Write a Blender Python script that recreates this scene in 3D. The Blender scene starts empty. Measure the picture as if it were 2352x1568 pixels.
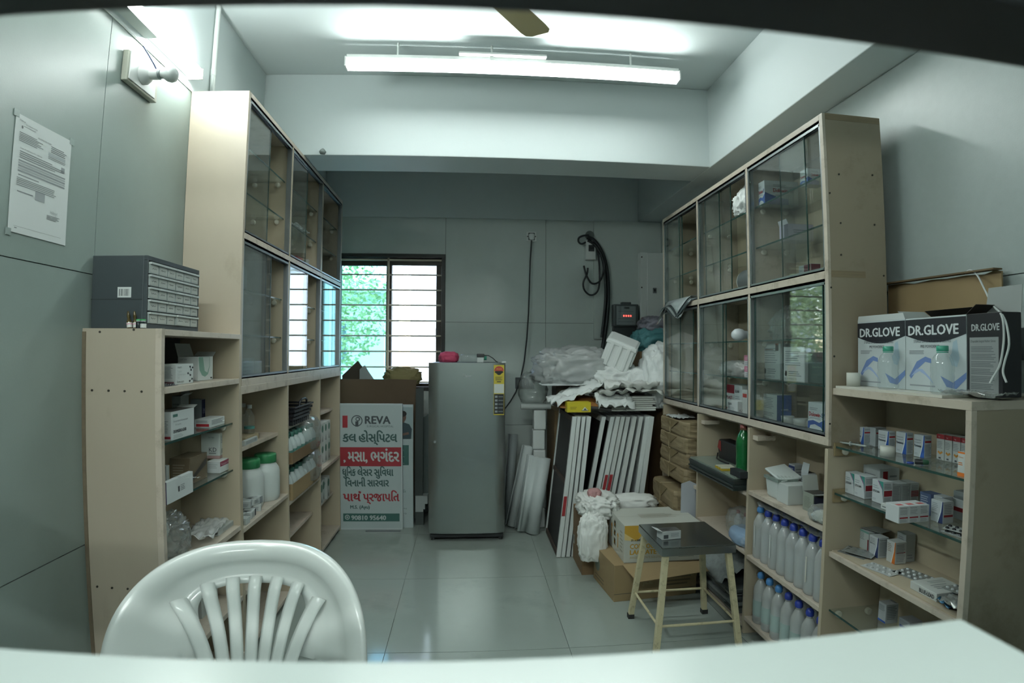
import bpy, bmesh, math, random
from mathutils import Vector, Matrix, noise
rnd = random.Random(7)
PI = math.pi
SC = bpy.context.scene
COL = SC.collection

# ------------------------------------------------------------------ camera
CAMZ = 1.3
CF, CK1, CK2 = 1.0869, 0.2031, 0.0637            # wide lens: r = f*t*(1+k1 t^2+k2 t^4)
W2C = Matrix(((0.99701924, -0.07702497, 0.00444893),
              (0.07693905, 0.99689044, 0.01702439),
              (-0.0057464, -0.01663135, 0.99984518)))
cd = bpy.data.cameras.new('camera')
cam = bpy.data.objects.new('camera', cd)
COL.objects.link(cam)
SC.camera = cam
cd.sensor_width = 36.0
cd.sensor_height = 24.0
cd.type = 'PANO'
POLY = (0.0, -0.05117142011090027, 2.6326673432035797e-06, 3.0873586469490424e-05, -5.402628286184789e-07)
cd.panorama_type = 'FISHEYE_LENS_POLYNOMIAL'
cd.fisheye_fov = PI
for _i, _k in enumerate(POLY):
    setattr(cd, 'fisheye_polynomial_k%d' % _i, _k)
cd.lens = 50.0
cd.dof.use_dof = True
cd.dof.focus_distance = 2.3
cd.dof.aperture_fstop = 11.0
_r, _f, _u = W2C[0], W2C[1], W2C[2]
cam.matrix_world = Matrix(((_r[0], _u[0], -_f[0], 0.0), (_r[1], _u[1], -_f[1], 0.0),
                           (_r[2], _u[2], -_f[2], CAMZ), (0, 0, 0, 1)))
cd.clip_start = 0.01

# ------------------------------------------------------------------ world, lights, exposure
wd = bpy.data.worlds.new('daylight')
SC.world = wd
wd.use_nodes = True
_nt = wd.node_tree
_bg = _nt.nodes['Background']
_sky = _nt.nodes.new('ShaderNodeTexSky')
_sky.sky_type = 'NISHITA'
_sky.sun_disc = False
_sky.sun_elevation = math.radians(48)
_sky.sun_rotation = math.radians(25)
_nt.links.new(_sky.outputs[0], _bg.inputs[0])
_bg.inputs[1].default_value = 0.75
SC.view_settings.view_transform = 'Standard'
SC.view_settings.look = 'None'
SC.view_settings.gamma = 1.0
SC.view_settings.use_curve_mapping = False
SC.view_settings.exposure = 0.97
sd = bpy.data.lights.new('sun', 'SUN')
sd.energy = 3.4
sd.angle = 0.01
sun = bpy.data.objects.new('sun', sd)
COL.objects.link(sun)
sun.rotation_euler = (math.radians(42), 0, math.radians(-25))   # high, from behind the hall: lights the houses opposite
SC.cycles.max_bounces = 6
SC.cycles.diffuse_bounces = 3
SC.cycles.glossy_bounces = 3
SC.cycles.transmission_bounces = 3
SC.cycles.transparent_max_bounces = 16
SC.cycles.caustics_reflective = False
SC.cycles.caustics_refractive = False
SC.cycles.sample_clamp_indirect = 4.0
SC.cycles.use_denoising = True
SC.cycles.use_adaptive_sampling = True
SC.cycles.adaptive_threshold = 0.05
SC.cycles.adaptive_min_samples = 28

# ------------------------------------------------------------------ pixel -> point on a plane
def ray(px, py):
    dx, dz = (px - 1176) / 1176, (784 - py) / 1176
    rd = max(math.hypot(dx, dz), 1e-9)
    th = rd / CF
    for _ in range(40):
        th -= (CF * th * (1 + CK1 * th**2 + CK2 * th**4) - rd) / (CF * (1 + 3 * CK1 * th**2 + 5 * CK2 * th**4))
    d = Vector((dx / rd * math.sin(th), math.cos(th), dz / rd * math.sin(th)))
    return W2C.transposed() @ d
def at(px, py, ax, v):
    d = ray(px, py)
    i = 'XYZ'.index(ax)
    o = Vector((0, 0, CAMZ))
    return o + d * ((v - o[i]) / d[i])

# ------------------------------------------------------------------ materials
MATS = {}
def mat(name, col=(.8, .8, .8), rough=.5, metal=0.0, spec=.5, noise_=0.0, scale=8.0, bump=0.0, bscale=60.0,
        alpha=1.0, trans=0.0, emit=None, es=0.0, stretch=None, coat=0.0, aniso=0.0, sss=0.0, dirt=None, dscale=3.0):
    if name in MATS:
        return MATS[name]
    m = bpy.data.materials.new(name)
    m.use_nodes = True
    nt = m.node_tree
    b = nt.nodes['Principled BSDF']
    c4 = (*col, 1)
    b.inputs['Base Color'].default_value = c4
    b.inputs['Roughness'].default_value = rough
    b.inputs['Metallic'].default_value = metal
    b.inputs['Specular IOR Level'].default_value = spec
    b.inputs['Alpha'].default_value = alpha
    b.inputs['Transmission Weight'].default_value = trans
    b.inputs['Coat Weight'].default_value = coat
    b.inputs['Coat Roughness'].default_value = 0.08
    b.inputs['Anisotropic'].default_value = aniso
    if emit:
        b.inputs['Emission Color'].default_value = (*emit, 1)
        b.inputs['Emission Strength'].default_value = es
    tc = mp = None
    if noise_ or bump or dirt:
        tc = nt.nodes.new('ShaderNodeTexCoord')
        mp = nt.nodes.new('ShaderNodeMapping')
        nt.links.new(tc.outputs['Object'], mp.inputs[0])
        if stretch:
            mp.inputs['Scale'].default_value = stretch
    src = None
    if noise_:
        n = nt.nodes.new('ShaderNodeTexNoise')
        n.inputs['Scale'].default_value = scale
        n.inputs['Detail'].default_value = 6
        n.inputs['Roughness'].default_value = .62
        nt.links.new(mp.outputs[0], n.inputs['Vector'])
        r = nt.nodes.new('ShaderNodeMix')
        r.data_type = 'RGBA'
        r.inputs[6].default_value = tuple(max(0, x * (1 - noise_)) for x in col) + (1,)
        r.inputs[7].default_value = tuple(min(1, x * (1 + noise_)) for x in col) + (1,)
        nt.links.new(n.outputs['Fac'], r.inputs[0])
        src = r.outputs[2]
    if dirt:
        n = nt.nodes.new('ShaderNodeTexNoise')
        n.inputs['Scale'].default_value = dscale
        n.inputs['Detail'].default_value = 8
        n.inputs['Roughness'].default_value = .7
        nt.links.new(mp.outputs[0], n.inputs['Vector'])
        cr = nt.nodes.new('ShaderNodeValToRGB')
        cr.color_ramp.elements[0].position = .52
        cr.color_ramp.elements[1].position = .72
        nt.links.new(n.outputs['Fac'], cr.inputs[0])
        r = nt.nodes.new('ShaderNodeMix')
        r.data_type = 'RGBA'
        if src:
            nt.links.new(src, r.inputs[6])
        else:
            r.inputs[6].default_value = c4
        r.inputs[7].default_value = (*dirt, 1)
        nt.links.new(cr.outputs[0], r.inputs[0])
        src = r.outputs[2]
    if src:
        nt.links.new(src, b.inputs['Base Color'])
    if bump:
        n = nt.nodes.new('ShaderNodeTexNoise')
        n.inputs['Scale'].default_value = bscale
        n.inputs['Detail'].default_value = 4
        nt.links.new(mp.outputs[0], n.inputs['Vector'])
        bp = nt.nodes.new('ShaderNodeBump')
        bp.inputs['Strength'].default_value = bump
        bp.inputs['Distance'].default_value = .004
        nt.links.new(n.outputs['Fac'], bp.inputs['Height'])
        nt.links.new(bp.outputs[0], b.inputs['Normal'])
    MATS[name] = m
    return m

def sheet_glass(name, tint=(.9, .96, .94), refl=1.0, haze=0.0, hazecol=(.75, .8, .8), rough=0.02, ior=1.6):
    """thin sheet: clear in transmission, Fresnel mirror on top, an optional film of dust"""
    if name in MATS:
        return MATS[name]
    m = bpy.data.materials.new(name)
    m.use_nodes = True
    nt = m.node_tree
    nt.nodes.remove(nt.nodes['Principled BSDF'])
    out = nt.nodes['Material Output']
    tr = nt.nodes.new('ShaderNodeBsdfTransparent')
    tr.inputs[0].default_value = (*[t ** .5 for t in tint], 1)
    gl = nt.nodes.new('ShaderNodeBsdfGlossy')
    gl.inputs['Roughness'].default_value = rough
    gl.inputs['Color'].default_value = (refl, refl, refl, 1)
    fr = nt.nodes.new('ShaderNodeFresnel')
    ge = nt.nodes.new('ShaderNodeNewGeometry')
    mi = nt.nodes.new('ShaderNodeMix')
    mi.inputs[2].default_value = ior
    mi.inputs[3].default_value = 1 / ior
    nt.links.new(ge.outputs['Backfacing'], mi.inputs[0])
    nt.links.new(mi.outputs[0], fr.inputs['IOR'])
    base = tr.outputs[0]
    if haze:
        df = nt.nodes.new('ShaderNodeBsdfDiffuse')
        df.inputs[0].default_value = (*hazecol, 1)
        tl = nt.nodes.new('ShaderNodeBsdfTranslucent')
        tl.inputs[0].default_value = (*hazecol, 1)
        ad = nt.nodes.new('ShaderNodeMixShader')
        ad.inputs[0].default_value = .4
        nt.links.new(df.outputs[0], ad.inputs[1])
        nt.links.new(tl.outputs[0], ad.inputs[2])
        mh = nt.nodes.new('ShaderNodeMixShader')
        n = nt.nodes.new('ShaderNodeTexNoise')
        tc = nt.nodes.new('ShaderNodeTexCoord')
        nt.links.new(tc.outputs['Object'], n.inputs['Vector'])
        n.inputs['Scale'].default_value = 6
        n.inputs['Detail'].default_value = 8
        mm = nt.nodes.new('ShaderNodeMath')
        mm.operation = 'MULTIPLY'
        mm.inputs[1].default_value = haze * 2
        nt.links.new(n.outputs['Fac'], mm.inputs[0])
        nt.links.new(mm.outputs[0], mh.inputs[0])
        nt.links.new(tr.outputs[0], mh.inputs[1])
        nt.links.new(ad.outputs[0], mh.inputs[2])
        base = mh.outputs[0]
    mx = nt.nodes.new('ShaderNodeMixShader')
    nt.links.new(fr.outputs[0], mx.inputs[0])
    nt.links.new(base, mx.inputs[1])
    nt.links.new(gl.outputs[0], mx.inputs[2])
    nt.links.new(mx.outputs[0], out.inputs[0])
    MATS[name] = m
    return m

def lamp_mat(name, col, strength):
    if name in MATS:
        return MATS[name]
    m = bpy.data.materials.new(name)
    m.use_nodes = True
    nt = m.node_tree
    nt.nodes.remove(nt.nodes['Principled BSDF'])
    e = nt.nodes.new('ShaderNodeEmission')
    e.inputs[0].default_value = (*col, 1)
    e.inputs[1].default_value = strength
    nt.links.new(e.outputs[0], nt.nodes['Material Output'].inputs[0])
    MATS[name] = m
    return m

def M(c, rough=.5):
    """plain printed/plastic colour from an sRGB hex string"""
    def lin(v):
        v /= 255
        return v / 12.92 if v <= .04045 else ((v + .055) / 1.055) ** 2.4
    return mat('paint_%s_%d' % (c, rough * 100), tuple(lin(int(c[i:i + 2], 16)) for i in (0, 2, 4)), rough)
def lin(c):
    return tuple(((v / 12.92) if v <= .04045 else ((v + .055) / 1.055) ** 2.4) for v in (int(c[i:i + 2], 16) / 255 for i in (0, 2, 4)))

# ------------------------------------------------------------------ mesh building
class MB:
    def __init__(s):
        s.v, s.f, s.m, s.sm = [], [], [], []
    def add(s, vs, fs, m=0, smooth=False):
        o = len(s.v)
        s.v += [tuple(v) for v in vs]
        for f in fs:
            s.f.append([i + o for i in f]); s.m.append(m); s.sm.append(smooth)
        return s
    def box(s, x0, x1, y0, y1, z0, z1, m=0):
        x0, x1 = min(x0, x1), max(x0, x1); y0, y1 = min(y0, y1), max(y0, y1); z0, z1 = min(z0, z1), max(z0, z1)
        v = [(x, y, z) for z in (z0, z1) for y in (y0, y1) for x in (x0, x1)]
        return s.add(v, [(0, 2, 3, 1), (4, 5, 7, 6), (0, 1, 5, 4), (2, 6, 7, 3), (0, 4, 6, 2), (1, 3, 7, 5)], m)
    def cbox(s, cx, cy, z0, w, d, h, m=0):
        return s.box(cx - w / 2, cx + w / 2, cy - d / 2, cy + d / 2, z0, z0 + h, m)
    def quad(s, a, b, c, d, m=0):
        return s.add([a, b, c, d], [(0, 1, 2, 3)], m)
    def slab(s, pts, nrm, t, m=0):
        """flat polygon given thickness t along nrm"""
        n = Vector(nrm).normalized() * t
        k = len(pts)
        a = [Vector(p) for p in pts]
        v = a + [p + n for p in a]
        fs = [tuple(reversed(range(k))), tuple(range(k, 2 * k))] + [(i, (i + 1) % k, k + (i + 1) % k, k + i) for i in range(k)]
        return s.add(v, fs, m)
    def tube(s, pts, r, n=8, m=0, caps=True, rs=None):
        pts = [Vector(p) for p in pts]
        k = len(pts)
        ring = []
        up = None
        for i, p in enumerate(pts):
            t = (pts[min(i + 1, k - 1)] - pts[max(i - 1, 0)]).normalized()
            if up is None:
                up = Vector((0, 0, 1)) if abs(t.z) < .9 else Vector((1, 0, 0))
            a = t.cross(up).normalized(); b = a.cross(t).normalized(); up = b
            rr = rs[i] if rs else r
            ring.append([p + a * math.cos(2 * PI * j / n) * rr + b * math.sin(2 * PI * j / n) * rr for j in range(n)])
        v = [q for g in ring for q in g]
        fs = [(i * n + j, i * n + (j + 1) % n, (i + 1) * n + (j + 1) % n, (i + 1) * n + j) for i in range(k - 1) for j in range(n)]
        s.add(v, fs, m, True)
        if caps:
            s.add(ring[0], [tuple(reversed(range(n)))], m); s.add(ring[-1], [tuple(range(n))], m)
        return s
    def lathe(s, prof, n=16, c=(0, 0, 0), m=0, axis='z', sx=1, sy=1):
        """prof: (radius, height) pairs"""
        v = []
        for r, h in prof:
            for j in range(n):
                a = 2 * PI * j / n
                p = (r * math.cos(a) * sx, r * math.sin(a) * sy, h)
                if axis == 'x': p = (p[2], p[0], p[1])
                if axis == 'y': p = (p[0], p[2], p[1])
                v.append((p[0] + c[0], p[1] + c[1], p[2] + c[2]))
        k = len(prof)
        fs = [(i * n + j, i * n + (j + 1) % n, (i + 1) * n + (j + 1) % n, (i + 1) * n + j) for i in range(k - 1) for j in range(n)]
        if axis == 'y':
            fs = [tuple(reversed(f)) for f in fs]
        s.add(v, fs, m, True)
        e0 = tuple(reversed(range(n))); e1 = tuple(range((k - 1) * n, k * n))
        if axis == 'y':
            e0, e1 = tuple(reversed(e0)), tuple(reversed(e1))
        if prof[0][0] > 1e-5: s.add(v[:n], [e0], m)
        if prof[-1][0] > 1e-5: s.add(v[(k - 1) * n:], [tuple(i - (k - 1) * n for i in e1)], m)
        return s
    def xf(s, mtx):
        s.v = [tuple(mtx @ Vector(v)) for v in s.v]
        return s
    def build(s, name, mats, parent=None, loc=None, rot=None, bevel=0, solid=0, sub=0, link=True):
        me = bpy.data.meshes.new(name)
        me.from_pydata(s.v, [], s.f)
        for mm in (mats if isinstance(mats, (list, tuple)) else [mats]):
            me.materials.append(mm)
        me.polygons.foreach_set('material_index', s.m)
        me.polygons.foreach_set('use_smooth', s.sm)
        me.update()
        return link_obj(name, me, parent, loc, rot, bevel, solid, sub)

def link_obj(name, me, parent=None, loc=None, rot=None, bevel=0, solid=0, sub=0):
    o = bpy.data.objects.new(name, me)
    COL.objects.link(o)
    if parent is not None: o.parent = parent
    if loc is not None: o.location = loc
    if rot is not None: o.rotation_euler = rot
    if solid:
        md = o.modifiers.new('thickness', 'SOLIDIFY'); md.thickness = solid; md.offset = 0
    if bevel:
        md = o.modifiers.new('edge', 'BEVEL'); md.width = bevel; md.segments = 2; md.limit_method = 'ANGLE'; md.angle_limit = .6
    if sub:
        md = o.modifiers.new('smooth', 'SUBSURF'); md.levels = sub; md.render_levels = sub
    return o
def tag(o, label=None, cat=None, group=None, kind=None):
    if label: o['label'] = label
    if cat: o['category'] = cat
    if group: o['group'] = group
    if kind: o['kind'] = kind
    return o
def thing(name, label, cat, loc=(0, 0, 0), rotz=0.0, group=None, kind=None):
    o = bpy.data.objects.new(name, None)
    COL.objects.link(o)
    o.location = loc
    o.rotation_euler = (0, 0, rotz)
    o.empty_display_size = .05
    return tag(o, label, cat, group, kind)
def copy_tree(o, parent=None):
    c = o.copy()
    COL.objects.link(c)
    c.parent = parent
    for ch in list(o.children):
        if ch is not c:
            copy_tree(ch, c)
    return c
def struct(o):
    o['kind'] = 'structure'
    return o

# lettering: glyph outlines turned into flat mesh faces, height 1 = capital letters
TXT = {}
def tmesh(s):
    if s in TXT:
        return TXT[s]
    cu = bpy.data.curves.new('lettering', 'FONT')
    cu.body = s
    cu.resolution_u = 2
    cu.fill_mode = 'FRONT'
    ob = bpy.data.objects.new('lettering', cu)
    COL.objects.link(ob)
    bpy.context.view_layer.update()
    me = ob.to_mesh()
    k = 1 / .73
    vs = [(v.co.x * k, v.co.y * k) for v in me.vertices]
    fs = [tuple(p.vertices) for p in me.polygons]
    ob.to_mesh_clear()
    bpy.data.objects.remove(ob)
    bpy.data.curves.remove(cu)
    w = max((v[0] for v in vs), default=1) - min((v[0] for v in vs), default=0)
    x0 = min((v[0] for v in vs), default=0)
    vs = [(v[0] - x0, v[1]) for v in vs]
    TXT[s] = (vs, fs, w)
    return TXT[s]
# ------------------------------------------------------------------ the room
XL, XR, YB, ZC = -1.1734, 1.585, 4.479, 2.858
XC = 1.50                       # back of the right-hand cabinets, a little off the wall
ZT = 2.375                      # top of the wall tiling
ZJ = (0.0, 0.703, 1.529, ZT)    # tile courses
YF = 0.30                       # hatch wall
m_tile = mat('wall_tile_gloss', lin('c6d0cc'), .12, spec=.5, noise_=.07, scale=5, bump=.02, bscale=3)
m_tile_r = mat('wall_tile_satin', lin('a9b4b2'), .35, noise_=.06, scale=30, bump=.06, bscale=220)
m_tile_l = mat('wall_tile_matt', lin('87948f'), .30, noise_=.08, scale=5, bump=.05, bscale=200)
m_grout = mat('grout_grey', lin('5a625f'), .8)
m_paint = mat('wall_paint_white', lin('d3dddd'), .6, noise_=.02, scale=3)
m_ceil = mat('ceiling_paint', lin('d3dddd'), .65, noise_=.02, scale=3)
m_floor = mat('floor_tile_gloss', lin('98a29c'), .10, noise_=.07, scale=3.5, dirt=lin('89938d'), dscale=1.6)
m_groutf = mat('floor_grout', lin('8d9691'), .8)

# floor: 0.8 m vitrified tiles on a screed
b = MB(); b.box(XL - .15, XR + .15, -2.2, YB + .15, -.12, -.006)
floor = struct(b.build('floor', m_groutf))
tile_me = {}
def tile_mesh(w, d, t, m, key):
    if key not in tile_me:
        mb = MB(); mb.box(0, w, 0, d, -t, 0)
        me = bpy.data.meshes.new('tile'); me.from_pydata(mb.v, [], mb.f); me.materials.append(m); tile_me[key] = me
    return tile_me[key]
XS = [XL, -1.1598 + .0, -.3608, .4381, 1.2371, XR]
YS = [.34, .739, 1.539, 2.339, 3.139, 3.939, YB]
for i in range(len(XS) - 1):
    for j in range(len(YS) - 1):
        w, d = XS[i + 1] - XS[i] - .003, YS[j + 1] - YS[j] - .003
        if w < .03: continue
        link_obj('floor_tile', tile_mesh(w, d, .006, m_floor, ('f', round(w, 3), round(d, 3))), floor, (XS[i] + .0015, YS[j] + .0015, 0))

def wall_tiles(wall, plane, u_list, z_list, m, key, flip):
    """tiles 8 mm thick standing proud of the wall; plane: 'X' or 'Y'"""
    for i in range(len(u_list) - 1):
        for j in range(len(z_list) - 1):
            w, h = u_list[i + 1] - u_list[i] - .003, z_list[j + 1] - z_list[j] - .003
            k = (key, round(w, 3), round(h, 3))
            if k not in tile_me:
                mb = MB()
                if plane == 'X': mb.box(0, .01 * flip, 0, w, 0, h)
                else: mb.box(0, w, 0, .01 * flip, 0, h)
                me = bpy.data.meshes.new('tile'); me.from_pydata(mb.v, [], mb.f); me.materials.append(m); tile_me[k] = me
            yield i, j, k
def put_tiles(wall, plane, off, us, zs, m, key, flip, skip=()):
    for i, j, k in wall_tiles(wall, plane, us, zs, m, key, flip):
        if (i, j) in skip: continue
        loc = (off, us[i] + .0015, zs[j] + .0015) if plane == 'X' else (us[i] + .0015, off, zs[j] + .0015)
        link_obj('wall_tile', tile_me[k], wall, loc)

# left wall: painted above, tiled below
b = MB(); b.box(XL - .16, XL - .01, -2.2, YB + .15, 0, ZT, 0); b.box(XL - .16, XL + .005, .22, YB + .15, ZT, ZC + .1, 1)
wall_left = struct(b.build('wall_left', [m_grout, m_paint]))
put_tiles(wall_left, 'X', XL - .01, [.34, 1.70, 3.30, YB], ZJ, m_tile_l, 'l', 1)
# right wall
b = MB(); b.box(XR + .01, XR + .16, -2.2, YB + .15, 0, ZT, 0); b.box(XR + .004, XR + .16, .22, YB + .15, ZT, ZC + .1, 1)
wall_right = struct(b.build('wall_right', [m_grout, m_paint]))
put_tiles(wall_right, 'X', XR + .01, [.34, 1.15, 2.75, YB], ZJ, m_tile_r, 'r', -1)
# back wall with the window opening
WX0, WX1, WZ0, WZ1 = -1.12, -.195, .98, 2.075
b = MB()
b.box(XL - .15, WX0, YB + .01, YB + .16, 0, ZT); b.box(WX1, XR + .15, YB + .01, YB + .16, 0, ZT)
b.box(WX0, WX1, YB + .01, YB + .16, 0, WZ0); b.box(WX0, WX1, YB + .01, YB + .16, WZ1, ZT)
b.box(XL - .15, XR + .15, YB - .002, YB + .16, ZT, ZC + .1, 1)
wall_back = struct(b.build('wall_back', [m_grout, m_paint]))
put_tiles(wall_back, 'Y', YB + .01, [WX1, .62, XR], ZJ, m_tile, 'b', -1)
put_tiles(wall_back, 'Y', YB + .01, [XL, WX0 - 0.0], ZJ, m_tile, 'b', -1)
put_tiles(wall_back, 'Y', YB + .01, [WX0, WX1], (0, ZJ[1], WZ0), m_tile, 'b', -1)
put_tiles(wall_back, 'Y', YB + .01, [WX0, WX1], (WZ1, ZT), m_tile, 'b', -1)
# a cable chase boxed out of the back wall behind the meter
b = MB(); b.box(1.015, XR, YB - .022, YB, 1.40, ZT + .0)
struct(b.build('trim_1', m_tile))
# ceiling, cross beam, side beam
b = MB(); b.box(XL - .15, XR + .15, .22, YB + .15, ZC, ZC + .12); ceiling = struct(b.build('ceiling', m_ceil))
b = MB(); b.box(XL - .002, XR, 3.062, 3.345, 2.383, ZC)
struct(tag(b.build('beam_front', m_paint, bevel=.004), kind='structure'))
b = MB(); b.box(1.397, XR + .004, .34, YB - .002, 2.380, ZC)
struct(b.build('beam_side', m_paint, bevel=.004))
# plaster stub left on the cross beam
p = at(742, 350, 'Y', 3.06)
b = MB(); b.lathe([(.0, -.012), (.016, -.01), (.02, 0), (.012, .012), (.003, .02)], 7, (p.x, 3.052, p.z))
struct(b.build('trim_2', mat('old_plaster', lin('7d8684'), .9, noise_=.3)))

# hatch wall between the hall (camera side) and the room
HX0, HX1, HZ0, HZ1 = -.80, .80, .70, 1.492
b = MB()
b.box(XL, HX0, .22, .34, 0, HZ1 + .10); b.box(HX1, XR, .22, .34, 0, HZ1 + .10)
b.box(HX0, HX1, .22, .34, 0, HZ0); b.box(HX0, .345, .22, .34, HZ0, 1.060); b.box(XL, XR, .22, .34, 2.50, ZC)          # unseen transom added to admit hall light, open between 1.6 and 2.5 m
b.box(XL, XL + .12, .22, .34, HZ1 + .10, 2.50); b.box(.50, XR, .22, .34, HZ1 + .10, 2.50)
struct(b.build('wall_front', m_paint))
m_black = mat('black_frame', lin('15171a'), .35)
b = MB(); b.box(HX0, HX1, .235, .30, HZ1, HZ1 + .055); b.box(HX0, HX1, .255, .33, HZ1 + .055, HZ1 + .10)
struct(tag(b.build('window_frame_head', m_black, bevel=.004), 'black frame bar across the top of the serving hatch', None))
# sill board the camera looks over
m_sill = mat('sill_white', lin('b9c4c0'), .25, noise_=.02)
b = MB(); b.box(-.80, .368, -.10, .352, 1.062, 1.1)
tag(b.build('counter_board', m_sill, bevel=.004), 'glossy white counter board running along the bottom edge of the picture', 'counter')
# hall on the camera side
b = MB()
b.box(XL - .15, XR + .15, -2.3, -2.2, 0, ZC); b.box(XL - .15, XR + .15, -2.3, .22, ZC, ZC + .12)
struct(b.build('wall_hall', mat('hall_paint', lin('b9c0bd'), .7)))
b = MB(); b.box(XL - .16, XL, -2.2, .22, ZT, ZC); b.box(XR, XR + .16, -2.2, .22, ZT, ZC)
struct(b.build('wall_hall_side', MATS['hall_paint']))

# window in the back wall
m_alu_dark = mat('window_frame_brown', lin('3a332d'), .4, metal=.3)
m_alu = mat('aluminium', lin('9aa0a2'), .38, metal=.85, noise_=.06, scale=40)
m_rod = mat('grille_rod_cream', lin('ddd2bc'), .5)
win = tag(thing('window_1', 'two-leaf sliding window with brown frame and horizontal grille rods', None, (WX0, YB, WZ0)), kind='structure')
def loc_mb(): return MB()
yw = .07
b = MB(); w_, h_ = WX1 - WX0, WZ1 - WZ0
fr = .03
b.box(0, w_, -.012, .14, h_ - fr, h_); b.box(0, w_, -.012, .14, 0, fr); b.box(0, fr, -.012, .14, fr, h_ - fr); b.box(w_ - fr, w_, -.012, .14, fr, h_ - fr)
b.build('window_frame', mat('window_jamb_dark', lin('23221f'), .4), win, bevel=.002)
xm = -.655 - WX0
for x0, x1, y0, nm in ((fr, xm + .025, .085, 'a'), (xm - .02, w_ - fr, .05, 'b')):
    b = MB(); s = .045; t0, t1 = .055, h_ - .085
    b.box(x0, x1, y0, y0 + .028, t1, h_ - fr); b.box(x0, x1, y0, y0 + .028, fr, t0); b.box(x0, x0 + s, y0, y0 + .028, t0, t1); b.box(x1 - s, x1, y0, y0 + .028, t0, t1)
    o = b.build('window_sash', m_alu_dark, win, bevel=.002)
    b = MB(); b.box(x0 + s, x1 - s, y0 + .011, y0 + .016, t0, t1)
    b.build('pane', sheet_glass('pane_tinted', (.42, .84, .84), .6, ior=1.4) if nm == 'a' else sheet_glass('pane_clear', (.97, .99, .98), .8, ior=1.4), o)
for py in (630, 665, 700, 736, 771, 807, 843, 878):
    z = at(950, py, 'Y', YB - .005).z - WZ0
    b = MB(); b.tube([(.01, .03, z), (w_ - .01, .03, z)], .0065, 8)
    b.build('grille_rod', m_rod, win)
b = MB(); b.box(xm - .008, xm + .008, .022, .034, .03, h_ - .03); b.build('grille_upright', m_rod, win)
b = MB(); b.box(.03, w_ - .03, .022, .034, h_ - .052, h_ - .038); b.build('grille_rod', m_rod, win)
b = MB(); b.box(w_ - .075, w_ - .062, .03, .05, .42, .50); b.build('latch', m_black, win)
# ------------------------------------------------------------------ lamps
LAMP_COL = (.92, 1.0, .965)
m_led = lamp_mat('led_diffuser', LAMP_COL, 23.0)
m_led_fill = lamp_mat('led_diffuser_fill', LAMP_COL, 72.0)
m_led_l = lamp_mat('led_diffuser_wall', LAMP_COL, 38.0)
m_white = mat('white_plastic', lin('dde2df'), .35)
lt = thing('batten_lamp', 'long lit white tube lamp under the ceiling in front of the beam', 'lamp', (.225, 2.72, 2.7205))
b = MB(); b.box(-.856, .856, -.022, .022, 0, .043); b.build('diffuser', m_led, lt, bevel=.006)
b = MB(); b.box(-.854, .854, -.020, .020, .044, .062); b.box(-.856, .856, .0225, .026, -.006, .062); b.build('housing', m_white, lt)  # back plate added to shield the beam from the tube
for x in (-.6, -.125, .6):
    b = MB(); b.lathe([(.006, .062), (.006, .137)], 8, (x, 0, 0)); b.build('hanger', m_white, lt)
for x in (-.8595, .8595):
    b = MB(); b.box(x - .004, x + .004, -.024, .024, -.002, .050); b.build('end_cap', m_white, lt)
b = MB(); b.box(-.29, .15, -.05, .02, .063, .073); b.build('driver_box', m_white, lt)
b = MB(); b.box(-.135, -.115, -.03, .03, .040, .066); b.build('clip', m_white, lt)
lt = thing('batten_lamp', 'lit tube lamp on the wall above the tiling at the top corner', 'lamp', (XL + .045, 1.62, 2.425))
b = MB(); b.box(-.018, .022, -.58, .58, -.02, .02); b.build('diffuser', m_led_l, lt, bevel=.006)
b = MB(); b.box(-.038, -.019, -.575, .575, -.016, .016); b.box(-.038, .010, -.583, .26, -.025, -.0215); b.build('housing', m_white, lt)  # lower lip added to shade the tiles and bulb below
for y in (-.585, .585):
    b = MB(); b.box(-.038, .024, y - .004, y + .004, -.022, .022); b.build('end_cap', m_white, lt)
# hall lamps added out of view as frontal fill for the room
for hx, hy, hw in ((-.45, -.9, 'nearer'), (.75, -1.5, 'farther')):
    lt = thing('batten_lamp', 'added unseen tube lamp on the hall ceiling behind the hatch, %s one' % hw, 'lamp', (hx, hy, 2.82), 0, 'added hall lamps')
    b = MB(); b.box(-.6, .6, -.02, .02, -.02, .015); b.build('diffuser', m_led_fill, lt)
    b = MB(); b.box(-.6, .6, -.016, .016, .016, .037); b.build('housing', m_white, lt)

# ------------------------------------------------------------------ shelf units and glazed cabinets
m_lam = mat('laminate_beige', lin('aca291'), .42, noise_=.05, scale=6, dirt=lin('8f8570'), dscale=2.2, stretch=(1, 1, .5))
m_lam_in = mat('laminate_inside', lin('b3a892'), .5, noise_=.05, scale=5)
m_lam_d = mat('laminate_end_shaded', lin('998e7a'), .45, noise_=.07, scale=4, dirt=lin('7b705a'), dscale=3)  # beige darkened in the colour for the dim right-hand ends
m_edge = mat('edge_band', lin('beb4a5'), .42, noise_=.05, scale=20, dirt=lin('9a8f7e'), dscale=14)
m_gshelf = sheet_glass('shelf_glass', (.90, .96, .93), 1.0, .08, ior=1.45)
m_gedge = mat('glass_edge_green', lin('2c4a44'), .2)
m_pane = sheet_glass('door_glass', (.93, .97, .955), 1.0, .02, ior=1.5)
m_pane_d = sheet_glass('door_glass_dusty', (.90, .95, .94), .95, .16, (.62, .67, .68), ior=1.62)
m_stud = mat('shelf_stud', lin('cfcabb'), .4)
m_screw = mat('screw_dark', lin('3c3a34'), .5, metal=.5)
TH = .018
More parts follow.
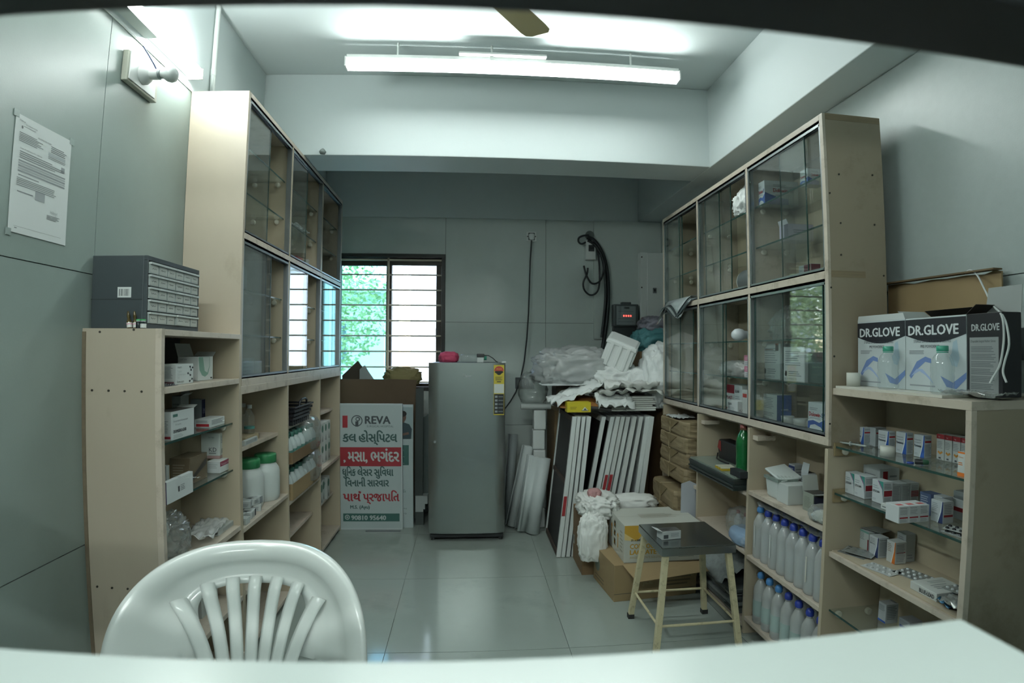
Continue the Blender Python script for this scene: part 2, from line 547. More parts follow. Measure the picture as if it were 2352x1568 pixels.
def glass_shelf(par, x0, x1, y0, y1, z, side):
    """glass plate with a green polished front edge; side +1: front faces +X"""
    xf = x1 if side > 0 else x0
    b = MB(); b.box(x0, x1, y0, y1, z - .006, z)
    o = b.build('glass_shelf', m_gshelf, par)
    b = MB(); b.box(xf - .0008, xf + .0008, y0, y1, z - .0065, z + .0003)
    b.build('polished_edge', m_gedge, o)
    for yy, d in ((y0, 1), (y1, -1)):
        for xx in (x0 + .05, x1 - .035) if side > 0 else (x0 + .035, x1 - .05):
            b = MB(); b.lathe([(.006, 0), (.0125, 0), (.0125, .012), (.009, .014), (.006, .010)], 14, (xx, yy - (.001 if d > 0 else .013), z - .019), axis='y')
            b.build('shelf_stud', m_stud, par)
def rails(par, side, xf, y0, y1, z0, z1):
    """aluminium double channel around one opening"""
    b = MB(); dx = .026
    a0, a1 = (xf - dx, xf - .002) if side > 0 else (xf + .002, xf + dx)
    for zz0, zz1 in ((z0, z0 + .006), (z1 - .010, z1)):
        b.box(a0, a1, y0, y1, zz0, zz1)
        for k in (a0, (a0 + a1) / 2 - .001, a1 - .002):
            b.box(k, k + .002, y0, y1, zz0 - (.010 if zz0 > z0 else 0), zz1 + (0 if zz0 > z0 else .008))
    for yy0, yy1 in ((y0, y0 + .008), (y1 - .008, y1)):
        b.box(a0, a1, yy0, yy1, z0 + .008, z1 - .012)
    b.build('door_track', m_alu, par)
def pane(par, side, xf, y0, y1, z0, z1, track, m=None):
    x = xf - side * (.009 if track == 0 else .019)
    b = MB(); b.box(x - .002, x + .002, y0, y1, z0 + .008, z1 - .008)
    o = b.build('sliding_door', m or m_pane, par)
    for yy in (y0, y1):
        b = MB(); b.box(x - .0023, x + .0023, yy - .0012, yy + .0012, z0 + .008, z1 - .008); b.build('polished_edge', m_gedge, o)
def screws(par, pts, face):
    for p in pts:
        b = MB(); b.lathe([(.0035, -.001), (.0035, .001)], 7, p, axis=face); b.build('screw', m_screw, par)

# --- left: low open unit nearest the counter
u1 = thing('shelf_unit', 'low beige open shelf unit against the left wall with the drawer organiser on top', 'shelf unit')
XF = -.9197
Y0, Y1, Z1 = 1.654, 2.253, 1.361
b = MB(); b.box(XL, XF - .02, Y0, Y0 + TH, 0, Z1); b.build('side_panel', m_lam, u1)
b = MB(); b.box(XF - .02, XF, Y0 - .001, Y0 + TH, 0, Z1); b.build('front_post', m_edge, u1, bevel=.001)
b = MB(); b.box(XL, XL + .012, Y0 - .002, Y0 + .004, 0, Z1 - .01); b.build('scribe_strip', mat('raw_ply_edge', lin('6d6250'), .7, noise_=.3, scale=40), u1)
b = MB(); b.box(XL, XF, Y1 - TH, Y1, 0, Z1 - .02); b.build('side_panel', m_lam_in, u1)
b = MB(); b.box(XL + .001, XF, Y0 + TH, Y1, Z1 - .02, Z1 - .001); b.build('top_board', m_edge, u1, bevel=.001)
b = MB(); b.box(XL + .001, XL + .007, Y0 + TH, Y1 - TH, 0, 1.184); b.build('back_panel', m_lam_in, u1)
b = MB(); b.box(XL + .001, XL + .007, Y0 + TH, Y1 - TH, 1.184, Z1 - .02); b.build('back_panel', mat('back_board_grey', lin('4b5354'), .6), u1)
for z in (1.184, .592, .30, .06):
    b = MB(); b.box(XL + .007, XF, Y0 + TH, Y1 - TH, z - .02, z); b.build('shelf', m_edge, u1, bevel=.001)
for z in (1.007, .819):
    glass_shelf(u1, XL + .008, XF - .028, Y0 + TH, Y1 - TH, z, 1)
screws(u1, [at(x, y, 'Y', Y0 - .001) for x, y in ((229, 762), (307, 757), (211, 896), (249, 897), (286, 898), (325, 899), (223, 1347), (257, 1350), (293, 1352))], 'y')

# --- left: base unit of three bays
YD = (2.2552, 2.8627, 3.4845, 4.0243)
u2 = thing('shelf_unit', 'beige three-bay open base unit under the left glazed cabinet', 'shelf unit')
XF = -.9236
for i, y in enumerate(YD):
    b = MB()
    b.box(XL, XF, y - (0 if i == 0 else TH / 2 if i < 3 else TH), y + (TH if i == 0 else TH / 2 if i < 3 else 0), 0, 1.118)
    b.build('divider' if 0 < i < 3 else 'side_panel', m_lam_in, u2, bevel=.001)
b = MB(); b.box(XL, XF + .002, YD[0], YD[3], 1.118, 1.150); b.build('top_board', m_edge, u2, bevel=.001)
b = MB(); b.box(XL + .001, XL + .007, YD[0] + TH, YD[3] - TH, .03, 1.118); b.build('back_panel', m_lam_in, u2)
for i, zs in enumerate(((.880, .565, .30, .05), (.890, .515, .292, .05), (.889, .548, .287, .04))):
    for k, z in enumerate(zs):
        y0 = YD[i] + (TH if i == 0 else TH / 2); y1 = YD[i + 1] - (TH if i == 2 else TH / 2)
        short = .05 if (i, k) in ((0, 0), (1, 0), (1, 2), (2, 0), (2, 2)) else 0
        b = MB(); b.box(XL + .007, XF - .0 - short, y0, y1, z - .018, z); b.build('shelf', m_edge, u2, bevel=.001)

# --- left: glazed upper cabinet
u3 = thing('glass_cabinet', 'tall beige wall cabinet on the left with sliding glass and open upper bays', 'cabinet', (0, 0, 0))
ZB0, ZM, ZTOP = 1.150, 1.767, 2.3755
for i, y in enumerate(YD):
    y0 = y - (.002 if i == 0 else TH / 2 if i < 3 else TH); y1 = y + (TH if i == 0 else TH / 2 if i < 3 else 0)
    if i in (0, 3):
        b = MB(); b.box(XL + .001, XF - .001, y0, y1, ZB0, ZTOP); b.build('side_panel', m_lam, u3, bevel=.001)
    else:
        for z0, z1 in ((ZB0 + .03, ZM - .012), (ZM + .012, ZTOP - .02)):
            b = MB(); b.box(XL + .007, XF - .001, y0, y1, z0, z1); b.build('divider', m_lam_in, u3, bevel=.001)
b = MB(); b.box(XL + .001, XF, YD[0] + TH, YD[3] - TH, ZTOP - .02, ZTOP); b.build('top_board', m_edge, u3, bevel=.001)
b = MB(); b.box(XL + .001, XF, YD[0] + TH, YD[3] - TH, ZB0, ZB0 + .03); b.build('bottom_board', m_edge, u3, bevel=.001)
b = MB(); b.box(XL + .001, XF, YD[0] + TH, YD[3] - TH, ZM - .012, ZM + .012); b.build('middle_board', m_edge, u3, bevel=.001)
b = MB(); b.box(XL + .001, XL + .007, YD[0] + TH, YD[3] - TH, ZB0 + .03, ZTOP - .02); b.build('back_panel', m_lam_in, u3)
for i in range(3):
    y0 = YD[i] + (TH if i == 0 else TH / 2); y1 = YD[i + 1] - (TH if i == 2 else TH / 2)
    rails(u3, 1, XF, y0, y1, ZB0 + .03, ZM - .012)
    rails(u3, 1, XF, y0, y1, ZM + .012, ZTOP - .02)
    for z in (2.166, 1.972, 1.557, 1.364):
        glass_shelf(u3, XL + .008, XF - .036, y0, y1, z, 1)
yq = lambda px, py: at(px, py, 'X', XF - .01).y
for i, (a, c, tr, mm) in enumerate(((YD[0] + .02, yq(620, 700), 0, m_pane_d), (YD[0] + .03, yq(614, 700), 1, m_pane_d), (YD[1] + .012, yq(705, 700), 0, None), (YD[1] + .02, yq(700, 700), 1, None),
                                    (YD[2] + .012, yq(763, 700), 0, None), (yq(758, 700), YD[3] - .022, 1, None))):
    pane(u3, 1, XF, a, c, ZB0 + .03, ZM - .012, tr, mm)
pane(u3, 1, XF, YD[0] + .022, YD[0] + .32, ZM + .012, ZTOP - .02, 1)
pane(u3, 1, XF, YD[1] + .012, YD[1] + .33, ZM + .012, ZTOP - .02, 1)

# --- right: low open unit nearest the counter
u4 = thing('shelf_unit', 'low beige open shelf unit on the right with glove boxes on top', 'shelf unit')
XG = 1.2725
Y0, Y1, Z1 = 1.2122, 1.788, 1.170
b = MB(); b.box(XG + .018, XR, Y0, Y0 + TH, 0, Z1 - .02); b.build('side_panel', m_lam_d, u4)
b = MB(); b.box(XG, XG + .018, Y0 - .001, Y0 + TH, 0, Z1 - .02); b.build('front_post', m_edge, u4, bevel=.001)
b = MB(); b.box(XG, XR, Y0 - .001, Y1, Z1 - .02, Z1 + .004); b.build('top_board', m_edge, u4, bevel=.001)
b = MB(); b.box(XG + .004, XR, Y0 + .10, Y1 - .01, Z1 + .0045, Z1 + .012); b.build('loose_top_sheet', mat('white_board', lin('c9c8bd'), .5, noise_=.05), u4)
b = MB(); b.box(XC - .006, XC - .001, Y0 + TH, Y1, 0, Z1 - .02); b.build('back_panel', m_lam_in, u4)
for z in (.595, .06):
    b = MB(); b.box(XG + .012, XC - .006, Y0 + TH, Y1 - .001, z - .018, z); b.build('shelf', m_lam_in, u4)
    b = MB(); b.box(XG, XG + .012, Y0 + TH, Y1 - .001, z - .022, z - .004); b.build('shelf_lip', m_edge, u4, bevel=.001)
for z in (.968, .803, .376):
    glass_shelf(u4, XG + .012, XC - .007, Y0 + TH + .002, Y1 - .002, z, -1)
for z in (.968, .803):
    b = MB(); b.box(XG + .006, XC - .03, Y1 - .006, Y1 - .0005, z - .035, z + .012); b.build('shelf_cleat', mat('cleat_tan', lin('8f7f5f'), .6), u4)

# --- right: base unit of three bays
YE = (1.7904, 2.3686, 2.9397, 3.4993)
XG2 = 1.2574
u5 = thing('shelf_unit', 'beige three-bay open base unit under the right glazed cabinet', 'shelf unit')
for i, y in enumerate(YE):
    b = MB(); b.box(XG2, XC - .001, y - (0 if i == 0 else TH / 2 if i < 3 else TH), y + (TH if i == 0 else TH / 2 if i < 3 else 0), 0, .957)
    b.build('divider' if 0 < i < 3 else 'side_panel', m_lam_in, u5, bevel=.001)
b = MB(); b.box(XC - .007, XC - .001, YE[0] + TH, YE[3] - TH, 0, .957); b.build('back_panel', m_lam_in, u5)
b = MB(); b.box(XG2 + .02, XC - .001, YE[0], YE[3], .957, .968); b.build('top_board', m_lam_in, u5)
for i, zs in enumerate(((.674, .376, .085), (.660, .385, .045), (.55, .05))):
    for z in zs:
        y0 = YE[i] + (TH if i == 0 else TH / 2); y1 = YE[i + 1] - (TH if i == 2 else TH / 2)
        b = MB(); b.box(XG2, XC - .007, y0, y1, z - .018, z); b.build('shelf', m_edge, u5, bevel=.001)
for y in (YE[1] - .012, YE[2] - .012):
    b = MB(); b.box(XG2 + .015, XG2 + .10, y - .045, y - .001, .905, .925); b.build('cleat', m_edge, u5)

# --- right: glazed upper cabinet
u6 = thing('glass_cabinet', 'tall beige wall cabinet on the right with six sliding glass bays', 'cabinet')
ZB0, ZM, ZTOP = .968, 1.575, 2.1646
for i, y in enumerate(YE):
    y0 = y - (.002 if i == 0 else TH / 2 if i < 3 else TH); y1 = y + (TH if i == 0 else TH / 2 if i < 3 else 0)
    if i in (0, 3):
        b = MB(); b.box(XG2 + .012, XC - .001, y0, y1, ZB0, ZTOP); b.build('side_panel', m_lam_d if i == 0 else m_lam, u6)
        b = MB(); b.box(XG2, XG2 + .012, y0, y1, ZB0, ZTOP); b.build('front_post', m_edge, u6, bevel=.001)
    else:
        for z0, z1 in ((ZB0 + .03, ZM - .014), (ZM + .014, ZTOP - .022)):
            b = MB(); b.box(XG2 + .001, XC - .007, y0, y1, z0, z1); b.build('divider', m_edge, u6, bevel=.001)
b = MB(); b.box(XG2, XC - .001, YE[0] + TH, YE[3] - TH, ZTOP - .022, ZTOP); b.build('top_board', m_edge, u6, bevel=.001)
b = MB(); b.box(XG2, XC - .001, YE[0] + TH, YE[3] - TH, ZB0, ZB0 + .03); b.build('bottom_board', m_edge, u6, bevel=.001)
b = MB(); b.box(XG2, XC - .001, YE[0] + TH, YE[3] - TH, ZM - .014, ZM + .014); b.build('middle_board', m_edge, u6, bevel=.001)
b = MB(); b.box(XC - .007, XC - .001, YE[0] + TH, YE[3] - TH, ZB0 + .03, ZTOP - .022); b.build('back_panel', m_lam_in, u6)
b = MB(); b.box(XG2 + .013, XC - .002, YE[0] - .003, YE[0] - .0021, ZTOP - .024, ZTOP - .001); b.build('ply_edge', mat('ply_edge_layers', lin('8d7f66'), .7, noise_=.3, scale=30, stretch=(.2, 1, 6)), u6)
b = MB(); b.box(XG2 + .013, XC - .09, YE[0] - .003, YE[0] - .0021, ZM - .010, ZM + .014); b.build('joint_scar', MATS['ply_edge_layers'], u6)
screws(u6, [at(x, y, 'Y', YE[0] - .003) for x, y in ((1927, 400), (2004, 402), (1931, 512), (2009, 516), (1906, 443), (1932, 585), (1909, 660), (1916, 818), (1906, 973), (2030, 633))], 'y')
for i in range(3):
    y0 = YE[i] + (TH if i == 0 else TH / 2); y1 = YE[i + 1] - (TH if i == 2 else TH / 2)
    rails(u6, -1, XG2, y0, y1, ZB0 + .03, ZM - .014)
    rails(u6, -1, XG2, y0, y1, ZM + .014, ZTOP - .022)
    for z in (1.958, 1.772, 1.352, 1.178):
        glass_shelf(u6, XG2 + .036, XC - .008, y0, y1, z, -1)
yq = lambda px, py: at(px, py, 'X', XG2 + .012).y
zl, zh = (ZB0 + .03, ZM - .014), (ZM + .014, ZTOP - .022)
for a, c, zz, tr in ((yq(1852, 400), YE[1] - .016, zh, 0), (YE[0] + .026, yq(1790, 450), zh, 1),
                     (yq(1655, 560), YE[2] - .016, zh, 0), (yq(1677, 560), YE[2] - .07, zh, 1),
                     (yq(1562, 600), YE[3] - .026, zh, 0), (yq(1565, 600), YE[3] - .04, zh, 1),
                     (yq(1893, 800), yq(1737, 800), zl, 0), (yq(1795, 800), YE[1] - .016, zl, 1),
                     (yq(1662, 800), YE[2] - .016, zl, 0), (yq(1665, 800), YE[2] - .026, zl, 1),
                     (yq(1564, 800), YE[3] - .026, zl, 0), (yq(1590, 800), yq(1540, 800), zl, 1)):
    pane(u6, -1, XG2, min(a, c), max(a, c), zz[0], zz[1], tr)
# ------------------------------------------------------------------ builders for small goods
INK, GREYT, RED, NAVY, BLUE, GREEN, MAROON, ORANGE, PINK, WHITE, YEL = '2b2e33', '7f868a', 'a3282e', '20284f', '2f56a6', '2d7a55', '7a2a3a', 'd8782c', 'cf6a95', 'e3e8e6', 'd7b52c'
def card(c): return M(c, .55)
def frame_of(face, side, w, d, h):
    """origin, u, v, normal, size of one face of a box centred on x,y with base z=0"""
    if face == 'c': return Vector((-w / 2, -d / 2, 0)), Vector((1, 0, 0)), Vector((0, 0, 1)), Vector((0, -1, 0)), w, h
    if face == 't': return Vector((-w / 2, -d / 2, h)), Vector((1, 0, 0)), Vector((0, 1, 0)), Vector((0, 0, 1)), w, d
    if side > 0: return Vector((w / 2, -d / 2, 0)), Vector((0, 1, 0)), Vector((0, 0, 1)), Vector((1, 0, 0)), d, h
    return Vector((-w / 2, d / 2, 0)), Vector((0, -1, 0)), Vector((0, 0, 1)), Vector((-1, 0, 0)), d, h
class Print:
    """flat print on a face: blocks, outlines and lettering, 0.4 mm proud"""
    def __init__(s): s.mb, s.mats, s.idx = MB(), [], {}
    def mi(s, c):
        if c not in s.idx: s.idx[c] = len(s.mats); s.mats.append(card(c))
        return s.idx[c]
    def poly(s, fr, pts, c, lift=.0004):
        o, u, v, n, w, h = fr
        s.mb.add([o + u * (a * w) + v * (b * h) + n * lift for a, b in pts], [tuple(range(len(pts)))], s.mi(c))
    def text(s, fr, a, b, hh, string, c, lift=.0007, maxw=None, bold=False, slant=0):
        """hh: letter height as a share of the face height; a, b: lower left"""
        o, u, v, n, w, h = fr
        vs, fs, tw = tmesh(string)
        sc = hh * h; sx = sc
        if maxw and tw * sc > maxw * w: sx = maxw * w / tw
        for k, (dx, dy) in enumerate(((0, 0), (.05, .03), (.10, 0), (.05, -.03)) if bold else ((0, 0),)):
            s.mb.add([o + u * (a * w + (x + dx + slant * y) * sx) + v * (b * h + (y + dy) * sc) + n * (lift + k * .00005) for x, y in vs], fs, s.mi(c))
    def lines(s, fr, a0, a1, b0, b1, n, c, ragged=.25):
        """a block of small print"""
        st = (b1 - b0) / n
        for i in range(n):
            e = a1 - (a1 - a0) * ragged * rnd.random()
            s.poly(fr, [(a0, b0 + st * i + st * .2), (e, b0 + st * i + st * .2), (e, b0 + st * i + st * .62), (a0, b0 + st * i + st * .62)], c, .0006)
def do_print(o, prints, side, w, d, h):
    if not prints: return
    for face in sorted(set(it[0] for it in prints)):
        print_face(o, [it for it in prints if it[0] == face], side, w, d, h)
def print_face(o, prints, side, w, d, h):
    P = Print()
    for it in prints:
        fr = frame_of(it[0], side, w, d, h)
        k = it[1]
        if k == 'q':
            _, _, a0, b0, a1, b1, c = it; P.poly(fr, [(a0, b0), (a1, b0), (a1, b1), (a0, b1)], c)
        elif k == 'p': P.poly(fr, it[2], it[3], it[4] if len(it) > 4 else .0005)
        elif k == 't': P.text(fr, it[2], it[3], it[4], it[5], it[6], maxw=it[7] if len(it) > 7 else None, bold=len(it) > 8)
        elif k == 'l': P.lines(fr, it[2], it[4], it[3], it[5], it[6], it[7])
    P.mb.build('print', P.mats, o)
CAB = {1: (XL + .009, -.86), -1: (1.20, XC - .009), 0: (0, 9)}
def carton(label, x0, x1, y0, y1, z0, z1, col, prints=(), side=1, rotz=0.0, cat='box', name='carton', group=None, flaps=(), rough=.55, cm=None):
    w, d, h = abs(x1 - x0), abs(y1 - y0), z1 - z0
    b = MB(); b.box(-w / 2, w / 2, -d / 2, d / 2, 0, h)
    o = b.build(name, cm or M(col, rough), None, ((x0 + x1) / 2, (y0 + y1) / 2, z0), (0, 0, rotz), bevel=min(.0012, h * .08))
    tag(o, label, cat, group)
    do_print(o, prints, side, w, d, h)
    for f in flaps:      # (edge, length, angle from upright outwards in degrees, colour)
        e, L, an, c = f
        a = math.radians(an); b = MB(); t = .0015
        if e in 'lr':
            sx = -1 if e == 'l' else 1
            X = sx * w / 2; q = (X + sx * L * math.sin(a), h + L * math.cos(a))
            b.slab([(X, -d / 2, h), (X, d / 2, h), (q[0], d / 2 * .94, q[1]), (q[0], -d / 2 * .94, q[1])], (1, 0, .2), t)
        else:
            sy = -1 if e == 'f' else 1
            Y = sy * d / 2; q = (Y + sy * L * math.sin(a), h + L * math.cos(a))
            b.slab([(-w / 2, Y, h), (w / 2, Y, h), (w / 2 * .94, q[0], q[1]), (-w / 2 * .94, q[0], q[1])], (0, 1, .2), t)
        b.build('flap', M(c, .6), o)
    if flaps:
        b = MB(); b.box(-w / 2 + .002, w / 2 - .002, -d / 2 + .002, d / 2 - .002, h - .001, h + .0006); b.build('opening', M('4a4a46', .8), o)  # dark sheet on the lid stands in for the shaded inside
    return o
def sbox(label, side, xa, xc, xk, yb, yt, X, z, col, prints=(), depth=None, length=None, zt=None, **kw):
    """carton on a shelf, seen with its aisle face (xa..xc) and its camera face (xc..xk); X: its front, z: the shelf"""
    p = at(xc, yb, 'X', X)
    ym = (yb + yt) / 2
    z1 = zt if zt else z + (at(xc, yt, 'X', X).z - p.z)
    y2 = p.y + length if length else at(xa, ym, 'X', X).y
    x2 = X - side * depth if depth else at(xk, ym, 'Y', p.y).x
    lo, hi = CAB[side]
    x2 = min(max(x2, lo), hi)
    if abs(x2 - X) < .012: x2 = X - side * .012
    return carton(label, X, x2, p.y, max(y2, p.y + .012), z, max(z1, z + .006), col, prints, side, **kw)

def bottle(label, loc, prof, m_body, cap=None, cat='bottle', group=None, parts=(), n=16, name='bottle', rot=None):
    """lathe body with cap and any extra lathe parts [(name, profile, material)]"""
    b = MB(); b.lathe(prof, n)
    o = b.build(name, m_body, None, loc, rot)
    tag(o, label, cat, group)
    if cap:
        b = MB(); b.lathe(cap[0], n); b.build('cap', cap[1], o)
    for nm, pr, mm in parts:
        b = MB(); b.lathe(pr, n); b.build(nm, mm, o)
    return o
def blob(name, label, cat, c, size, m, seed, rough=.22, sub=4, flat=.0, kind=None, group=None, fold=7.0, base=None, rotz=0, link=True, tie=None):
    """crumpled bag or cloth: a flattened ball folded with ridged noise and set on its base"""
    bm = bmesh.new()
    bmesh.ops.create_icosphere(bm, subdivisions=sub, radius=1)
    off = Vector((seed * 3.17, seed * 1.31, seed * .77))
    for v in bm.verts:
        d = v.co.normalized()
        k = 1.0
        k += rough * (1 - 2 * abs(noise.noise(d * fold * .35 + off)))
        k += rough * .6 * (1 - 2 * abs(noise.noise(d * fold * .8 + off * 2)))
        k += rough * .3 * noise.noise(d * fold * 2.2 + off)
        e = .75
        q = Vector((math.copysign(abs(d.x) ** e, d.x), math.copysign(abs(d.y) ** e, d.y), math.copysign(abs(d.z) ** e, d.z)))
        p = q * k
        if tie and p.z > .3:
            f = 1 - tie * min(1, (p.z - .3) / .7); p.x *= f; p.y *= f
        v.co = Vector((p.x * size[0] / 2, p.y * size[1] / 2, p.z * size[2] / 2))
    zmin = -size[2] / 2 * .86
    for v in bm.verts:
        if v.co.z < zmin: v.co.z = zmin + (v.co.z - zmin) * .05
    zl = min(v.co.z for v in bm.verts)
    for v in bm.verts: v.co.z -= zl
    me = bpy.data.meshes.new(name); bm.to_mesh(me); bm.free()
    me.materials.append(m)
    for p in me.polygons: p.use_smooth = True
    o = link_obj(name, me, None, c, (0, 0, rotz))
    return tag(o, label, cat, group, kind)
def film(name, label, cat, c, size, m, seed, amp=.02, nx=22, ny=22, rotz=0.0, droop=None, tilt=(0, 0), group=None, thick=.0012):
    """a creased sheet lying on something; droop(u, v) gives its rest height"""
    vs, fs = [], []
    for j in range(ny + 1):
        for i in range(nx + 1):
            u, v = i / nx, j / ny
            e = 1 + .10 * noise.noise(Vector((u * 3, v * 3, seed)))
            x, y = (u - .5) * size[0] * e, (v - .5) * size[1] * e
            zz = amp * (1.1 - abs(noise.noise(Vector((u * 4 + seed, v * 4, seed * 2.3)))) * 2 + .5 * noise.noise(Vector((u * 11, v * 11, seed))))
            zz = max(zz, -.0) + (droop(u, v) if droop else 0) + tilt[0] * (u - .5) + tilt[1] * (v - .5)
            vs.append((x, y, zz))
    for j in range(ny):
        for i in range(nx):
            a = j * (nx + 1) + i
            fs.append((a, a + 1, a + nx + 2, a + nx + 1))
    b = MB(); b.add(vs, fs, 0, True)
    zl = min(v[2] for v in b.v); b.v = [(v[0], v[1], v[2] - zl) for v in b.v]
    o = b.build(name, m, None, c, (0, 0, rotz), solid=thick)
    return tag(o, label, cat, group)

def clear_film(name, tint=(.9, .93, .92), white=.25, rough=.12, spec=.5):
    """thin crinkled polythene: mostly see-through, milky, shiny"""
    if name in MATS: return MATS[name]
    m = bpy.data.materials.new(name); m.use_nodes = True; nt = m.node_tree
    nt.nodes.remove(nt.nodes['Principled BSDF']); out = nt.nodes['Material Output']
    tr = nt.nodes.new('ShaderNodeBsdfTransparent'); tr.inputs[0].default_value = (*tint, 1)
    df = nt.nodes.new('ShaderNodeBsdfDiffuse'); df.inputs[0].default_value = (.88, .91, .90, 1)
    tl = nt.nodes.new('ShaderNodeBsdfTranslucent'); tl.inputs[0].default_value = (.88, .91, .90, 1)
    m0 = nt.nodes.new('ShaderNodeMixShader'); m0.inputs[0].default_value = .5
    nt.links.new(df.outputs[0], m0.inputs[1]); nt.links.new(tl.outputs[0], m0.inputs[2])
    m1 = nt.nodes.new('ShaderNodeMixShader'); m1.inputs[0].default_value = white
    nt.links.new(tr.outputs[0], m1.inputs[1]); nt.links.new(m0.outputs[0], m1.inputs[2])
    gl = nt.nodes.new('ShaderNodeBsdfGlossy'); gl.inputs['Roughness'].default_value = rough
    lw = nt.nodes.new('ShaderNodeLayerWeight'); lw.inputs[0].default_value = .25
    mu = nt.nodes.new('ShaderNodeMath'); mu.operation = 'MULTIPLY_ADD'; mu.inputs[1].default_value = .9 * spec; mu.inputs[2].default_value = .05
    nt.links.new(lw.outputs['Facing'], mu.inputs[0])
    m2 = nt.nodes.new('ShaderNodeMixShader')
    nt.links.new(mu.outputs[0], m2.inputs[0]); nt.links.new(m1.outputs[0], m2.inputs[1]); nt.links.new(gl.outputs[0], m2.inputs[2])
    nt.links.new(m2.outputs[0], out.inputs[0])
    MATS[name] = m
    return m
m_poly = clear_film('polythene_clear')
m_milky = clear_film('polythene_milky', (.92, .94, .93), .62, .25)
m_pet = clear_film('pet_plastic', (.96, .98, .98), .03, .05, .28)
m_ldpe = clear_film('ldpe_bottle', (.96, .985, .99), .62, .15, .5)
m_bagw = mat('bag_white', lin('e2e7e5'), .4, noise_=.05, scale=12)
m_cloth = mat('cloth_white', lin('e0e3df'), .8, noise_=.04, scale=20, bump=.15, bscale=160)
m_kraft = mat('kraft_card', lin('97825f'), .7, noise_=.06, scale=9)
m_kraft_d = mat('kraft_card_dark', lin('7c6547'), .7, noise_=.08, scale=7)
m_brownpaper = mat('brown_wrapping', lin('86775a'), .6, noise_=.10, scale=10)
m_cap_g = M('3a9a80', .35); m_cap_b = M('2c3f9c', .35); m_cap_lb = M('4a86c2', .35)
FXL = -.95            # default front of goods on the left shelves

# ------------------------------------------------------------------ left wall and the goods on the left units
# drawer organiser
o_x, o_y, o_z = -1.075, 1.8485, 1.3615
org = thing('drawer_organizer', 'dark grey organiser of thirty small label-fronted drawers on the left shelf unit', 'organizer', (o_x, o_y, o_z))
m_org = mat('organiser_grey', lin('3a4245'), .45, noise_=.04, scale=60)
OW, OD, OH = .18, .337, .224
b = MB(); b.box(-OW / 2, OW / 2 - .012, -OD / 2, OD / 2, 0, OH)
body = b.build('body', m_org, org, bevel=.002)
b = MB()
for y0, y1, z0, z1 in ((-OD / 2, OD / 2, OH - .014, OH), (-OD / 2, OD / 2, 0, .016), (-OD / 2, -OD / 2 + .006, .016, OH - .014), (OD / 2 - .012, OD / 2, .016, OH - .014)):
    b.box(OW / 2 - .012, OW / 2, y0, y1, z0, z1)
b.build('front_frame', m_org, org, bevel=.001)
b = MB(); b.box(OW / 2 - .0125, OW / 2 - .0115, -OD / 2 + .006, OD / 2 - .012, .016, OH - .014); b.build('drawer_gap_shade', M('14181a', .7), org)  # thin dark sheet painting the shade between the drawers
m_drw = mat('drawer_clear_grey', lin('9ba4a2'), .3, noise_=.06, scale=30)
b = MB(); b.box(-OW / 2 - .0006, OW / 2 - .013, -OD / 2 - .0008, -OD / 2 - .0002, .088, .090); b.build('side_groove', M('23292b', .6), org)
cw, rh = (OD - .020) / 6, (OH - .032) / 5
for r in range(5):
    for c in range(6):
        y0 = -OD / 2 + .007 + c * cw; z0 = .017 + r * rh
        fx = .006 if (r, c) == (0, 3) else 0
        b = MB(); b.box(OW / 2 - .011, OW / 2 + .003 + fx, y0 + .0015, y0 + cw - .0015, z0, z0 + rh - .010)
        d = b.build('drawer', m_drw, org, bevel=.0008)
        b = MB(); b.box(OW / 2 - .004, OW / 2 + .009 + fx, y0 + .001, y0 + cw - .001, z0 + rh - .010, z0 + rh - .004); b.build('pull', M('b7bfbd', .3), d)
        b = MB(); b.box(OW / 2 + .0031 + fx, OW / 2 + .0036 + fx, y0 + .004, y0 + cw - .004, z0 + .003, z0 + rh - .012); pl = b.build('paper_label', M('aab0ab', .7), d)
        b = MB(); zz = z0 + rh * .40
        pts = [(OW / 2 + .0042 + fx, y0 + .012 + k * (cw - .026) / 7, zz + .003 * math.sin(k * 2.1 + r + c * 1.7) * (1 - k * .08)) for k in range(8)]
        b.tube(pts, .00045, 3, caps=False); b.build('handwriting', M('3b4046', .7), d)
# barcode sticker on its end
bs = at(286, 671, 'Y', o_y - OD / 2)
st = MB(); st.box(bs.x - .022 - o_x, bs.x + .022 - o_x, -OD / 2 - .0014, -OD / 2 - .0003, bs.z - .016 - o_z, bs.z + .016 - o_z)
stk = st.build('barcode_sticker', M('c6ccca', .5), org)
st = MB(); xx = bs.x - .017 - o_x
while xx < bs.x + .016 - o_x:
    w = rnd.choice((.0006, .001, .0016)); st.box(xx, xx + w, -OD / 2 - .0019, -OD / 2 - .0015, bs.z - .011 - o_z, bs.z + .010 - o_z); xx += w + rnd.choice((.0012, .0018, .0026))
st.build('barcode_lines', M('33383a', .6), stk)

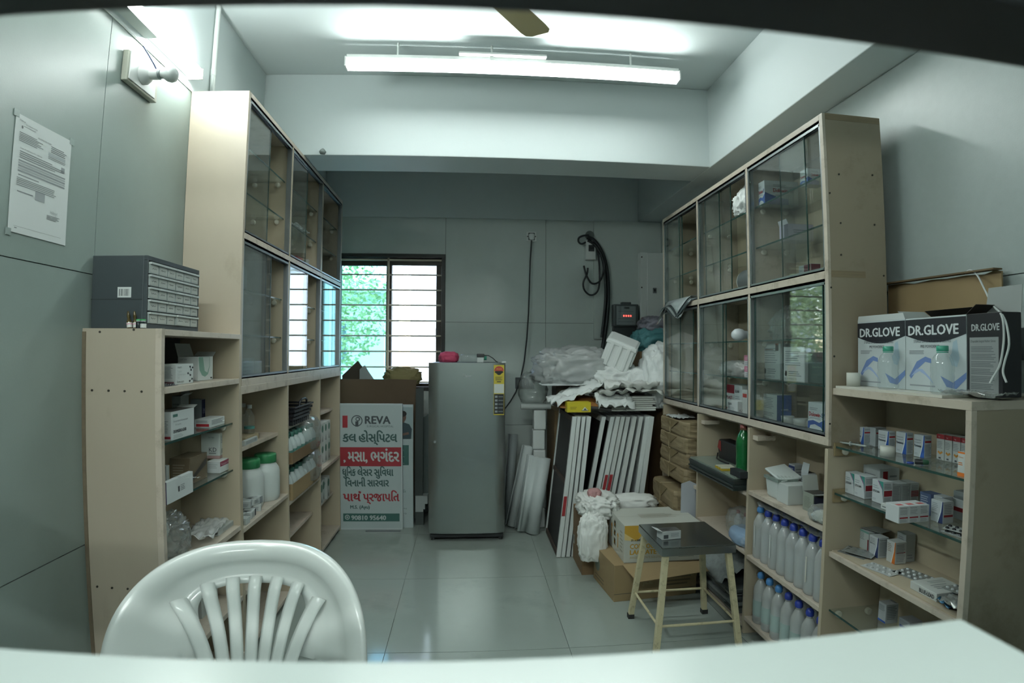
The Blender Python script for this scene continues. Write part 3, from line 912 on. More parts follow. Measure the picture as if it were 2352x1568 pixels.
# ampoules and vials on the end of the top board
m_amber = mat('amber_glass', lin('6a5a2c'), .12, trans=.5, spec=.6)
for k, (px, lab) in enumerate(((284, 'outer'), (291, 'inner'))):
    p = at(px, 751, 'X', -1.03 + .02 * k)
    bottle('amber glass ampoule with pink band, %s one of the pair beside the organiser' % ('first' if k == 0 else 'second'), (p.x, 1.668, 1.3612),
           [(.0072, 0), (.0078, .001), (.0078, .020), (.0045, .027), (.0036, .030), (.0052, .036), (.0030, .050), (.0022, .0525), (0, .053)], m_amber, None, 'ampoule', 'ampoules on the left unit',
           [('paper_label', [(.0080, .003), (.0080, .018)], M('cfd0cb', .5)), ('pink_band', [(.0084, .0125), (.0084, .0145)], M('d6819b', .5))], 12, 'ampoule', (0, math.radians(-7), 0))
m_vial = mat('vial_dark_glass', lin('20282b'), .1, spec=.6)
for k, px in enumerate((318, 329)):
    p = at(px, 750, 'Y', 1.668)
    bottle('small glass vial with green flip cap, %s' % ('dark face turned out' if k == 0 else 'white label turned out beside the other vial'), (p.x, 1.668, 1.3612),
           [(.0075, 0), (.0085, .0012), (.0085, .0175), (.0050, .021), (.0050, .024)], m_vial, ([(.0068, .0235), (.0074, .0238), (.0074, .0275), (.006, .028), (0, .028)], M('3f9a5a', .35)), 'vial', 'vials on the left unit',
           [('collar', [(.0068, .0212), (.0068, .0234)], M('c9cfcf', .3))] + ([('paper_label', [(.0087, .002), (.0087, .0145)], M('c9ccca', .5))] if k else []), 14, 'vial')
# brown box behind the organiser and the foil strips on it
kb = carton('plain brown carton with white paper label between organiser and tall cabinet', -1.155, -1.055, 2.05, 2.15, 1.3615, 1.51, '97825f', [('c', 'q', .42, .36, .85, .80, 'c7cbc4'), ('c', 'l', .47, .42, .8, .76, 5, '6f7472')], 1, cm=m_kraft)
m_foil = mat('foil_silver', lin('b9bdbb'), .28, metal=.6, noise_=.2, scale=60, bump=.3, bscale=90)
film('foil_strip', 'crumpled silver foil strips lying on the brown carton behind the organiser', 'medicine strip', (-1.10, 2.10, 1.511), (.085, .09), m_foil, 3.1, .016, 14, 14)

# shelf below the top board
p = at(404, 881, 'X', FXL)
sbox('white tablet carton with black molecule drawings on the top left shelf', 1, 444, 404, 362, 881, 834, FXL, 1.1845, 'c2cac8',
     [('a', 't', .07, .80, .08, 'TABLETS', INK, .3), ('a', 't', .06, .60, .11, 'Trypsin', 'a7afae'), ('a', 't', .06, .44, .11, 'Chymotrypsin', 'a7afae', .55), ('a', 't', .06, .29, .11, 'Tab', 'a7afae'), ('a', 't', .06, .08, .13, 'lume-sym', INK, .5),
      ('c', 'q', .08, .04, .9, .14, '6b4d55'), ('c', 'l', .08, .3, .85, .9, 10, '7d8788')] +
     [('a', 'p', [(u + .05 * math.cos(t * PI / 4), v + .055 * math.sin(t * PI / 4)) for t in range(8)], INK) for u, v in ((.8, .85), (.86, .68), (.68, .52), (.82, .42), (.78, .12), (.92, .22), (.95, .8))] +
     [('a', 'p', [(a, b_), (a + .03, b_), (c + .03, d_), (c, d_)], INK) for a, b_, c, d_ in ((.80, .83, .85, .68), (.68, .52, .8, .42), (.77, .12, .9, .22))])
sbox('open white carton with green silver swoosh and lifted lid beside the molecule carton', 1, 489, 455, 408, 879, 823, -.985, 1.1845, 'cbd2d0',
     [('a', 'p', [(.02, .98), (.75, .98), (.78, .6), (.65, .25), (.45, .15), (.25, .22), (.08, .45)], '7fa596'), ('a', 'p', [(.3, .97), (.72, .97), (.74, .6), (.6, .32), (.42, .4)], 'c3cfca', .0008), ('c', 't', .1, .85, .07, 'CARTON', GREYT, .35), ('a', 'q', .82, .06, .94, .12, INK)],
     flaps=(('l', .05, 18, 'b5bdba'), ('b', .035, 60, 'b5bdba')))
carton('dark brown box standing at the back of the top left shelf', -1.160, -1.10, 1.80, 1.90, 1.1845, 1.30, '3a322b', [('c', 'q', .1, .1, .9, .2, '2a2420')])
def blister(label, c, size, rotz, m, nx, ny, m_pill, tilt=0.0, group='blister packs'):
    w, d = size
    b = MB(); b.box(-w / 2, w / 2, -d / 2, d / 2, 0, .0012)
    o = b.build('blister_pack', m, None, c, (tilt, 0, rotz)); tag(o, label, 'blister pack', group)
    bl = MB(); bl.lathe([(.0055, .001), (.0052, .0035), (.0035, .0052), (0, .0056)], 8)
    first = None
    for i in range(nx):
        for j in range(ny):
            loc = (-w / 2 + (i + .5) * w / nx, -d / 2 + (j + .5) * d / ny, .0002)
            if first is None: first = bl.build('bubble', m_pill, o, loc)
            else: link_obj('bubble', first.data, o, loc)
    return o
blister('dark blister pack lying at the front of the top left shelf', (-.957, 1.735, 1.1850), (.05, .09), .05, M('3a3c3f', .3), 2, 5, M('4a4c50', .2))
# glass shelf with the large white carton
S2, S3, S4 = 1.0075, .8195, .5925
sbox('large white medicine carton with bold dark lettering on the upper glass shelf at left', 1, 446, 394, 350, 1012, 946, FXL, S2, 'c3cbca',
     [('a', 'q', .06, .80, .26, .90, '3f6b62'), ('a', 't', .08, .62, .07, 'Domperidone & Esomeprazole', GREYT, .62), ('a', 't', .16, .5, .06, 'SR Capsules', GREYT), ('a', 't', .08, .24, .11, 'DOMSERO-DSR', INK, .55, 1), ('a', 'l', .08, .05, .5, .18, 3, '9aa2a2'),
      ('c', 'q', .1, .05, .95, .14, '8c2b36'), ('c', 'l', .2, .25, .9, .7, 8, '8d9696'), ('c', 't', .3, .82, .09, 'DSR', INK)], flaps=(('b', .03, 75, 'b8c0be'),))
sbox('flat white carton with red block on the upper glass shelf at left', 1, 516, 483, 447, 979, 960, -.965, S2, 'ccd3d1',
     [('c', 'q', .10, .12, .92, .45, 'a4282f'), ('c', 'l', .1, .55, .9, .9, 3, GREYT), ('a', 'l', .1, .3, .9, .9, 4, GREYT)])
sbox('grey carton with navy printed face behind the flat red-marked carton', 1, 484, 463, 437, 951, 926, -1.06, S2, '9aa1a3',
     [('a', 'q', .02, .02, .98, .98, NAVY), ('a', 't', .14, .4, .22, 'EMIZON-DB', 'aab0cc', .75)], zt=S2 + .094)
sbox('open grey carton with raised flap at the back of the upper glass shelf', 1, 434, 415, 395, 937, 915, -1.09, S2, '8f9898', [('c', 'l', .1, .3, .9, .8, 4, '6d7575')], zt=S2 + .115, flaps=(('b', .02, 20, 'a9b1af'), ('r', .02, 60, 'a9b1af')))
b = MB(); b.lathe([(.006, 0), (.022, .002), (.028, .014), (.0265, .0145), (.02, .004), (.0, .003)], 18)
tag(b.build('paper_dish', M('c9d0ce', .6), None, (-.99, 2.19, S2)), 'small white paper dish at the end of the upper glass shelf', 'dish')
# middle glass shelf
sbox('large white carton with purple side jutting over the middle glass shelf edge', 1, 444, 383, 371, 1158, 1105, -.93, S3, 'c5cccb',
     [('c', 'q', .0, .0, 1, 1, '4a3668'), ('a', 'q', .42, .35, .47, .6, INK), ('a', 'l', .5, .35, .68, .65, 4, GREYT), ('t', 't', .3, .4, .14, 'Rablet', 'a5adac')])
sbox('film-wrapped brown carton with dark swoosh on the middle glass shelf at left', 1, 476, 437, 390, 1108, 1046, -.985, S3, '6d6250',
     [('a', 'p', [(.05, .1), (.95, .55), (.95, .8), (.6, .6), (.05, .25)], '3b3833'), ('c', 'l', .15, .2, .8, .8, 6, '7f7461')], rough=.2)
sbox('pale white carton marked KD standing on the pink carton', 1, 523, 505, 462, 1047, 996, -.99, S3 + .058, 'c8ceca',
     [('c', 't', .42, .18, .2, 'KD', '3a3f44'), ('c', 'q', .42, .08, .8, .14, '8b9290'), ('a', 'l', .15, .55, .85, .9, 5, GREYT), ('a', 'q', .2, .1, .6, .3, '8b9290'), ('c', 't', .4, .8, .07, 'Syringe', GREYT)])
sbox('flat dull pink carton between the KD carton and the maroon-striped carton', 1, 520, 505, 476, 1062, 1050, -.99, S3 + .046, 'b79a96', [('c', 'q', .02, .1, .98, .3, 'a68680')], zt=S3 + .058)
sbox('white carton with maroon stripe below the pink carton at left', 1, 534, 506, 476, 1090, 1069, -.965, S3, 'c9cfcd', [('a', 'q', .0, .55, 1, .95, '8a3050'), ('a', 't', .1, .62, .22, 'Rozucor-10', 'd8c6cd', .7), ('c', 'l', .1, .4, .8, .8, 3, 'a8b0ae')], zt=S3 + .046)
sbox('slim yellow orange carton at the back of the middle glass shelf', 1, 398, 392, 384, 1062, 1022, -1.08, S3, 'c99a35', [('c', 'q', .2, .1, .5, .9, 'e0c46a')])
sbox('plain white carton at the back corner of the middle glass shelf', 1, 389, 382, 365, 1075, 1025, -1.05, S3, 'bcc3c1', [('c', 'l', .2, .3, .8, .8, 6, '9aa2a0')])
# wooden shelf with the bag
blob('plastic_bag', 'clear plastic bag holding white rolls on the lower left shelf', 'bag', (-1.05, 1.80, S4 + .001), (.18, .21, .165), m_poly, 5, .2, 5, fold=9)
b = MB(); b.lathe([(.012, -.05), (.042, -.05), (.044, -.045), (.044, .045), (.042, .05), (.012, .05)], 20, axis='y')
tag(b.build('cotton_roll', M('c7cdca', .8), None, (-1.05, 1.80, S4 + .10)), 'white cotton roll inside the clear bag at left', 'roll')
for k, (xa, xc, xk) in enumerate(((500, 478, 459), (534, 502, 482))):
    sbox('thin white box with dark end label by the clear bag, %s' % ('on the wall side' if k == 0 else 'on the aisle side'), 1, xa, xc, xk, 1241, 1229, -.985 + .035 * k, S4, 'bcc3c0',
         [('c', 'q', .12, .3, .88, .75, '2c3134'), ('c', 'q', .2, .42, .8, .6, 'aab1af'), ('a', 'l', .2, .2, .9, .8, 3, '8d9593')], group='thin boxes', depth=.032, length=.20)
film('glove_packet', 'white crumpled glove packet lying over the thin boxes at left', 'packet', (-.985, 2.07, S4 + .028), (.11, .22), m_milky, 8.2, .018, 16, 20, rotz=.15)
sbox('red and white carton on the lowest shelf of the left unit', 1, 434, 386, 372, 1312, 1272, -.94, .3005, 'c6ccca', [('c', 'q', 0, 0, 1, .7, '8f2733'), ('a', 'q', 0, .82, 1, 1, 'a83a42'), ('a', 'l', .2, .2, .8, .7, 5, GREYT)])
carton('plain white carton on the lowest shelf of the left unit behind the chair', -1.1, -.99, 2.02, 2.16, .3005, .38, 'b9c0bd')

# base unit, first bay
A1, A2 = .8805, .5655
FX1 = -.985
t = carton('shallow cream carton tray under the measuring bottles in the first left bay', -1.10, -1.00, 2.50, 2.66, A1, A1 + .025, 'b5a889', [('a', 'q', .05, .3, .95, .5, 'a39675')], cat='tray')
for k, (x, y, h) in enumerate(((-1.03, 2.62, .135), (-1.07, 2.55, .12), (-1.065, 2.635, .14))):
    r = .024
    bottle(('clear plastic bottle with teal tape mark on the cream tray', 'empty clear bottle at the back of the cream tray', 'tall clear bottle at the back corner of the cream tray')[k], (x, y, A1 + .0255),
           [(r * .9, 0), (r, .004), (r, h * .62), (r * .55, h * .78), (r * .42, h * .82), (r * .42, h * .9)], m_pet, ([(r * .5, h * .88), (r * .5, h), (0, h)], M('b7bfbd', .4)), 'bottle', 'bottles on the cream tray',
           [('tape_mark', [(r * 1.02, h * .18), (r * 1.02, h * .26)], M('4a8a84', .5))] if k == 0 else ())
sbox('thin white box in front of the cream tray in the first left bay', 1, 592, 562, 556, 1024, 1012, -.975, A1, 'bfc5c2', [('a', 'l', .1, .2, .9, .8, 3, GREYT), ('a', 'q', .75, .2, .95, .8, '9aa2a0')])
m_jar = mat('jar_white', lin('c3cbc8'), .35, sss=.1)
for k, (px, X) in enumerate(((606, -1.0), (572, -1.03))):
    p = at(px, 1150, 'X', X); h = .225
    r = .068
    bottle('big white powder jar with green screw lid, %s' % ('the farther and fully seen one' if k == 0 else 'the nearer one behind the small boxes'), (X, p.y + (.03 if k == 0 else 0), A2),
           [(r * .86, 0), (r * .95, .01), (r * .99, .03), (r, h * .62), (r * .94, h * .70), (r * .76, h * .78), (r * .72, h * .82)], m_jar,
           ([(r * .76, h * .82), (r * .78, h * .825), (r * .78, h * .97), (r * .74, h), (0, h)], M('2f7d4e', .4)), 'jar', 'white jars with green lids', n=28, name='jar')
# heap of small white boxes
heap = [(590, 1165, -.975, 0, .10, 'dark-ended'), (565, 1185, -.965, 0, -.2, 'plain'), (600, 1175, -.955, 0, .3, 'navy-ended'), (583, 1195, -.945, 0, .1, 'lowest front'), (577, 1160, -.975, 1, .25, 'red-striped top'), (594, 1165, -.96, 1, -.3, 'topmost white')]
for k, (px, py, X, lv, rz, w) in enumerate(heap):
    p = at(px, py, 'X', X)
    y = min(max(p.y, 2.31), 2.72)
    c = carton('small white medicine box in the heap beside the jars, %s one' % w, X - .045, X, y - .035, y + .035, A2 + lv * .032, A2 + lv * .032 + .03, 'bcc3c1',
               [('a', 'q', .7 if k % 2 else .03, 0, 1 if k % 2 else .1, 1, ('2d3138', '3b4254', NAVY, '3a3f45', MAROON, GREYT)[k]), ('a', 'l', .15, .2, .65, .8, 4, GREYT), ('c', 'l', .1, .2, .9, .7, 3, GREYT), ('t', 'l', .1, .2, .9, .8, 4, '9aa2a0')], rotz=rz, group='small boxes in heap')
p = at(567, 1226, 'X', -.93)
carton('tiny clear plastic box at the shelf edge below the jars', -.962, -.930, p.y, p.y + .04, A2, A2 + .028, 'b9c1be', [('c', 'l', .1, .3, .9, .6, 2, '8d9593')], rough=.2)

# second bay: basket, bottle trays, striped carton
B1, B2, B3 = .8905, .5155, .2925
bk = thing('plastic_basket', 'black plastic basket with slatted sides and looped handle in the second left bay', 'basket', (-1.03, 3.17, B1))
m_bk = M('23252b', .4)
def ringrect(b, w, d, z, t, h):
    for x0, x1, y0, y1 in ((-w / 2, w / 2, -d / 2, -d / 2 + t), (-w / 2, w / 2, d / 2 - t, d / 2), (-w / 2, -w / 2 + t, -d / 2 + t, d / 2 - t), (w / 2 - t, w / 2, -d / 2 + t, d / 2 - t)):
        b.box(x0, x1, y0, y1, z, z + h)
b = MB(); b.box(-.075, .075, -.15, .15, 0, .004); b.build('base', m_bk, bk)
for k, z in enumerate((.006, .028, .050, .072)):
    b = MB(); g = k * .006; ringrect(b, .16 + g * 2, .31 + g * 2, z, .004, .014); b.build('side_band', m_bk, bk)
b = MB(); ringrect(b, .205, .36, .092, .010, .010); b.build('rim', m_bk, bk, bevel=.002)
for i in range(9):
    b = MB(); y = -.15 + i * .0375; b.box(.078, .083, y - .003, y + .003, 0, .095); b.build('rib', m_bk, bk)
for i in range(4):
    b = MB(); x = -.06 + i * .04; b.box(x - .003, x + .003, -.160, -.155, 0, .095); b.build('rib', m_bk, bk)
b = MB(); b.tube([(.0925, -.07, .10), (.094, -.062, .125), (.095, -.03, .135), (.095, .03, .135), (.094, .062, .125), (.0925, .07, .10)], .006, 8); b.build('handle', m_bk, bk)
b = MB(); b.tube([(-.05, -.176, .10), (-.042, -.178, .13), (.042, -.178, .13), (.05, -.176, .10)], .006, 8); b.build('handle', m_bk, bk)
b = MB(); b.box(-.03, .0, -.166, -.164, .02, .055); b.build('paper_label', M('9aa2a0', .6), bk)
m_sal = mat('saline_bottle_white', lin('bcc9c8'), .3, noise_=.03)
def saline(label, loc, group):
    h, r = .150, .032
    return bottle(label, loc, [(r * .9, 0), (r, .005), (r, h * .56), (r * .82, h * .68), (r * .46, h * .80), (r * .42, h * .86)], m_sal,
                  ([(r * .48, h * .84), (r * .50, h * .85), (r * .50, h * .99), (r * .46, h), (0, h)], M('35685c', .4)), 'bottle', group,
                  [('paper_label', [(r * 1.01, h * .12), (r * 1.01, h * .42)], M('5a8a80', .5))], 14)
src = None
for lev, z in enumerate((B2, B2 + .19)):
    w = ('lower', 'upper')[lev]
    tr = thing('bottle_tray', 'brown carton tray of white bottles with green caps, %s one in the second left bay' % w, 'tray', (-1.0, 3.165, z + .0005))
    b = MB(); b.box(-.085, .085, -.265, .265, 0, .003); b.build('base', m_kraft, tr)
    hh = .085 if lev == 0 else .060
    mk = m_kraft if lev == 0 else m_kraft_d
    for x0, x1, y0, y1 in ((.083, .0855, -.265, .265), (-.0855, -.083, -.265, .265), (-.083, .083, -.265, -.2625), (-.083, .083, .2625, .265)):
        b = MB(); b.box(x0, x1, y0, y1, .003, hh); b.build('wall', mk, tr)
    names = ('first', 'second', 'third', 'fourth', 'fifth', 'sixth', 'seventh')
    for i in range(7):
        for j in range(2):
            loc = (-1.0 + (.042 if j else -.042), 3.165 - .222 + i * .074, z + .004)
            lab = 'white bottle with green cap in the %s tray, %s row, %s from the near end' % (w, 'aisle' if j else 'back', names[i])
            if src is None: src = saline(lab, loc, 'green-capped bottles in the trays'); 
            else:
                c = copy_tree(src); c.location = loc; c['label'] = lab
    blob('shrink_wrap', 'clear shrink wrap torn around the far end of the %s bottle tray' % w, 'wrap', (-.955, 3.33, z + .01), (.12, .22, .20), m_poly, 11 + lev, .12, 3)
carton(
    'white carton with fine stripes on the lowest shelf of the second left bay', -1.10, -1.0, 2.90, 3.05, B3, B3 + .16, 'a9afab', [('c', 'l', .06, .06, .94, .94, 12, '7f8784'), ('a', 'l', .06, .06, .94, .94, 12, '7f8784')])
# third bay: white cartons with green discs
C2, C3 = .5485, .2875
def gcart(label, x0, y0, z, h=.135):
    return carton(label, x0, x0 + .075, y0, y0 + .07, z, z + h, 'b9c0bb',
                  [('a', 'p', [(.5 + .34 * math.cos(t * PI / 6), .72 + .18 * math.sin(t * PI / 6)) for t in range(12)], '3d6a5a'), ('a', 'p', [(.35, .1), (.65, .1), (.5, .42)], '3a4a46'), ('c', 'p', [(.5 + .34 * math.cos(t * PI / 6), .72 + .18 * math.sin(t * PI / 6)) for t in range(12)], '3d6a5a'), ('c', 'p', [(.35, .1), (.65, .1), (.5, .42)], '3a4a46')], group='cartons with green discs')
nth = ('nearest', 'second', 'third', 'farthest')
for i in range(4):
    for lv in range(2):
        gcart('green-disc carton in the %s layer, upper shelf of the third left bay, %s' % (('lower', 'upper')[lv], nth[i]), -1.035, 3.56 + i * .085, C2 + lv * .1355)
for i in range(4):
    gcart('white carton with green disc on the lower shelf of the third left bay, %s' % nth[i], -1.045 + .01 * (i % 2), 3.52 + i * .09, C3, .15)
blob('pouch', 'small dark red pouch on the bottom board of the third left bay', 'pouch', (-1.03, 3.58, .0405), (.09, .10, .09), M('4a2424', .6), 4, .08, 3)

# glazed left cabinet: few goods
film('glove_packet', 'white paper packets piled on the glass shelf of the second upper left bay', 'packet', (-1.04, 3.22, 1.9725), (.15, .26), m_milky, 2.2, .035, 16, 18)
film('glove_packet', 'second white packet lying under the piled packets in the upper left cabinet', 'packet', (-1.02, 3.12, 1.9722), (.14, .18), m_bagw, 6.7, .012, 12, 12)
sbox('red and white printed carton low in the second upper left bay', 1, 696, 683, 668, 592, 566, -1.0, 1.7795, 'b2545a', [('a', 'l', .1, .15, .9, .85, 4, 'd7c3c2'), ('c', 'l', .1, .15, .9, .85, 4, 'd7c3c2')])
sbox('white carton with red marks beside the red carton in the upper left cabinet', 1, 722, 708, 698, 610, 580, -1.0, 1.7795, 'b9bfbc', [('a', 'l', .1, .15, .9, .6, 3, 'b2545a')])
bottle('white spirit bottle with red cap behind the dusty left glass door', (-1.05, 2.52, 1.5575), [(.036, 0), (.038, .004), (.038, .10), (.030, .118), (.015, .128), (.015, .138)], m_jar, ([(.018, .134), (.018, .158), (0, .158)], M('a8343c', .4)))
carton('pale green carton behind the dusty left glass door', -1.10, -1.0, 2.36, 2.44, 1.1805, 1.275, '8aa9a2', [('a', 'l', .1, .2, .9, .8, 4, '6d8a84')])
carton('white carton beside the pale green one behind the dusty left glass', -1.10, -1.0, 2.46, 2.60, 1.1805, 1.262, 'b4bcba', [('a', 'l', .1, .2, .9, .8, 3, '8d9593'), ('t', 'q', .1, .1, .9, .9, 'a5565c')])
bottle('small white jar on the glass shelf of the second lower left bay', (-1.0, 3.32, 1.3645), [(.02, 0), (.022, .002), (.022, .06), (.018, .066)], m_jar, ([(.0205, .066), (.0205, .082), (0, .082)], M('c9d0ce', .4)), 'jar', name='jar')

# notice on the left wall
PY0, PY1, PZ0, PZ1 = 1.347, 1.562, 1.595, 1.903
nb = MB(); nb.box(0, .0012, PY0, PY1, PZ0, PZ1)
ntc = nb.build('notice_sheet', mat('paper_white', lin('c6cccb'), .6, noise_=.02, scale=9), None, (XL + .0015, 0, 0))
tag(ntc, 'printed white notice sheet taped to the left wall', 'notice')
fr = (Vector((.0013, PY0, PZ0)), Vector((0, 1, 0)), Vector((0, 0, 1)), Vector((1, 0, 0)), PY1 - PY0, PZ1 - PZ0)
P = Print()
P.text(fr, .06, .945, .012, 'FORM 20', '4c5254'); P.text(fr, .16, .93, .012, 'To be displayed at the shop', '4c5254', maxw=.2)
P.poly(fr, [(.13, .915), (.33, .915), (.33, .912), (.13, .912)], '555b5d'); P.poly(fr, [(.33, .915), (.332, .915), (.332, .94), (.33, .94)], '555b5d')
P.poly(fr, [(.11 + .014 * math.cos(t), .90 + .014 * math.sin(t)) for t in [k * PI / 4 for k in range(8)]], '4c5254')
P.text(fr, .38, .865, .014, 'REGISTRATION FORM', '3f4547', maxw=.24)
P.lines(fr, .07, .5, .775, .86, 6, '6a7072', .35); P.lines(fr, .62, .92, .80, .865, 4, '5a6062', .2)
P.poly(fr, [(.58, .765), (.9, .765), (.9, .795), (.58, .795)], '9aa1a3'); P.lines(fr, .58, .92, .735, .762, 2, '6a7072', .1)
P.text(fr, .1, .715, .013, 'Grant of retail licence for medicines', '3f4547', maxw=.5)
P.lines(fr, .1, .9, .635, .705, 4, '74797b', .3)
P.poly(fr, [(.83, .66), (.9, .66), (.9, .71), (.83, .71)], '83898b', .0006)
for r in range(5): P.poly(fr, [(.09, .52 + r * .022), (.92, .52 + r * .022), (.92, .534 + r * .022), (.09, .534 + r * .022)], ('7c8284', '999fa1')[r % 2])
P.lines(fr, .1, .45, .485, .505, 1, '74797b'); P.lines(fr, .08, .88, .40, .475, 5, '74797b', .3)
P.poly(fr, [(.40, .325), (.57, .325), (.57, .41), (.40, .41)], '8d9395', .0004); P.lines(fr, .1, .4, .345, .365, 1, '74797b')
P.lines(fr, .62, .86, .19, .235, 4, '5d6365', .3); P.text(fr, .68, .25, .03, 'Hiloyl', '9aa0a2')
P.poly(fr, [(.08, .055), (.9, .055), (.9, .057), (.08, .057)], '5d6365'); P.lines(fr, .09, .14, .035, .05, 1, '5d6365')
P.mb.build('print', P.mats, ntc)
for y, z in ((PY0, PZ0), (PY0, PZ1), (PY1, PZ1)):
    b = MB(); b.box(.0003, .0018, y - .008, y + .010, z - .010, z + .008); b.build('tape', M('8d9a96', .3), ntc)

# lamp holder with bulb on its wooden plate
bp = thing('bulb_holder', 'white bulb on a lamp holder fixed to a cream board high on the left wall', 'lamp', (XL + .001, 1.865, 2.245))
b = MB(); b.box(0, .022, -.095, .095, -.052, .055); b.build('back_board', mat('board_cream', lin('b3b5a8'), .5), bp, bevel=.003)
b = MB(); b.box(.022, .026, -.088, .075, -.045, .055); b.build('front_plate', m_white, bp, bevel=.002)
b = MB(); b.lathe([(.034, 0), (.034, .008), (.026, .022), (.017, .028)], 20, (.0265, -.01, .005), axis='x'); b.build('holder_base', m_white, bp)
b = MB(); b.lathe([(.017, .0), (.018, .015), (.018, .030), (.015, .032)], 18, (.054, -.01, .005), axis='x'); b.build('holder_barrel', m_white, bp)
b = MB(); b.lathe([(.0185, 0), (.0185, .008)], 18, (.085, -.01, .005), axis='x'); b.build('metal_ring', m_alu, bp)
b = MB(); b.lathe([(.014, 0), (.015, .008), (.025, .022), (.029, .035), (.026, .048), (.015, .057), (0, .060)], 20, (.092, -.01, .005), axis='x'); b.build('bulb', mat('bulb_opal', lin('c6cdca'), .2), bp)
b = MB(); b.tube([(.03, -.03, .10), (.05, -.028, .07), (.07, -.02, .035), (.075, -.012, .022)], .003, 6); b.build('wire', M('2c3a5a', .5), bp)
# conduit up to the ceiling
cn = thing('conduit', 'white vertical cable conduit above the left cabinet', 'conduit', (XL + .018, 2.40, ZT + .002))
b = MB(); b.lathe([(.011, 0), (.011, ZC - ZT - .004)], 12); b.build('pipe', m_white, cn)
b = MB(); b.lathe([(.0125, 0), (.0125, .03)], 12, (0, 0, .14)); b.build('coupling', m_white, cn)
# tile-edge trim
b = MB(); b.box(XL - .006, XL + .004, .34, 2.25, ZT - .003, ZT + .004); struct(b.build('trim_3', m_white))
# ------------------------------------------------------------------ outside the window
m_fac = mat('facade_pale', lin('c9d2cf'), .8, noise_=.05, scale=1)
m_fac2 = mat('facade_white', lin('e8ebe8'), .8)
b = MB(); b.box(-9, 12, 4.7, 40, -3.3, -3.2); struct(b.build('ground', mat('yard_ground', lin('a8a69c'), .9)))
hb = thing('building', 'pale building with grey windows seen through the left window leaf', 'building', (-4.6, 14.5, -3.2))
b = MB(); b.box(-2.6, 2.4, 0, 3, 0, 6.0); b.build('wall', m_fac, hb)
b = MB(); b.box(-2.8, 2.6, -.25, 3, 6.0, 6.25); b.build('parapet', m_fac2, hb)
for x in (-1.6, -.2, 1.0):
    for z in (4.2, 1.9):
        b = MB(); b.box(x - .4, x + .4, -.06, .02, z, z + 1.0); w = b.build('window', M('5d6c70', .3), hb)
        b = MB(); b.box(x - .34, x + .34, -.065, -.061, z + .06, z + .94); b.build('pane', M('8fa3a8', .1), w)
b = MB(); b.box(-2.4, 1.5, -.5, 0, 3.6, 3.75); b.build('ledge', m_fac2, hb)
hb = thing('building', 'sunlit white building filling the right window leaf', 'building', (1.2, 10.5, -3.2))
b = MB(); b.box(-2.3, 7, 0, 3, 0, 9.5); b.build('wall', m_fac2, hb)
b = MB(); b.box(-2.3, 7, -.4, 0, 9.5, 9.7); b.build('parapet', m_fac2, hb)
for x in (.6, 3.0): 
    b = MB(); b.box(x - .5, x + .5, -.05, .02, 6.0, 7.2); b.build('window', M('9fb0b2', .2), hb)
tr = thing('tree', 'leafy green tree standing outside the window', 'tree', (-3.6, 10.2, -3.2))
b = MB(); b.tube([(0, 0, 0), (.05, .02, 2.2), (.15, .1, 4.0), (.2, .1, 5.2)], .1, 8, rs=[.13, .1, .08, .05]); b.tube([(.1, .05, 3.2), (-.6, -.1, 4.4)], .05, 6); b.tube([(.1, .05, 3.4), (.8, .1, 4.8)], .05, 6)
b.build('trunk', mat('bark', lin('6b5d4c'), .9, noise_=.2), tr)
b = MB()
for k in range(9000):
    a, e = rnd.random() * 2 * PI, rnd.random()
    R = 2.0 * e ** .4
    zz = rnd.uniform(-1, 1)
    c = Vector((R * math.cos(a) * math.sqrt(max(0, 1 - zz * zz)) * 1.1, R * math.sin(a) * math.sqrt(max(0, 1 - zz * zz)), 5.3 + zz * R * .75))
    d = Vector((rnd.uniform(-1, 1), rnd.uniform(-1, 1), rnd.uniform(-.6, .6))).normalized() * rnd.uniform(.04, .08)
    n = d.cross(Vector((rnd.uniform(-1, 1), rnd.uniform(-1, 1), rnd.uniform(-1, 1)))).normalized() * .03
    b.add([c - d, c + n, c + d, c - n], [(0, 1, 2, 3)])
tag(b.build('foliage', mat('leaf_green', lin('a9be86'), .5, noise_=.3, scale=2), tr), 'pale green leaves', None, kind='stuff')

# ------------------------------------------------------------------ boards leaning by the window
m_board = mat('board_pale', lin('aebbbb'), .45, noise_=.03, scale=6)
GD, GR = '3d5a57', '9c3038'
def board_print(o, fr, items):
    P = Print()
    for it in items:
        k = it[0]
        if k == 'q': P.poly(fr, [(it[1], it[2]), (it[3], it[2]), (it[3], it[4]), (it[1], it[4])], it[5], it[6] if len(it) > 6 else .0004)
        elif k == 't': P.text(fr, it[1], it[2], it[3], it[4], it[5], lift=.0010, maxw=it[6] if len(it) > 6 else None, bold=len(it) > 7)
        elif k == 'p': P.poly(fr, it[1], it[2], it[3] if len(it) > 3 else .0006)
    P.mb.build('print', P.mats, o)
BW, BH = .52, .915
rb = thing('sign_board', 'pale hospital sign board with red band and phone number leaning under the window', 'sign', (-.478 - BW, 4.035, 0))
b = MB(); b.box(0, BW, 0, .022, 0, BH); pn = b.build('panel', m_board, rb, bevel=.001)
b = MB(); ringf = ((0, BW, 0, .010), (0, BW, BH - .010, BH), (0, .008, .010, BH - .010), (BW - .008, BW, .010, BH - .010))
for x0, x1, z0, z1 in ringf: b.box(x0, x1, -.002, .0, z0, z1)
b.build('edge_frame', M('b9c2c2', .4), rb)
def U(px): return (at(px, 1080, 'Y', 4.03).x - (-.478 - BW)) / BW
def V(py): return at(860, py, 'Y', 4.03).z / BH
def z5(x, y): return 760 + x / 2.306, 560 + y / 2.306
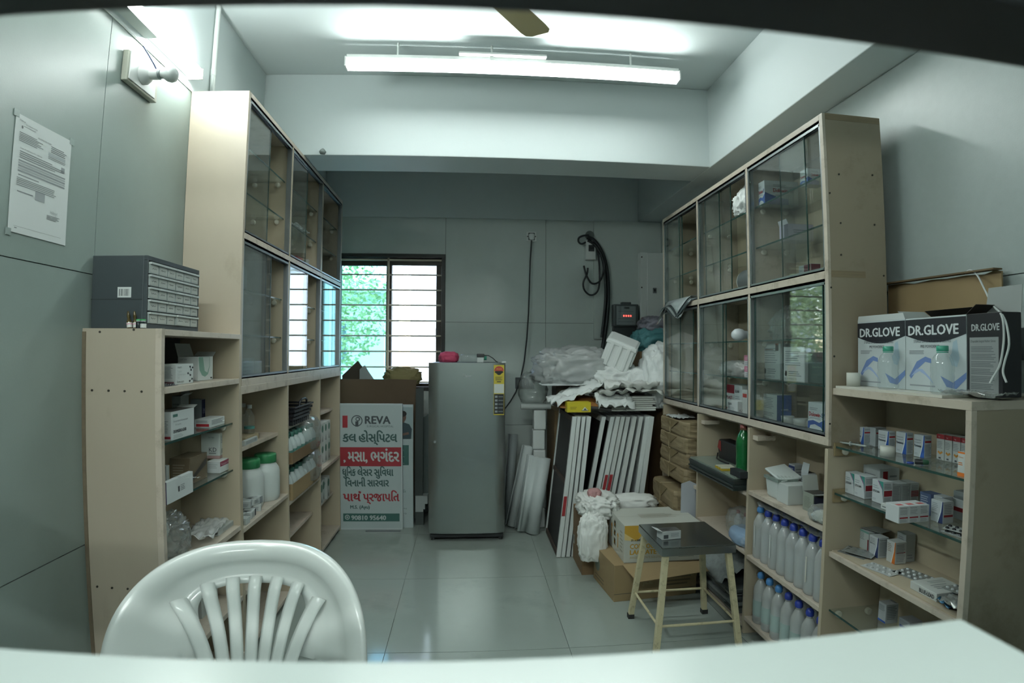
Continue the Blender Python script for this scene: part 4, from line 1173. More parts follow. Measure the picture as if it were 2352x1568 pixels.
def bt(x0, y1, y0, x1, s, c, bold=True):
    """lettering between two picture heights, from x0 to x1 (crop coordinates)"""
    X0, Yb = z5(x0, y1); X1, Yt = z5(x1, y0)
    k = 1.36 if ord(s[0]) > 2000 else 1.0
    return ('t', U(X0), V(Yb), (V(Yt) - V(Yb)) * k, s, c, U(X1) - U(X0)) + ((1,) if bold else ())
def bq(x0, y0, x1, y1, c, lift=.0004):
    X0, Yt = z5(x0, y0); X1, Yb = z5(x1, y1)
    return ('q', U(X0), V(Yb), U(X1), V(Yt), c, lift)
def disc(x, y, r, c, lift=.0006, r2=0):
    X, Y = z5(x, y); return ('p', [(U(X + r / 2.306 * math.cos(k * PI / 10)), V(Y + r / 2.306 * math.sin(k * PI / 10))) for k in range(20)], c, lift)
fr = (Vector((0, 0, 0)), Vector((1, 0, 0)), Vector((0, 0, 1)), Vector((0, -1, 0)), BW, BH)
items = [bq(62, 910, 89, 974, 'a5343c'), disc(138, 937, 30, '454d50'), disc(138, 937, 25, 'aebbbb', .0008), disc(143, 928, 12, '454d50', .0010), bq(130, 940, 146, 968, '454d50', .0009), bq(136, 922, 148, 934, 'aebbbb', .0012),
         bt(180, 952, 910, 352, 'REVA', '454d50'), bt(190, 971, 960, 345, 'SURGICAL HOSPITAL', '5c6669', False),
         bt(62, 1048, 1012, 132, 'કલ', GD), bt(148, 1048, 1012, 348, 'હોસ્િપટલ', GD), ('q', 0.0, V(z5(0, 1178)[1]), .985, V(z5(0, 1077)[1]), GR, .0004),
         bt(66, 1152, 1108, 76, ',', 'b9c3c1'), bt(90, 1152, 1108, 190, 'મસા,', 'b9c3c1'), bt(210, 1152, 1108, 358, 'ભગંદર', 'b9c3c1'),
         bt(60, 1228, 1198, 128, 'ધુિનક', GD), bt(140, 1228, 1198, 216, 'લેસર', GD), bt(228, 1228, 1198, 328, 'સુિવધા', GD),
         bt(76, 1284, 1255, 180, 'િવનાની', GD), bt(192, 1284, 1255, 304, 'સારવાર', GD),
         bt(62, 1362, 1328, 152, 'પાથ', GR), bt(168, 1362, 1328, 358, 'પ્રજાપિત', GR), bt(100, 1402, 1384, 242, 'M.S. (Ayu)', GD),
         bq(62, 1428, 362, 1470, '3d6660'), bt(105, 1462, 1437, 338, '90810 95640', 'b9c3c1'), disc(84, 1448, 13, 'b9c3c1', .0008), disc(84, 1448, 9, '3d6660', .0010), bq(80, 1444, 88, 1452, 'b9c3c1', .0012)]
X, Y = z5(150, 1322); items.append(('p', [(U(X), V(Y)), (U(X + 3), V(Y)), (U(X + 4), V(Y - 4)), (U(X - 1), V(Y - 6)), (U(X - 3), V(Y - 3))], GR))
board_print(rb, fr, items)
rb2 = thing('sign_board', 'second pale sign board with a printed portrait standing behind the red-banded one', 'sign', (-.84, 4.075, 0))
B2W = .435; b = MB(); b.box(0, B2W, 0, .022, 0, .905); b.build('panel', m_board, rb2, bevel=.001)
def U2(px): return (at(px, 1080, 'Y', 4.073).x + .84) / B2W
def V2(py): return at(935, py, 'Y', 4.073).z / .905
fr = (Vector((0, 0, 0)), Vector((1, 0, 0)), Vector((0, 0, 1)), Vector((0, -1, 0)), B2W, .905)
el = lambda px, py, rx, ry, c, l: ('p', [(U2(px + rx * math.cos(k * PI / 9)), V2(py + ry * math.sin(k * PI / 9))) for k in range(18)], c, l)
sk, hr = '6d5448', '23211f'
board_print(rb2, fr, [('q', U2(905), V2(1008), .99, V2(935), '8fa0a2'), el(925, 958, 8, 11, sk, .0008), el(925, 950, 9, 7, hr, .0010), ('p', [(U2(905), V2(1008)), (U2(944), V2(1008)), (U2(946), V2(985)), (U2(940), V2(974)), (U2(928), V2(970)), (U2(915), V2(972)), (U2(905), V2(980))], '33464c', .0009),
      el(925, 968, 4, 3, sk, .0011), ('p', [(U2(912), V2(998)), (U2(938), V2(992)), (U2(940), V2(997)), (U2(914), V2(1003))], sk, .0012),
      ('q', U2(900), V2(1068), U2(939), V2(1022), '3d6660'), ('t', U2(924), V2(1035), .011, 'રા', 'b9c3c1'), ('t', U2(926), V2(1050), .011, 'ન', 'b9c3c1'), ('t', U2(926), V2(1065), .011, 'ન', 'b9c3c1'),
      ('t', U2(926), V2(1131), .020, 'િત', GD, U2(939) - U2(926)), ('t', U2(927), V2(1169), .011, 'ઉપર,', '454d50', U2(945) - U2(927)), ('t', U2(927), V2(1180), .011, 'નપુર.', '454d50', U2(945) - U2(927))])
# brown card and loose sheets behind the boards
p0, p1 = at(787, 870, 'Y', 4.28), at(957, 872, 'Y', 4.28)
b = MB(); b.slab([(-1.165, 0, .02), (p1.x + .02, 0, .02), (p1.x + .015, 0, .9), (p1.x - .005, 0, 1.0), (p1.x, 0, p1.z), (p1.x - .16, 0, p1.z + .004), (-1.165, 0, p0.z)], (0, 1, 0), .008)
tag(b.build('cardboard_sheet', mat('card_backlit_shade', lin('5a4a38'), .8, noise_=.1), None, (0, 4.27, 0)), 'large brown cardboard sheet standing behind the sign boards', 'cardboard')  # brown darkened in the colour, as the sheet stands backlit
def sheet_at(label, pts, Y, m, t=.004, name='board_offcut', cat='board', dz=0):
    b = MB(); P_ = [at(x, y, 'Y', Y) for x, y in pts]
    if dz: P_ = [Vector((q.x, q.y, q.z + dz)) for q in P_]
    b.slab([(q.x, 0, q.z) for q in P_], (0, 1, 0), t)
    return tag(b.build(name, m, None, (0, Y, 0)), label, cat)
sheet_at('dark brown card offcut sticking up at the window sill', [(790, 1180), (786, 862), (822, 828), (838, 850), (850, 885), (850, 1180)], 4.36, M('3f362c', .8))
sheet_at('pale grey card offcut sticking up beside the dark one', [(826, 1182), (826, 848), (838, 838), (846, 852), (860, 872), (860, 1182)], 4.345, M('8d9494', .7))
blob('wrapping', 'crumpled dull yellow wrapping paper on top of the brown cardboard sheet', 'wrapping', (-.515, 4.34, 1.04), (.22, .07, .12), mat('wrap_olive', lin('7d744c'), .7), 3.3, .3, 4)
b = MB(); b.box(-.09, .09, -.035, .035, 0, 1.039); tag(b.build('carton', m_kraft_d, None, (-.515, 4.355, 0)), 'tall narrow brown carton hidden behind the cardboard sheet', 'box')
sheet_at('dark grey board edge leaning between the signs and the fridge', [(952, 1190), (955, 893), (973, 890), (971, 1190)], 4.15, M('3b4341', .6), .012, dz=0)
sheet_at('dull green board edge leaning next to the fridge', [(968, 1165), (972, 958), (984, 950), (984, 1165)], 4.22, M('56625f', .6), .012)
for k, (y0, y1, x1) in enumerate(((1140, 1158, 982), (1158, 1170, 976), (1170, 1176, 972))):
    a, c = at(954, y1, 'Y', 4.12), at(x1, y0, 'Y', 4.12)
    b = MB(); b.box(a.x, c.x, 0, .10, 0, max(.01, c.z - a.z))
    tag(b.build('foam_strip', M('a2aaa8', .8), None, (0, 4.13, max(.001, a.z if a.z > 0.01 else 0.001))), 'white foam packing strip by the fridge, %s of the stack' % ('top', 'middle', 'bottom')[k], 'foam', 'foam strips by the fridge')
a = at(954, 1177, 'Y', 4.12)
b = MB(); b.box(a.x, a.x + .06, 0, .08, 0, max(.02, a.z)); tag(b.build('foam_block', M('4a5250', .8), None, (0, 4.135, 0)), 'dark block under the foam strips beside the fridge', 'block')
q0, q1 = at(840, 1219, 'Z', .004), at(920, 1219, 'Z', .004)
b = MB(); b.box(q0.x, q1.x, q0.y - .008, q0.y + .008, .0005, .009); tag(b.build('metal_strip', m_alu, None), 'thin aluminium strip lying on the floor before the sign boards', 'strip')

# ------------------------------------------------------------------ fridge
FX0, FX1, FY, FZ0, FZ1 = -.272, .247, 3.75, .046, 1.2185
fg = thing('refrigerator', 'grey steel single-door refrigerator with yellow energy sticker', 'refrigerator', ((FX0 + FX1) / 2, FY, 0))
m_steel = mat('brushed_steel', lin('a3aaa8'), .27, metal=.88, noise_=.05, scale=30, stretch=(30, 1, .3), aniso=.4)
m_fgrey = mat('fridge_side_grey', lin('5c6463'), .45)
fw = FX1 - FX0
b = MB(); b.box(-fw / 2 + .004, fw / 2 - .004, .052, .56, FZ0, FZ1 - .004); b.build('body', m_fgrey, fg, bevel=.006)
b = MB(); N = 14
pr = []
for i in range(N + 1):
    u = i / N; x = -fw / 2 + u * fw
    y = .012 * (abs(2 * u - 1) ** 2.2) + (.014 if i in (0, N) else 0)
    pr.append((x, y))
vs = [(x, y, FZ0 + .012) for x, y in pr] + [(x, y, FZ1) for x, y in pr]
k = N + 1
b.add(vs, [(i, i + 1, k + i + 1, k + i) for i in range(N)], 0, True)
b.add([(pr[0][0], .05, FZ0 + .012), (pr[0][0], .05, FZ1), (pr[-1][0], .05, FZ0 + .012), (pr[-1][0], .05, FZ1)] + vs, [(0, 4, 4 + k, 1), (2, 3, 4 + k + N, 4 + N)], 0)
b.add([(x, y, FZ1) for x, y in pr] + [(pr[-1][0], .05, FZ1), (pr[0][0], .05, FZ1)], [tuple(range(N + 3))], 0)
b.add([(x, y, FZ0 + .012) for x, y in pr] + [(pr[-1][0], .05, FZ0 + .012), (pr[0][0], .05, FZ0 + .012)], [tuple(reversed(range(N + 3)))], 0)
door = b.build('door', m_steel, fg)
b = MB(); b.box(-fw / 2 + .01, fw / 2 - .01, .03, .52, FZ0 - .022, FZ0); b.build('plinth', M('2a2e2f', .6), fg)
for x in (-fw / 2 + .03, fw / 2 - .03):
    for y in (.06, .5):
        b = MB(); b.lathe([(.014, 0), (.016, .004), (.012, .008), (.010, FZ0 - .02)], 12, (x, y, 0)); b.build('foot', M('3a3e3e', .5), fg)
b = MB(); b.box(fw / 2 - .022, fw / 2 + .004, .03, .06, FZ1 + .0002, FZ1 + .010); b.build('hinge', m_white, fg)
p = at(999, 1014, 'Y', FY + .006)
b = MB(); b.lathe([(.009, 0), (.009, .006), (.004, .008)], 14, (p.x - (FX0 + FX1) / 2, .004, p.z), axis='y'); b.xf(Matrix.Translation((0, -.008, 0))); b.build('lock', m_alu, door)
# logo and energy sticker
def FU(px): return at(px, 900, 'Y', FY).x - (FX0 + FX1) / 2
def FV(py): return at(1146, py, 'Y', FY).z
P = Print(); fr = (Vector((0, -.0002, 0)), Vector((1, 0, 0)), Vector((0, 0, 1)), Vector((0, -1, 0)), 1, 1)
P.text(fr, FU(1063), FV(866), .020, 'Haier', 'aab2b0', maxw=.062); P.mb.build('logo', P.mats, door)
x0, x1, z0, z1 = FU(1134), FU(1158), FV(953), FV(838)
b = MB(); b.box(x0, x1, .0015, .0045, z0, z1)
es = b.build('energy_sticker', M('c2b13a', .45), door)
P = Print(); fr = (Vector((x0, .0012, z0)), Vector((1, 0, 0)), Vector((0, 0, 1)), Vector((0, -1, 0)), x1 - x0, z1 - z0)
dq = lambda a, b_, c, d_, col, l=.0004: P.poly(fr, [(a, b_), (c, b_), (c, d_), (a, d_)], col, l)
P.poly(fr, [(.5 + .46 * math.cos(t * PI / 10), .865 + .012 + .10 * math.sin(t * PI / 10)) for t in range(11)], 'b7453a'); 
P.poly(fr, [(.05, .86), (.25, .83), (.4, .80), (.6, .80), (.75, .83), (.95, .86), (.8, .88), (.2, .88)], '1f2222', .0006)
for t in range(3): P.poly(fr, [(.32 + t * .18 + .06 * math.cos(a * PI / 5) * (1 if a % 2 else .45), .92 + .016 * math.sin(a * PI / 5) * (1 if a % 2 else .45)) for a in range(10)], 'd9c84a', .0008)
P.lines(fr, .15, .85, .69, .77, 4, '3a3a30'); dq(.3, .655, .7, .675, '3a3a30')
dq(.03, .435, .97, .62, 'c9cfca'); dq(.03, .02, .97, .42, '24282a')
for t in range(5): dq(.12, .05 + t * .074, .36, .09 + t * .074, '8f979a', .0006); dq(.44, .06 + t * .074, .9, .08 + t * .074, '6a7274', .0006)
P.mb.build('print', P.mats, es)
# on the fridge
ft = FZ1 + .0005
blob('cloth', 'bundled pink cloth on top of the refrigerator', 'cloth', (at(1030, 825, 'Y', 3.86).x, 3.90, ft), (.125, .11, .075), mat('cloth_pink', lin('b44462'), .8), 2.4, .14, 4)
c0 = at(1085, 828, 'Y', 3.86)
b = MB(); b.lathe([(.012, -.08), (.026, -.078), (.029, -.06), (.029, -.02), (.027, -.018), (.029, -.014), (.029, .04), (.014, .068), (.013, .085)], 14, axis='x')
ob = b.build('bottle', m_pet, None, (c0.x, 3.86, ft + .0305)); tag(ob, 'clear empty plastic bottle lying on top of the refrigerator', 'bottle')
b = MB(); b.lathe([(.015, .08), (.015, .098), (0, .098)], 12, axis='x'); b.build('cap', m_cap_g, ob)
ad = thing('power_adapter', 'black plug adapter with curled cord on top of the refrigerator', 'adapter', (at(1105, 822, 'Y', 3.82).x, 3.82, ft + .001))
b = MB(); b.box(-.03, .022, -.02, .02, .035, .060); b.build('body', M('1c1e20', .4), ad, bevel=.004)
b = MB(); b.box(-.028, .018, -.018, .018, 0, .034); b.build('base', M('b9c1bf', .4), ad, bevel=.002)
b = MB(); b.tube([(.022, 0, .05), (.05, 0, .048), (.08, -.005, .03), (.105, -.01, .006), (.115, -.01, .004)], .0035, 6); b.build('cord', M('1c1e20', .5), ad)

# ------------------------------------------------------------------ electrical fittings on the back wall
def bwp(px, py): q = at(px, py, 'Y', YB); return q.x, q.z
x0, z1 = bwp(1209, 532); x1, z0 = bwp(1232, 555)
so = thing('socket', 'white socket plate with plug high on the back wall', 'socket', ((x0 + x1) / 2, YB - .001, (z0 + z1) / 2))
b = MB(); b.box(-.042, .042, -.010, 0, -.040, .040); b.build('plate', m_white, so, bevel=.003)
for x in (-.032, .032):
    b = MB(); b.lathe([(.005, 0), (.005, .003)], 8, (x, -.012, 0), axis='y'); b.build('screw', m_screw, so)
b = MB(); b.box(-.026, .026, -.0115, -.0102, -.030, .030); b.build('socket_face', M('5d6665', .5), so)
b = MB(); b.lathe([(.018, -.026), (.022, -.01), (.024, .014), (.016, .022)], 14, (0, -.026, -.002), sx=1, sy=.55); b.build('plug', m_white, so)
pts = [(1221, 552), (1218, 600), (1216, 660), (1214, 720), (1210, 780), (1204, 830), (1196, 868), (1185, 900), (1172, 922), (1160, 938), (1150, 948)]
cb = MB(); cb.tube([(at(x, y, 'Y', YB - .03 - .006 * i).x, YB - .03 - .006 * i, at(x, y, 'Y', YB - .03 - .006 * i).z) for i, (x, y) in enumerate(pts)], .0055, 8)
tag(cb.build('fridge_cable', M('1f2425', .5), None), 'black power cord hanging from the high socket down behind the refrigerator', 'cord')
x0, z1 = bwp(1183, 866); x1, z0 = bwp(1228, 893)
sw = thing('switch_plate', 'dark grey switch plate low on the back wall beside the refrigerator', 'switch', ((x0 + x1) / 2, YB - .001, (z0 + z1) / 2))
b = MB(); b.box(-.078, .078, -.010, 0, -.046, .046); b.build('plate', M('4b5353', .4), sw, bevel=.003)
for x in (-.045, .005, .045):
    b = MB(); b.box(x - .018, x + .018, -.014, -.0102, -.025, .025); b.build('rocker', M('5d6665', .4), sw, bevel=.002)
YM = YB - .023
x0, z1 = bwp(1343, 555); x1, z0 = bwp(1365, 598)
mc = thing('circuit_breaker', 'white breaker box with two dark toggles and black cables on the back wall', 'breaker', ((x0 + x1) / 2, YB - .001, (z0 + z1) / 2))
b = MB(); b.box(-.040, .040, -.055, 0, -.078, .078); b.build('case', m_white, mc, bevel=.004)
b = MB(); b.box(-.02, .028, -.0565, -.0552, -.012, .040); b.build('window', M('3d4344', .4), mc)
for x in (-.008, .014):
    b = MB(); b.box(x - .008, x + .008, -.068, -.0566, .008, .026); b.build('toggle', M('23282a', .4), mc)
b = MB(); b.lathe([(.038, -.022), (.036, -.006), (.024, 0)], 14, (-.005, -.012, .125), axis='y'); b.build('ceiling_rose', M('6f7875', .6), mc)
def wire(name, label, pts, r, yoff, m=None, n=8):
    cb = MB(); P_ = []
    for i, (x, y) in enumerate(pts):
        Yk = YB - (yoff[i] if isinstance(yoff, (list, tuple)) else yoff); q = at(x, y, 'Y', Yk); P_.append(q)
    # smooth the run
    Q = []
    for i in range(len(P_) - 1):
        for t in range(4):
            u = t / 4; p0 = P_[max(i - 1, 0)]; p1 = P_[i]; p2 = P_[i + 1]; p3 = P_[min(i + 2, len(P_) - 1)]
            Q.append(.5 * ((2 * p1) + (p2 - p0) * u + (2 * p0 - 5 * p1 + 4 * p2 - p3) * u * u + (3 * p1 - p0 - 3 * p2 + p3) * u ** 3))
    Q.append(P_[-1]); cb.tube(Q, r, n)
    return tag(cb.build(name, m or M('1f2628', .45), None), label, 'cable')
wire('cable', 'thick black cable bundle arching from the rose down to the meter pile', [(1348, 545), (1362, 550), (1378, 570), (1390, 600), (1396, 640), (1397, 690), (1393, 740), (1386, 790), (1381, 812)], .016, .05)
wire('cable', 'second black cable running along the inside of the thick bundle', [(1350, 552), (1366, 562), (1382, 588), (1389, 625), (1391, 680), (1387, 730), (1382, 775)], .011, .075)
wire('cable', 'black cable loop curling to the left of the rose', [(1352, 540), (1340, 541), (1330, 546), (1329, 555), (1336, 560), (1346, 556)], .008, .045)
wire('cable', 'black cable looping below the breaker box', [(1372, 565), (1376, 600), (1377, 650), (1370, 672), (1355, 677), (1342, 665), (1340, 648), (1348, 630), (1350, 615)], .0075, .07)
wire('cable', 'black cable crossing the loop to the thick bundle', [(1341, 610), (1347, 632), (1360, 651), (1378, 645), (1387, 620), (1390, 600)], .0075, .085)
x0, z1 = bwp(1404, 700); x1, z0 = bwp(1458, 775)
em = thing('electric_meter', 'grey electric meter with red digits on the back wall', 'meter', ((x0 + x1) / 2, YM, (z0 + z1) / 2))
mw, mh = (x1 - x0), (z1 - z0)
m_meter = M('555d5e', .4)
b = MB(); b.box(-mw / 2 - .005, mw / 2 + .005, -.07, 0, -mh * .18, mh / 2); b.build('case', m_meter, em, bevel=.008)
b = MB(); b.box(-mw / 2, mw / 2 - .01, -.055, 0, -mh / 2, -mh * .18 - .001); b.build('terminal_cover', M('434a4b', .45), em, bevel=.006)
b = MB(); b.box(-mw * .40, mw * .40, -.0735, -.0702, -mh * .13, mh * .44); b.build('face', M('8f9a9c', .3), em, bevel=.002)
b = MB(); b.box(-mw * .1, mw * .13, -.0745, -.0736, mh * .36, mh * .41); b.build('nameplate', M('2a3032', .4), em)
m_seg = mat('red_digit', (.2, .02, .02), .4, emit=(1, .08, .06), es=1.6)
for i in range(4):
    b = MB(); x = -mw * .10 + i * .019; b.box(x - .005, x + .005, -.0748, -.0738, mh * .12, mh * .17); b.build('digit', m_seg, em)
for zz in (.27, .05, -.04):
    b = MB(); b.box(-mw * .33, mw * .3, -.0742, -.0737, mh * zz, mh * zz + .004); b.build('print', M('6d7779', .5), em)
b = MB(); b.box(-.035, .045, -.06, -.02, mh / 2, mh / 2 + .018); b.build('top_lug', m_meter, em, bevel=.004)
x0, z1 = bwp(1463, 583); z0 = bwp(1463, 742)[1]
pb = thing('distribution_board', 'white steel distribution board on the back wall behind the glazed cabinet', 'electric panel', (x0, YM, z0))
m_pbw = mat('panel_white', lin('dde3e0'), .4)
b = MB(); b.box(0, XR - x0 - .006, -.07, 0, 0, z1 - z0); b.build('case', m_pbw, pb, bevel=.004)
b = MB(); b.box(.055, XR - x0 - .006, -.078, -.0705, .006, z1 - z0 - .006); dd = b.build('door', m_pbw, pb, bevel=.003)
q = at(1504, 667, 'Y', YM - .08)
b = MB(); b.box(q.x - x0 - .016, q.x - x0 + .016, -.0800, -.0782, q.z - z0 - .022, q.z - z0 + .022); b.build('lock_plate', m_alu, dd)
b = MB(); b.lathe([(.007, 0), (.007, .002)], 10, (q.x - x0, -.0822, q.z - z0 + .004), axis='y'); b.box(q.x - x0 - .003, q.x - x0 + .003, -.082, -.0802, q.z - z0 - .014, q.z - z0); b.build('keyhole', M('20252a', .5), dd)
for y in (590, 660, 732):
    q = at(1474, y, 'Y', YM - .07); b = MB(); b.lathe([(.006, 0), (.006, .003)], 9, (q.x - x0, -.0732, q.z - z0), axis='y'); b.build('screw', m_screw, pb)

# ------------------------------------------------------------------ stacked framed boards and the heap on them
m_bedge = mat('board_edge_white', lin('d0d6d4'), .5, noise_=.05, scale=14)
m_bblack = mat('board_face_black', lin('2b2a2a'), .55, noise_=.15, scale=5)
m_bwood = mat('board_frame_wood', lin('4c4038'), .6, noise_=.15, scale=10)
tops = [1321, 1331, 1342, 1354, 1388, 1408, 1421, 1432, 1444, 1459, 1474, 1488, 1499]
leans = [.095, .094, .093, .092, .16, .17, .17, .17, .17, .165, .16, .12, .11]
which = ('with the black face toward the refrigerator', 'second', 'third', 'fourth', 'fifth, standing alone', 'sixth', 'seventh', 'eighth', 'ninth', 'tenth', 'eleventh', 'twelfth', 'last against the parcels')
for i, (tx, ln) in enumerate(zip(tops, leans)):
    Yn = 3.42 if i < 4 else 3.47 + .01 * (i % 3)
    q = at(tx, 957, 'Y', Yn)
    H_ = q.z; t = .030 if i not in (1, 2) else .026; D_ = .52
    bo = thing('framed_board', 'white-edged framed board leaning in the stack, %s' % (which[i] if i in (0, 4, 12) else which[i] + ' from the black-faced one'), 'board', (q.x - ln, Yn, 0), 0, 'framed boards leaning in the stack')
    def sh(b_):
        b_.v = [(x + ln * z / H_, y, z) for x, y, z in b_.v]; return b_
    b = MB(); b.box(-t / 2, t / 2 - .004, 0, .022, .004, H_); sh(b).build('near_edge', m_bedge, bo)
    b = MB(); b.box(-t / 2, t / 2 - .004, D_ - .022, D_, .004, H_); sh(b).build('far_edge', m_bedge, bo)
    b = MB(); b.box(-t / 2, t / 2 - .004, .022, D_ - .022, H_ - .03, H_); sh(b).build('top_edge', m_bwood if i == 0 else m_bedge, bo)
    b = MB(); b.box(-t / 2, t / 2 - .004, .022, D_ - .022, .004, .034); sh(b).build('bottom_edge', m_bwood if i == 0 else m_bedge, bo)
    b = MB(); b.box(-t / 2 + .008, t / 2 - .008, .022, D_ - .022, .034, H_ - .03); sh(b).build('face_panel', m_bblack if i in (0, 4, 5) else m_bedge, bo)
    if i == 0:
        b = MB(); b.box(-t / 2, -t / 2 + .009, .022, D_ - .022, H_ * .52, H_ * .52 + .025); sh(b).build('cross_rail', m_bwood, bo)
    if i in (0, 6, 7):
        z0_, z1_ = (.30, .44) if i == 0 else (.42, .58)
        b = MB(); b.box(-t / 2 + .002, t / 2 - .008, -.0012, -.0002, H_ * z0_, H_ * z1_); sh(b).build('red_tape', M('9c2f34', .5), bo)
# carton behind the boards carrying the back of the heap
b = MB(); b.box(-.30, .30, -.2, .2, 0, .865); tag(b.build('carton', m_kraft_d, None, (.925, 4.22, 0)), 'large brown carton behind the leaning boards under the heap', 'box')
ZP = .915
# newspaper bundle
nb = thing('newspaper_bundle', 'tied bundle of white newspapers on top of the leaning boards', 'newspapers', (1.02, 3.64, ZP))
m_news = mat('newsprint', lin('ccd0ca'), .8, noise_=.08, scale=40)
for k in range(7):
    b = MB(); w = .38 - .01 * (k % 3); d = .27
    b.box(-w / 2 + .01 * math.sin(k * 2.0), w / 2 + .01 * math.sin(k * 2.0), -d / 2 - .006 * math.cos(k * 1.7), d / 2, k * .0135, k * .0135 + .012)
    b.build('sheaf', m_news, nb, bevel=.004)
b = MB(); ty = -.143
b.tube([(-.01, ty, 0), (-.01, ty - .002, .05), (-.008, ty, .096), (-.006, .0, .097), (-.006, .14, .096)], .004, 6); b.build('twine', M('b9c0bd', .7), nb)
film('newspaper', 'crumpled newspaper sheets spread over the tied bundle', 'newspaper', (1.04, 3.62, ZP + .097), (.40, .32), m_news, 4.4, .035, 18, 18, droop=lambda u, v: -.02 * abs(u - .5))
film('newspaper', 'white paper sheet hanging over the near side of the newspaper bundle', 'newspaper', (.93, 3.49, ZP + .02), (.24, .14), mat('paper_sheet', lin('d6dcda'), .7), 1.7, .03, 14, 12, tilt=(0, .07))
film('rag', 'torn white cloth strips lying over the newspaper heap', 'rag', (1.05, 3.60, ZP + .135), (.36, .26), m_cloth, 9.1, .05, 22, 18)
film('plastic_sheet', 'long white plastic sheet trailing down the left of the heap', 'sheet', (.70, 3.62, ZP + .03), (.34, .20), m_bagw, 5.9, .03, 18, 14, rotz=.25, tilt=(.12, .02))
carton('small yellow carton with printed label at the front of the heap', .615, .765, 3.44, 3.53, ZP + .001, ZP + .065, 'c9b928', [('c', 'p', [(.62, .2), (.74, .55), (.88, .2)], 'd8dcd0'), ('c', 'p', [(.68, .22), (.75, .42), (.83, .22)], '3a4552', .0008), ('c', 'q', .6, .14, .9, .19, '3a4552'), ('c', 'l', .12, .3, .45, .6, 2, '8f8420')], side=0)
b = MB(); b.slab([(-.16, -.10, .02), (.16, -.12, .0), (.18, .10, .05), (-.05, .12, .09), (-.18, .08, .05)], (0, 0, 1), .010); tag(b.build('envelope', mat('envelope_orange', lin('9a6a3a'), .6, noise_=.1), None, (.74, 3.60, ZP + .004)), 'orange brown envelope under the yellow carton on the heap', 'envelope')
b = MB(); b.tube([(-.12, 0, .03), (.02, -.02, .02), (.10, -.03, .012)], .012, 8); tag(b.build('umbrella_handle', M('2b2b2a', .5), None, (.80, 3.48, ZP + .002)), 'dark rod lying behind the yellow carton', 'rod')
carton('dark brown carton sunk in the heap on the left', .60, .80, 3.80, 4.0, ZP, ZP + .15, '4c4138', [('c', 'q', .1, .1, .5, .8, '6d5d49')], side=0, cm=mat('carton_dark', lin('4d4238'), .6, noise_=.1))
blob('plastic_sheet', 'large milky plastic sheeting bundled on the left of the heap', 'sheet', (.76, 3.93, ZP + .155), (.50, .30, .25), m_milky, 6.6, .22, 5, fold=8)
film('foam_sheet', 'flat white foam sheet lying under the milky plastic sheeting', 'sheet', (.72, 3.78, ZP + .152), (.46, .26), mat('foam_white', lin('d9dfdd'), .7), 3.9, .008, 10, 8)
# styrofoam box
sb_ = thing('styrofoam_box', 'white ribbed styrofoam box tipped on top of the heap', 'box', (1.045, 3.79, 1.295), 0)
sb_.rotation_euler = (math.radians(18), math.radians(22), math.radians(-18))
m_sty = mat('styrofoam', lin('e9eeec'), .7, bump=.1, bscale=200)
b = MB(); b.box(-.10, .10, -.09, .09, -.10, .10); b.build('body', m_sty, sb_, bevel=.01)
for x in (-.06, 0, .06):
    b = MB(); b.box(x - .012, x + .012, -.099, -.0895, -.09, .085); b.build('rib', m_sty, sb_, bevel=.003)
b = MB(); b.box(-.108, .108, -.098, .098, .068, .092); b.build('rim', m_sty, sb_, bevel=.004)
b = MB(); b.box(.0995, .112, -.07, .07, -.05, .05); b.build('lug', m_sty, sb_, bevel=.006)
blob('plastic_bag', 'white crumpled bag under the styrofoam box', 'bag', (1.03, 3.86, ZP + .10), (.34, .26, .19), m_bagw, 14.5, .2, 5, fold=9)
blob('sack', 'tall white woven sack standing at the right of the heap', 'sack', (1.31, 3.70, ZP + .002), (.25, .28, .44), mat('sack_white', lin('e0e6e5'), .45, noise_=.05, scale=20, bump=.5, bscale=18, stretch=(1, 1, 3)), 7.7, .12, 5, fold=9)
b = MB(); b.box(1.30, 1.46, 3.56, 3.90, 0, .914); tag(b.build('carton', m_kraft_d, None), 'tall brown carton supporting the white sack', 'box')
blob('bag', 'teal fabric bundle on top of the white sack', 'cloth', (1.36, 4.02, 1.30), (.28, .22, .18), mat('cloth_teal', lin('3f7478'), .7, noise_=.1, bump=.2, bscale=40), 8.8, .14, 5)
blob('plastic_bag', 'lilac translucent plastic bag over the teal bundle', 'bag', (1.40, 4.03, 1.44), (.24, .18, .12), mat('bag_lilac', lin('8f8f9c'), .35, alpha=.75), 2.9, .18, 5)
b = MB(); b.box(1.24, 1.48, 3.945, 4.15, 0, 1.299); tag(b.build('carton', m_kraft_d, None), 'tallest brown carton at the back of the heap', 'box')
blob('plastic_bag', 'grey white bag wedged between the styrofoam box and the sack', 'bag', (1.16, 3.72, ZP + .12), (.13, .13, .15), m_bagw, 10.4, .2, 4)
# wrapped foam column and its bag, left of the boards
fc = thing('wrapped_column', 'stack of white film-wrapped foam blocks standing behind the black board', 'packing', (.515, 4.08, 0))
for k in range(6):
    b = MB(); z0_ = k * .145; b.box(-.045 + .006 * math.sin(k * 3), .045 + .006 * math.sin(k * 3), -.05, .05, z0_, z0_ + .142); b.build('block', mat('foam_wrapped', lin('d3d9d6'), .35, noise_=.06, bump=.5, bscale=30), fc, bevel=.008)
b = MB(); b.lathe([(.020, -.11), (.020, .11)], 12, (.0, -.02, .893), axis='x'); tag(b.build('paper_tube', M('b7bebb', .6), None, (.49, 4.07, 0)), 'white paper tube lying on the wrapped foam column', 'tube')
blob('plastic_bag', 'clear plastic bag hanging beside the wrapped foam column', 'bag', (.475, 4.12, .915), (.19, .16, .23), m_poly, 12.2, .14, 4)

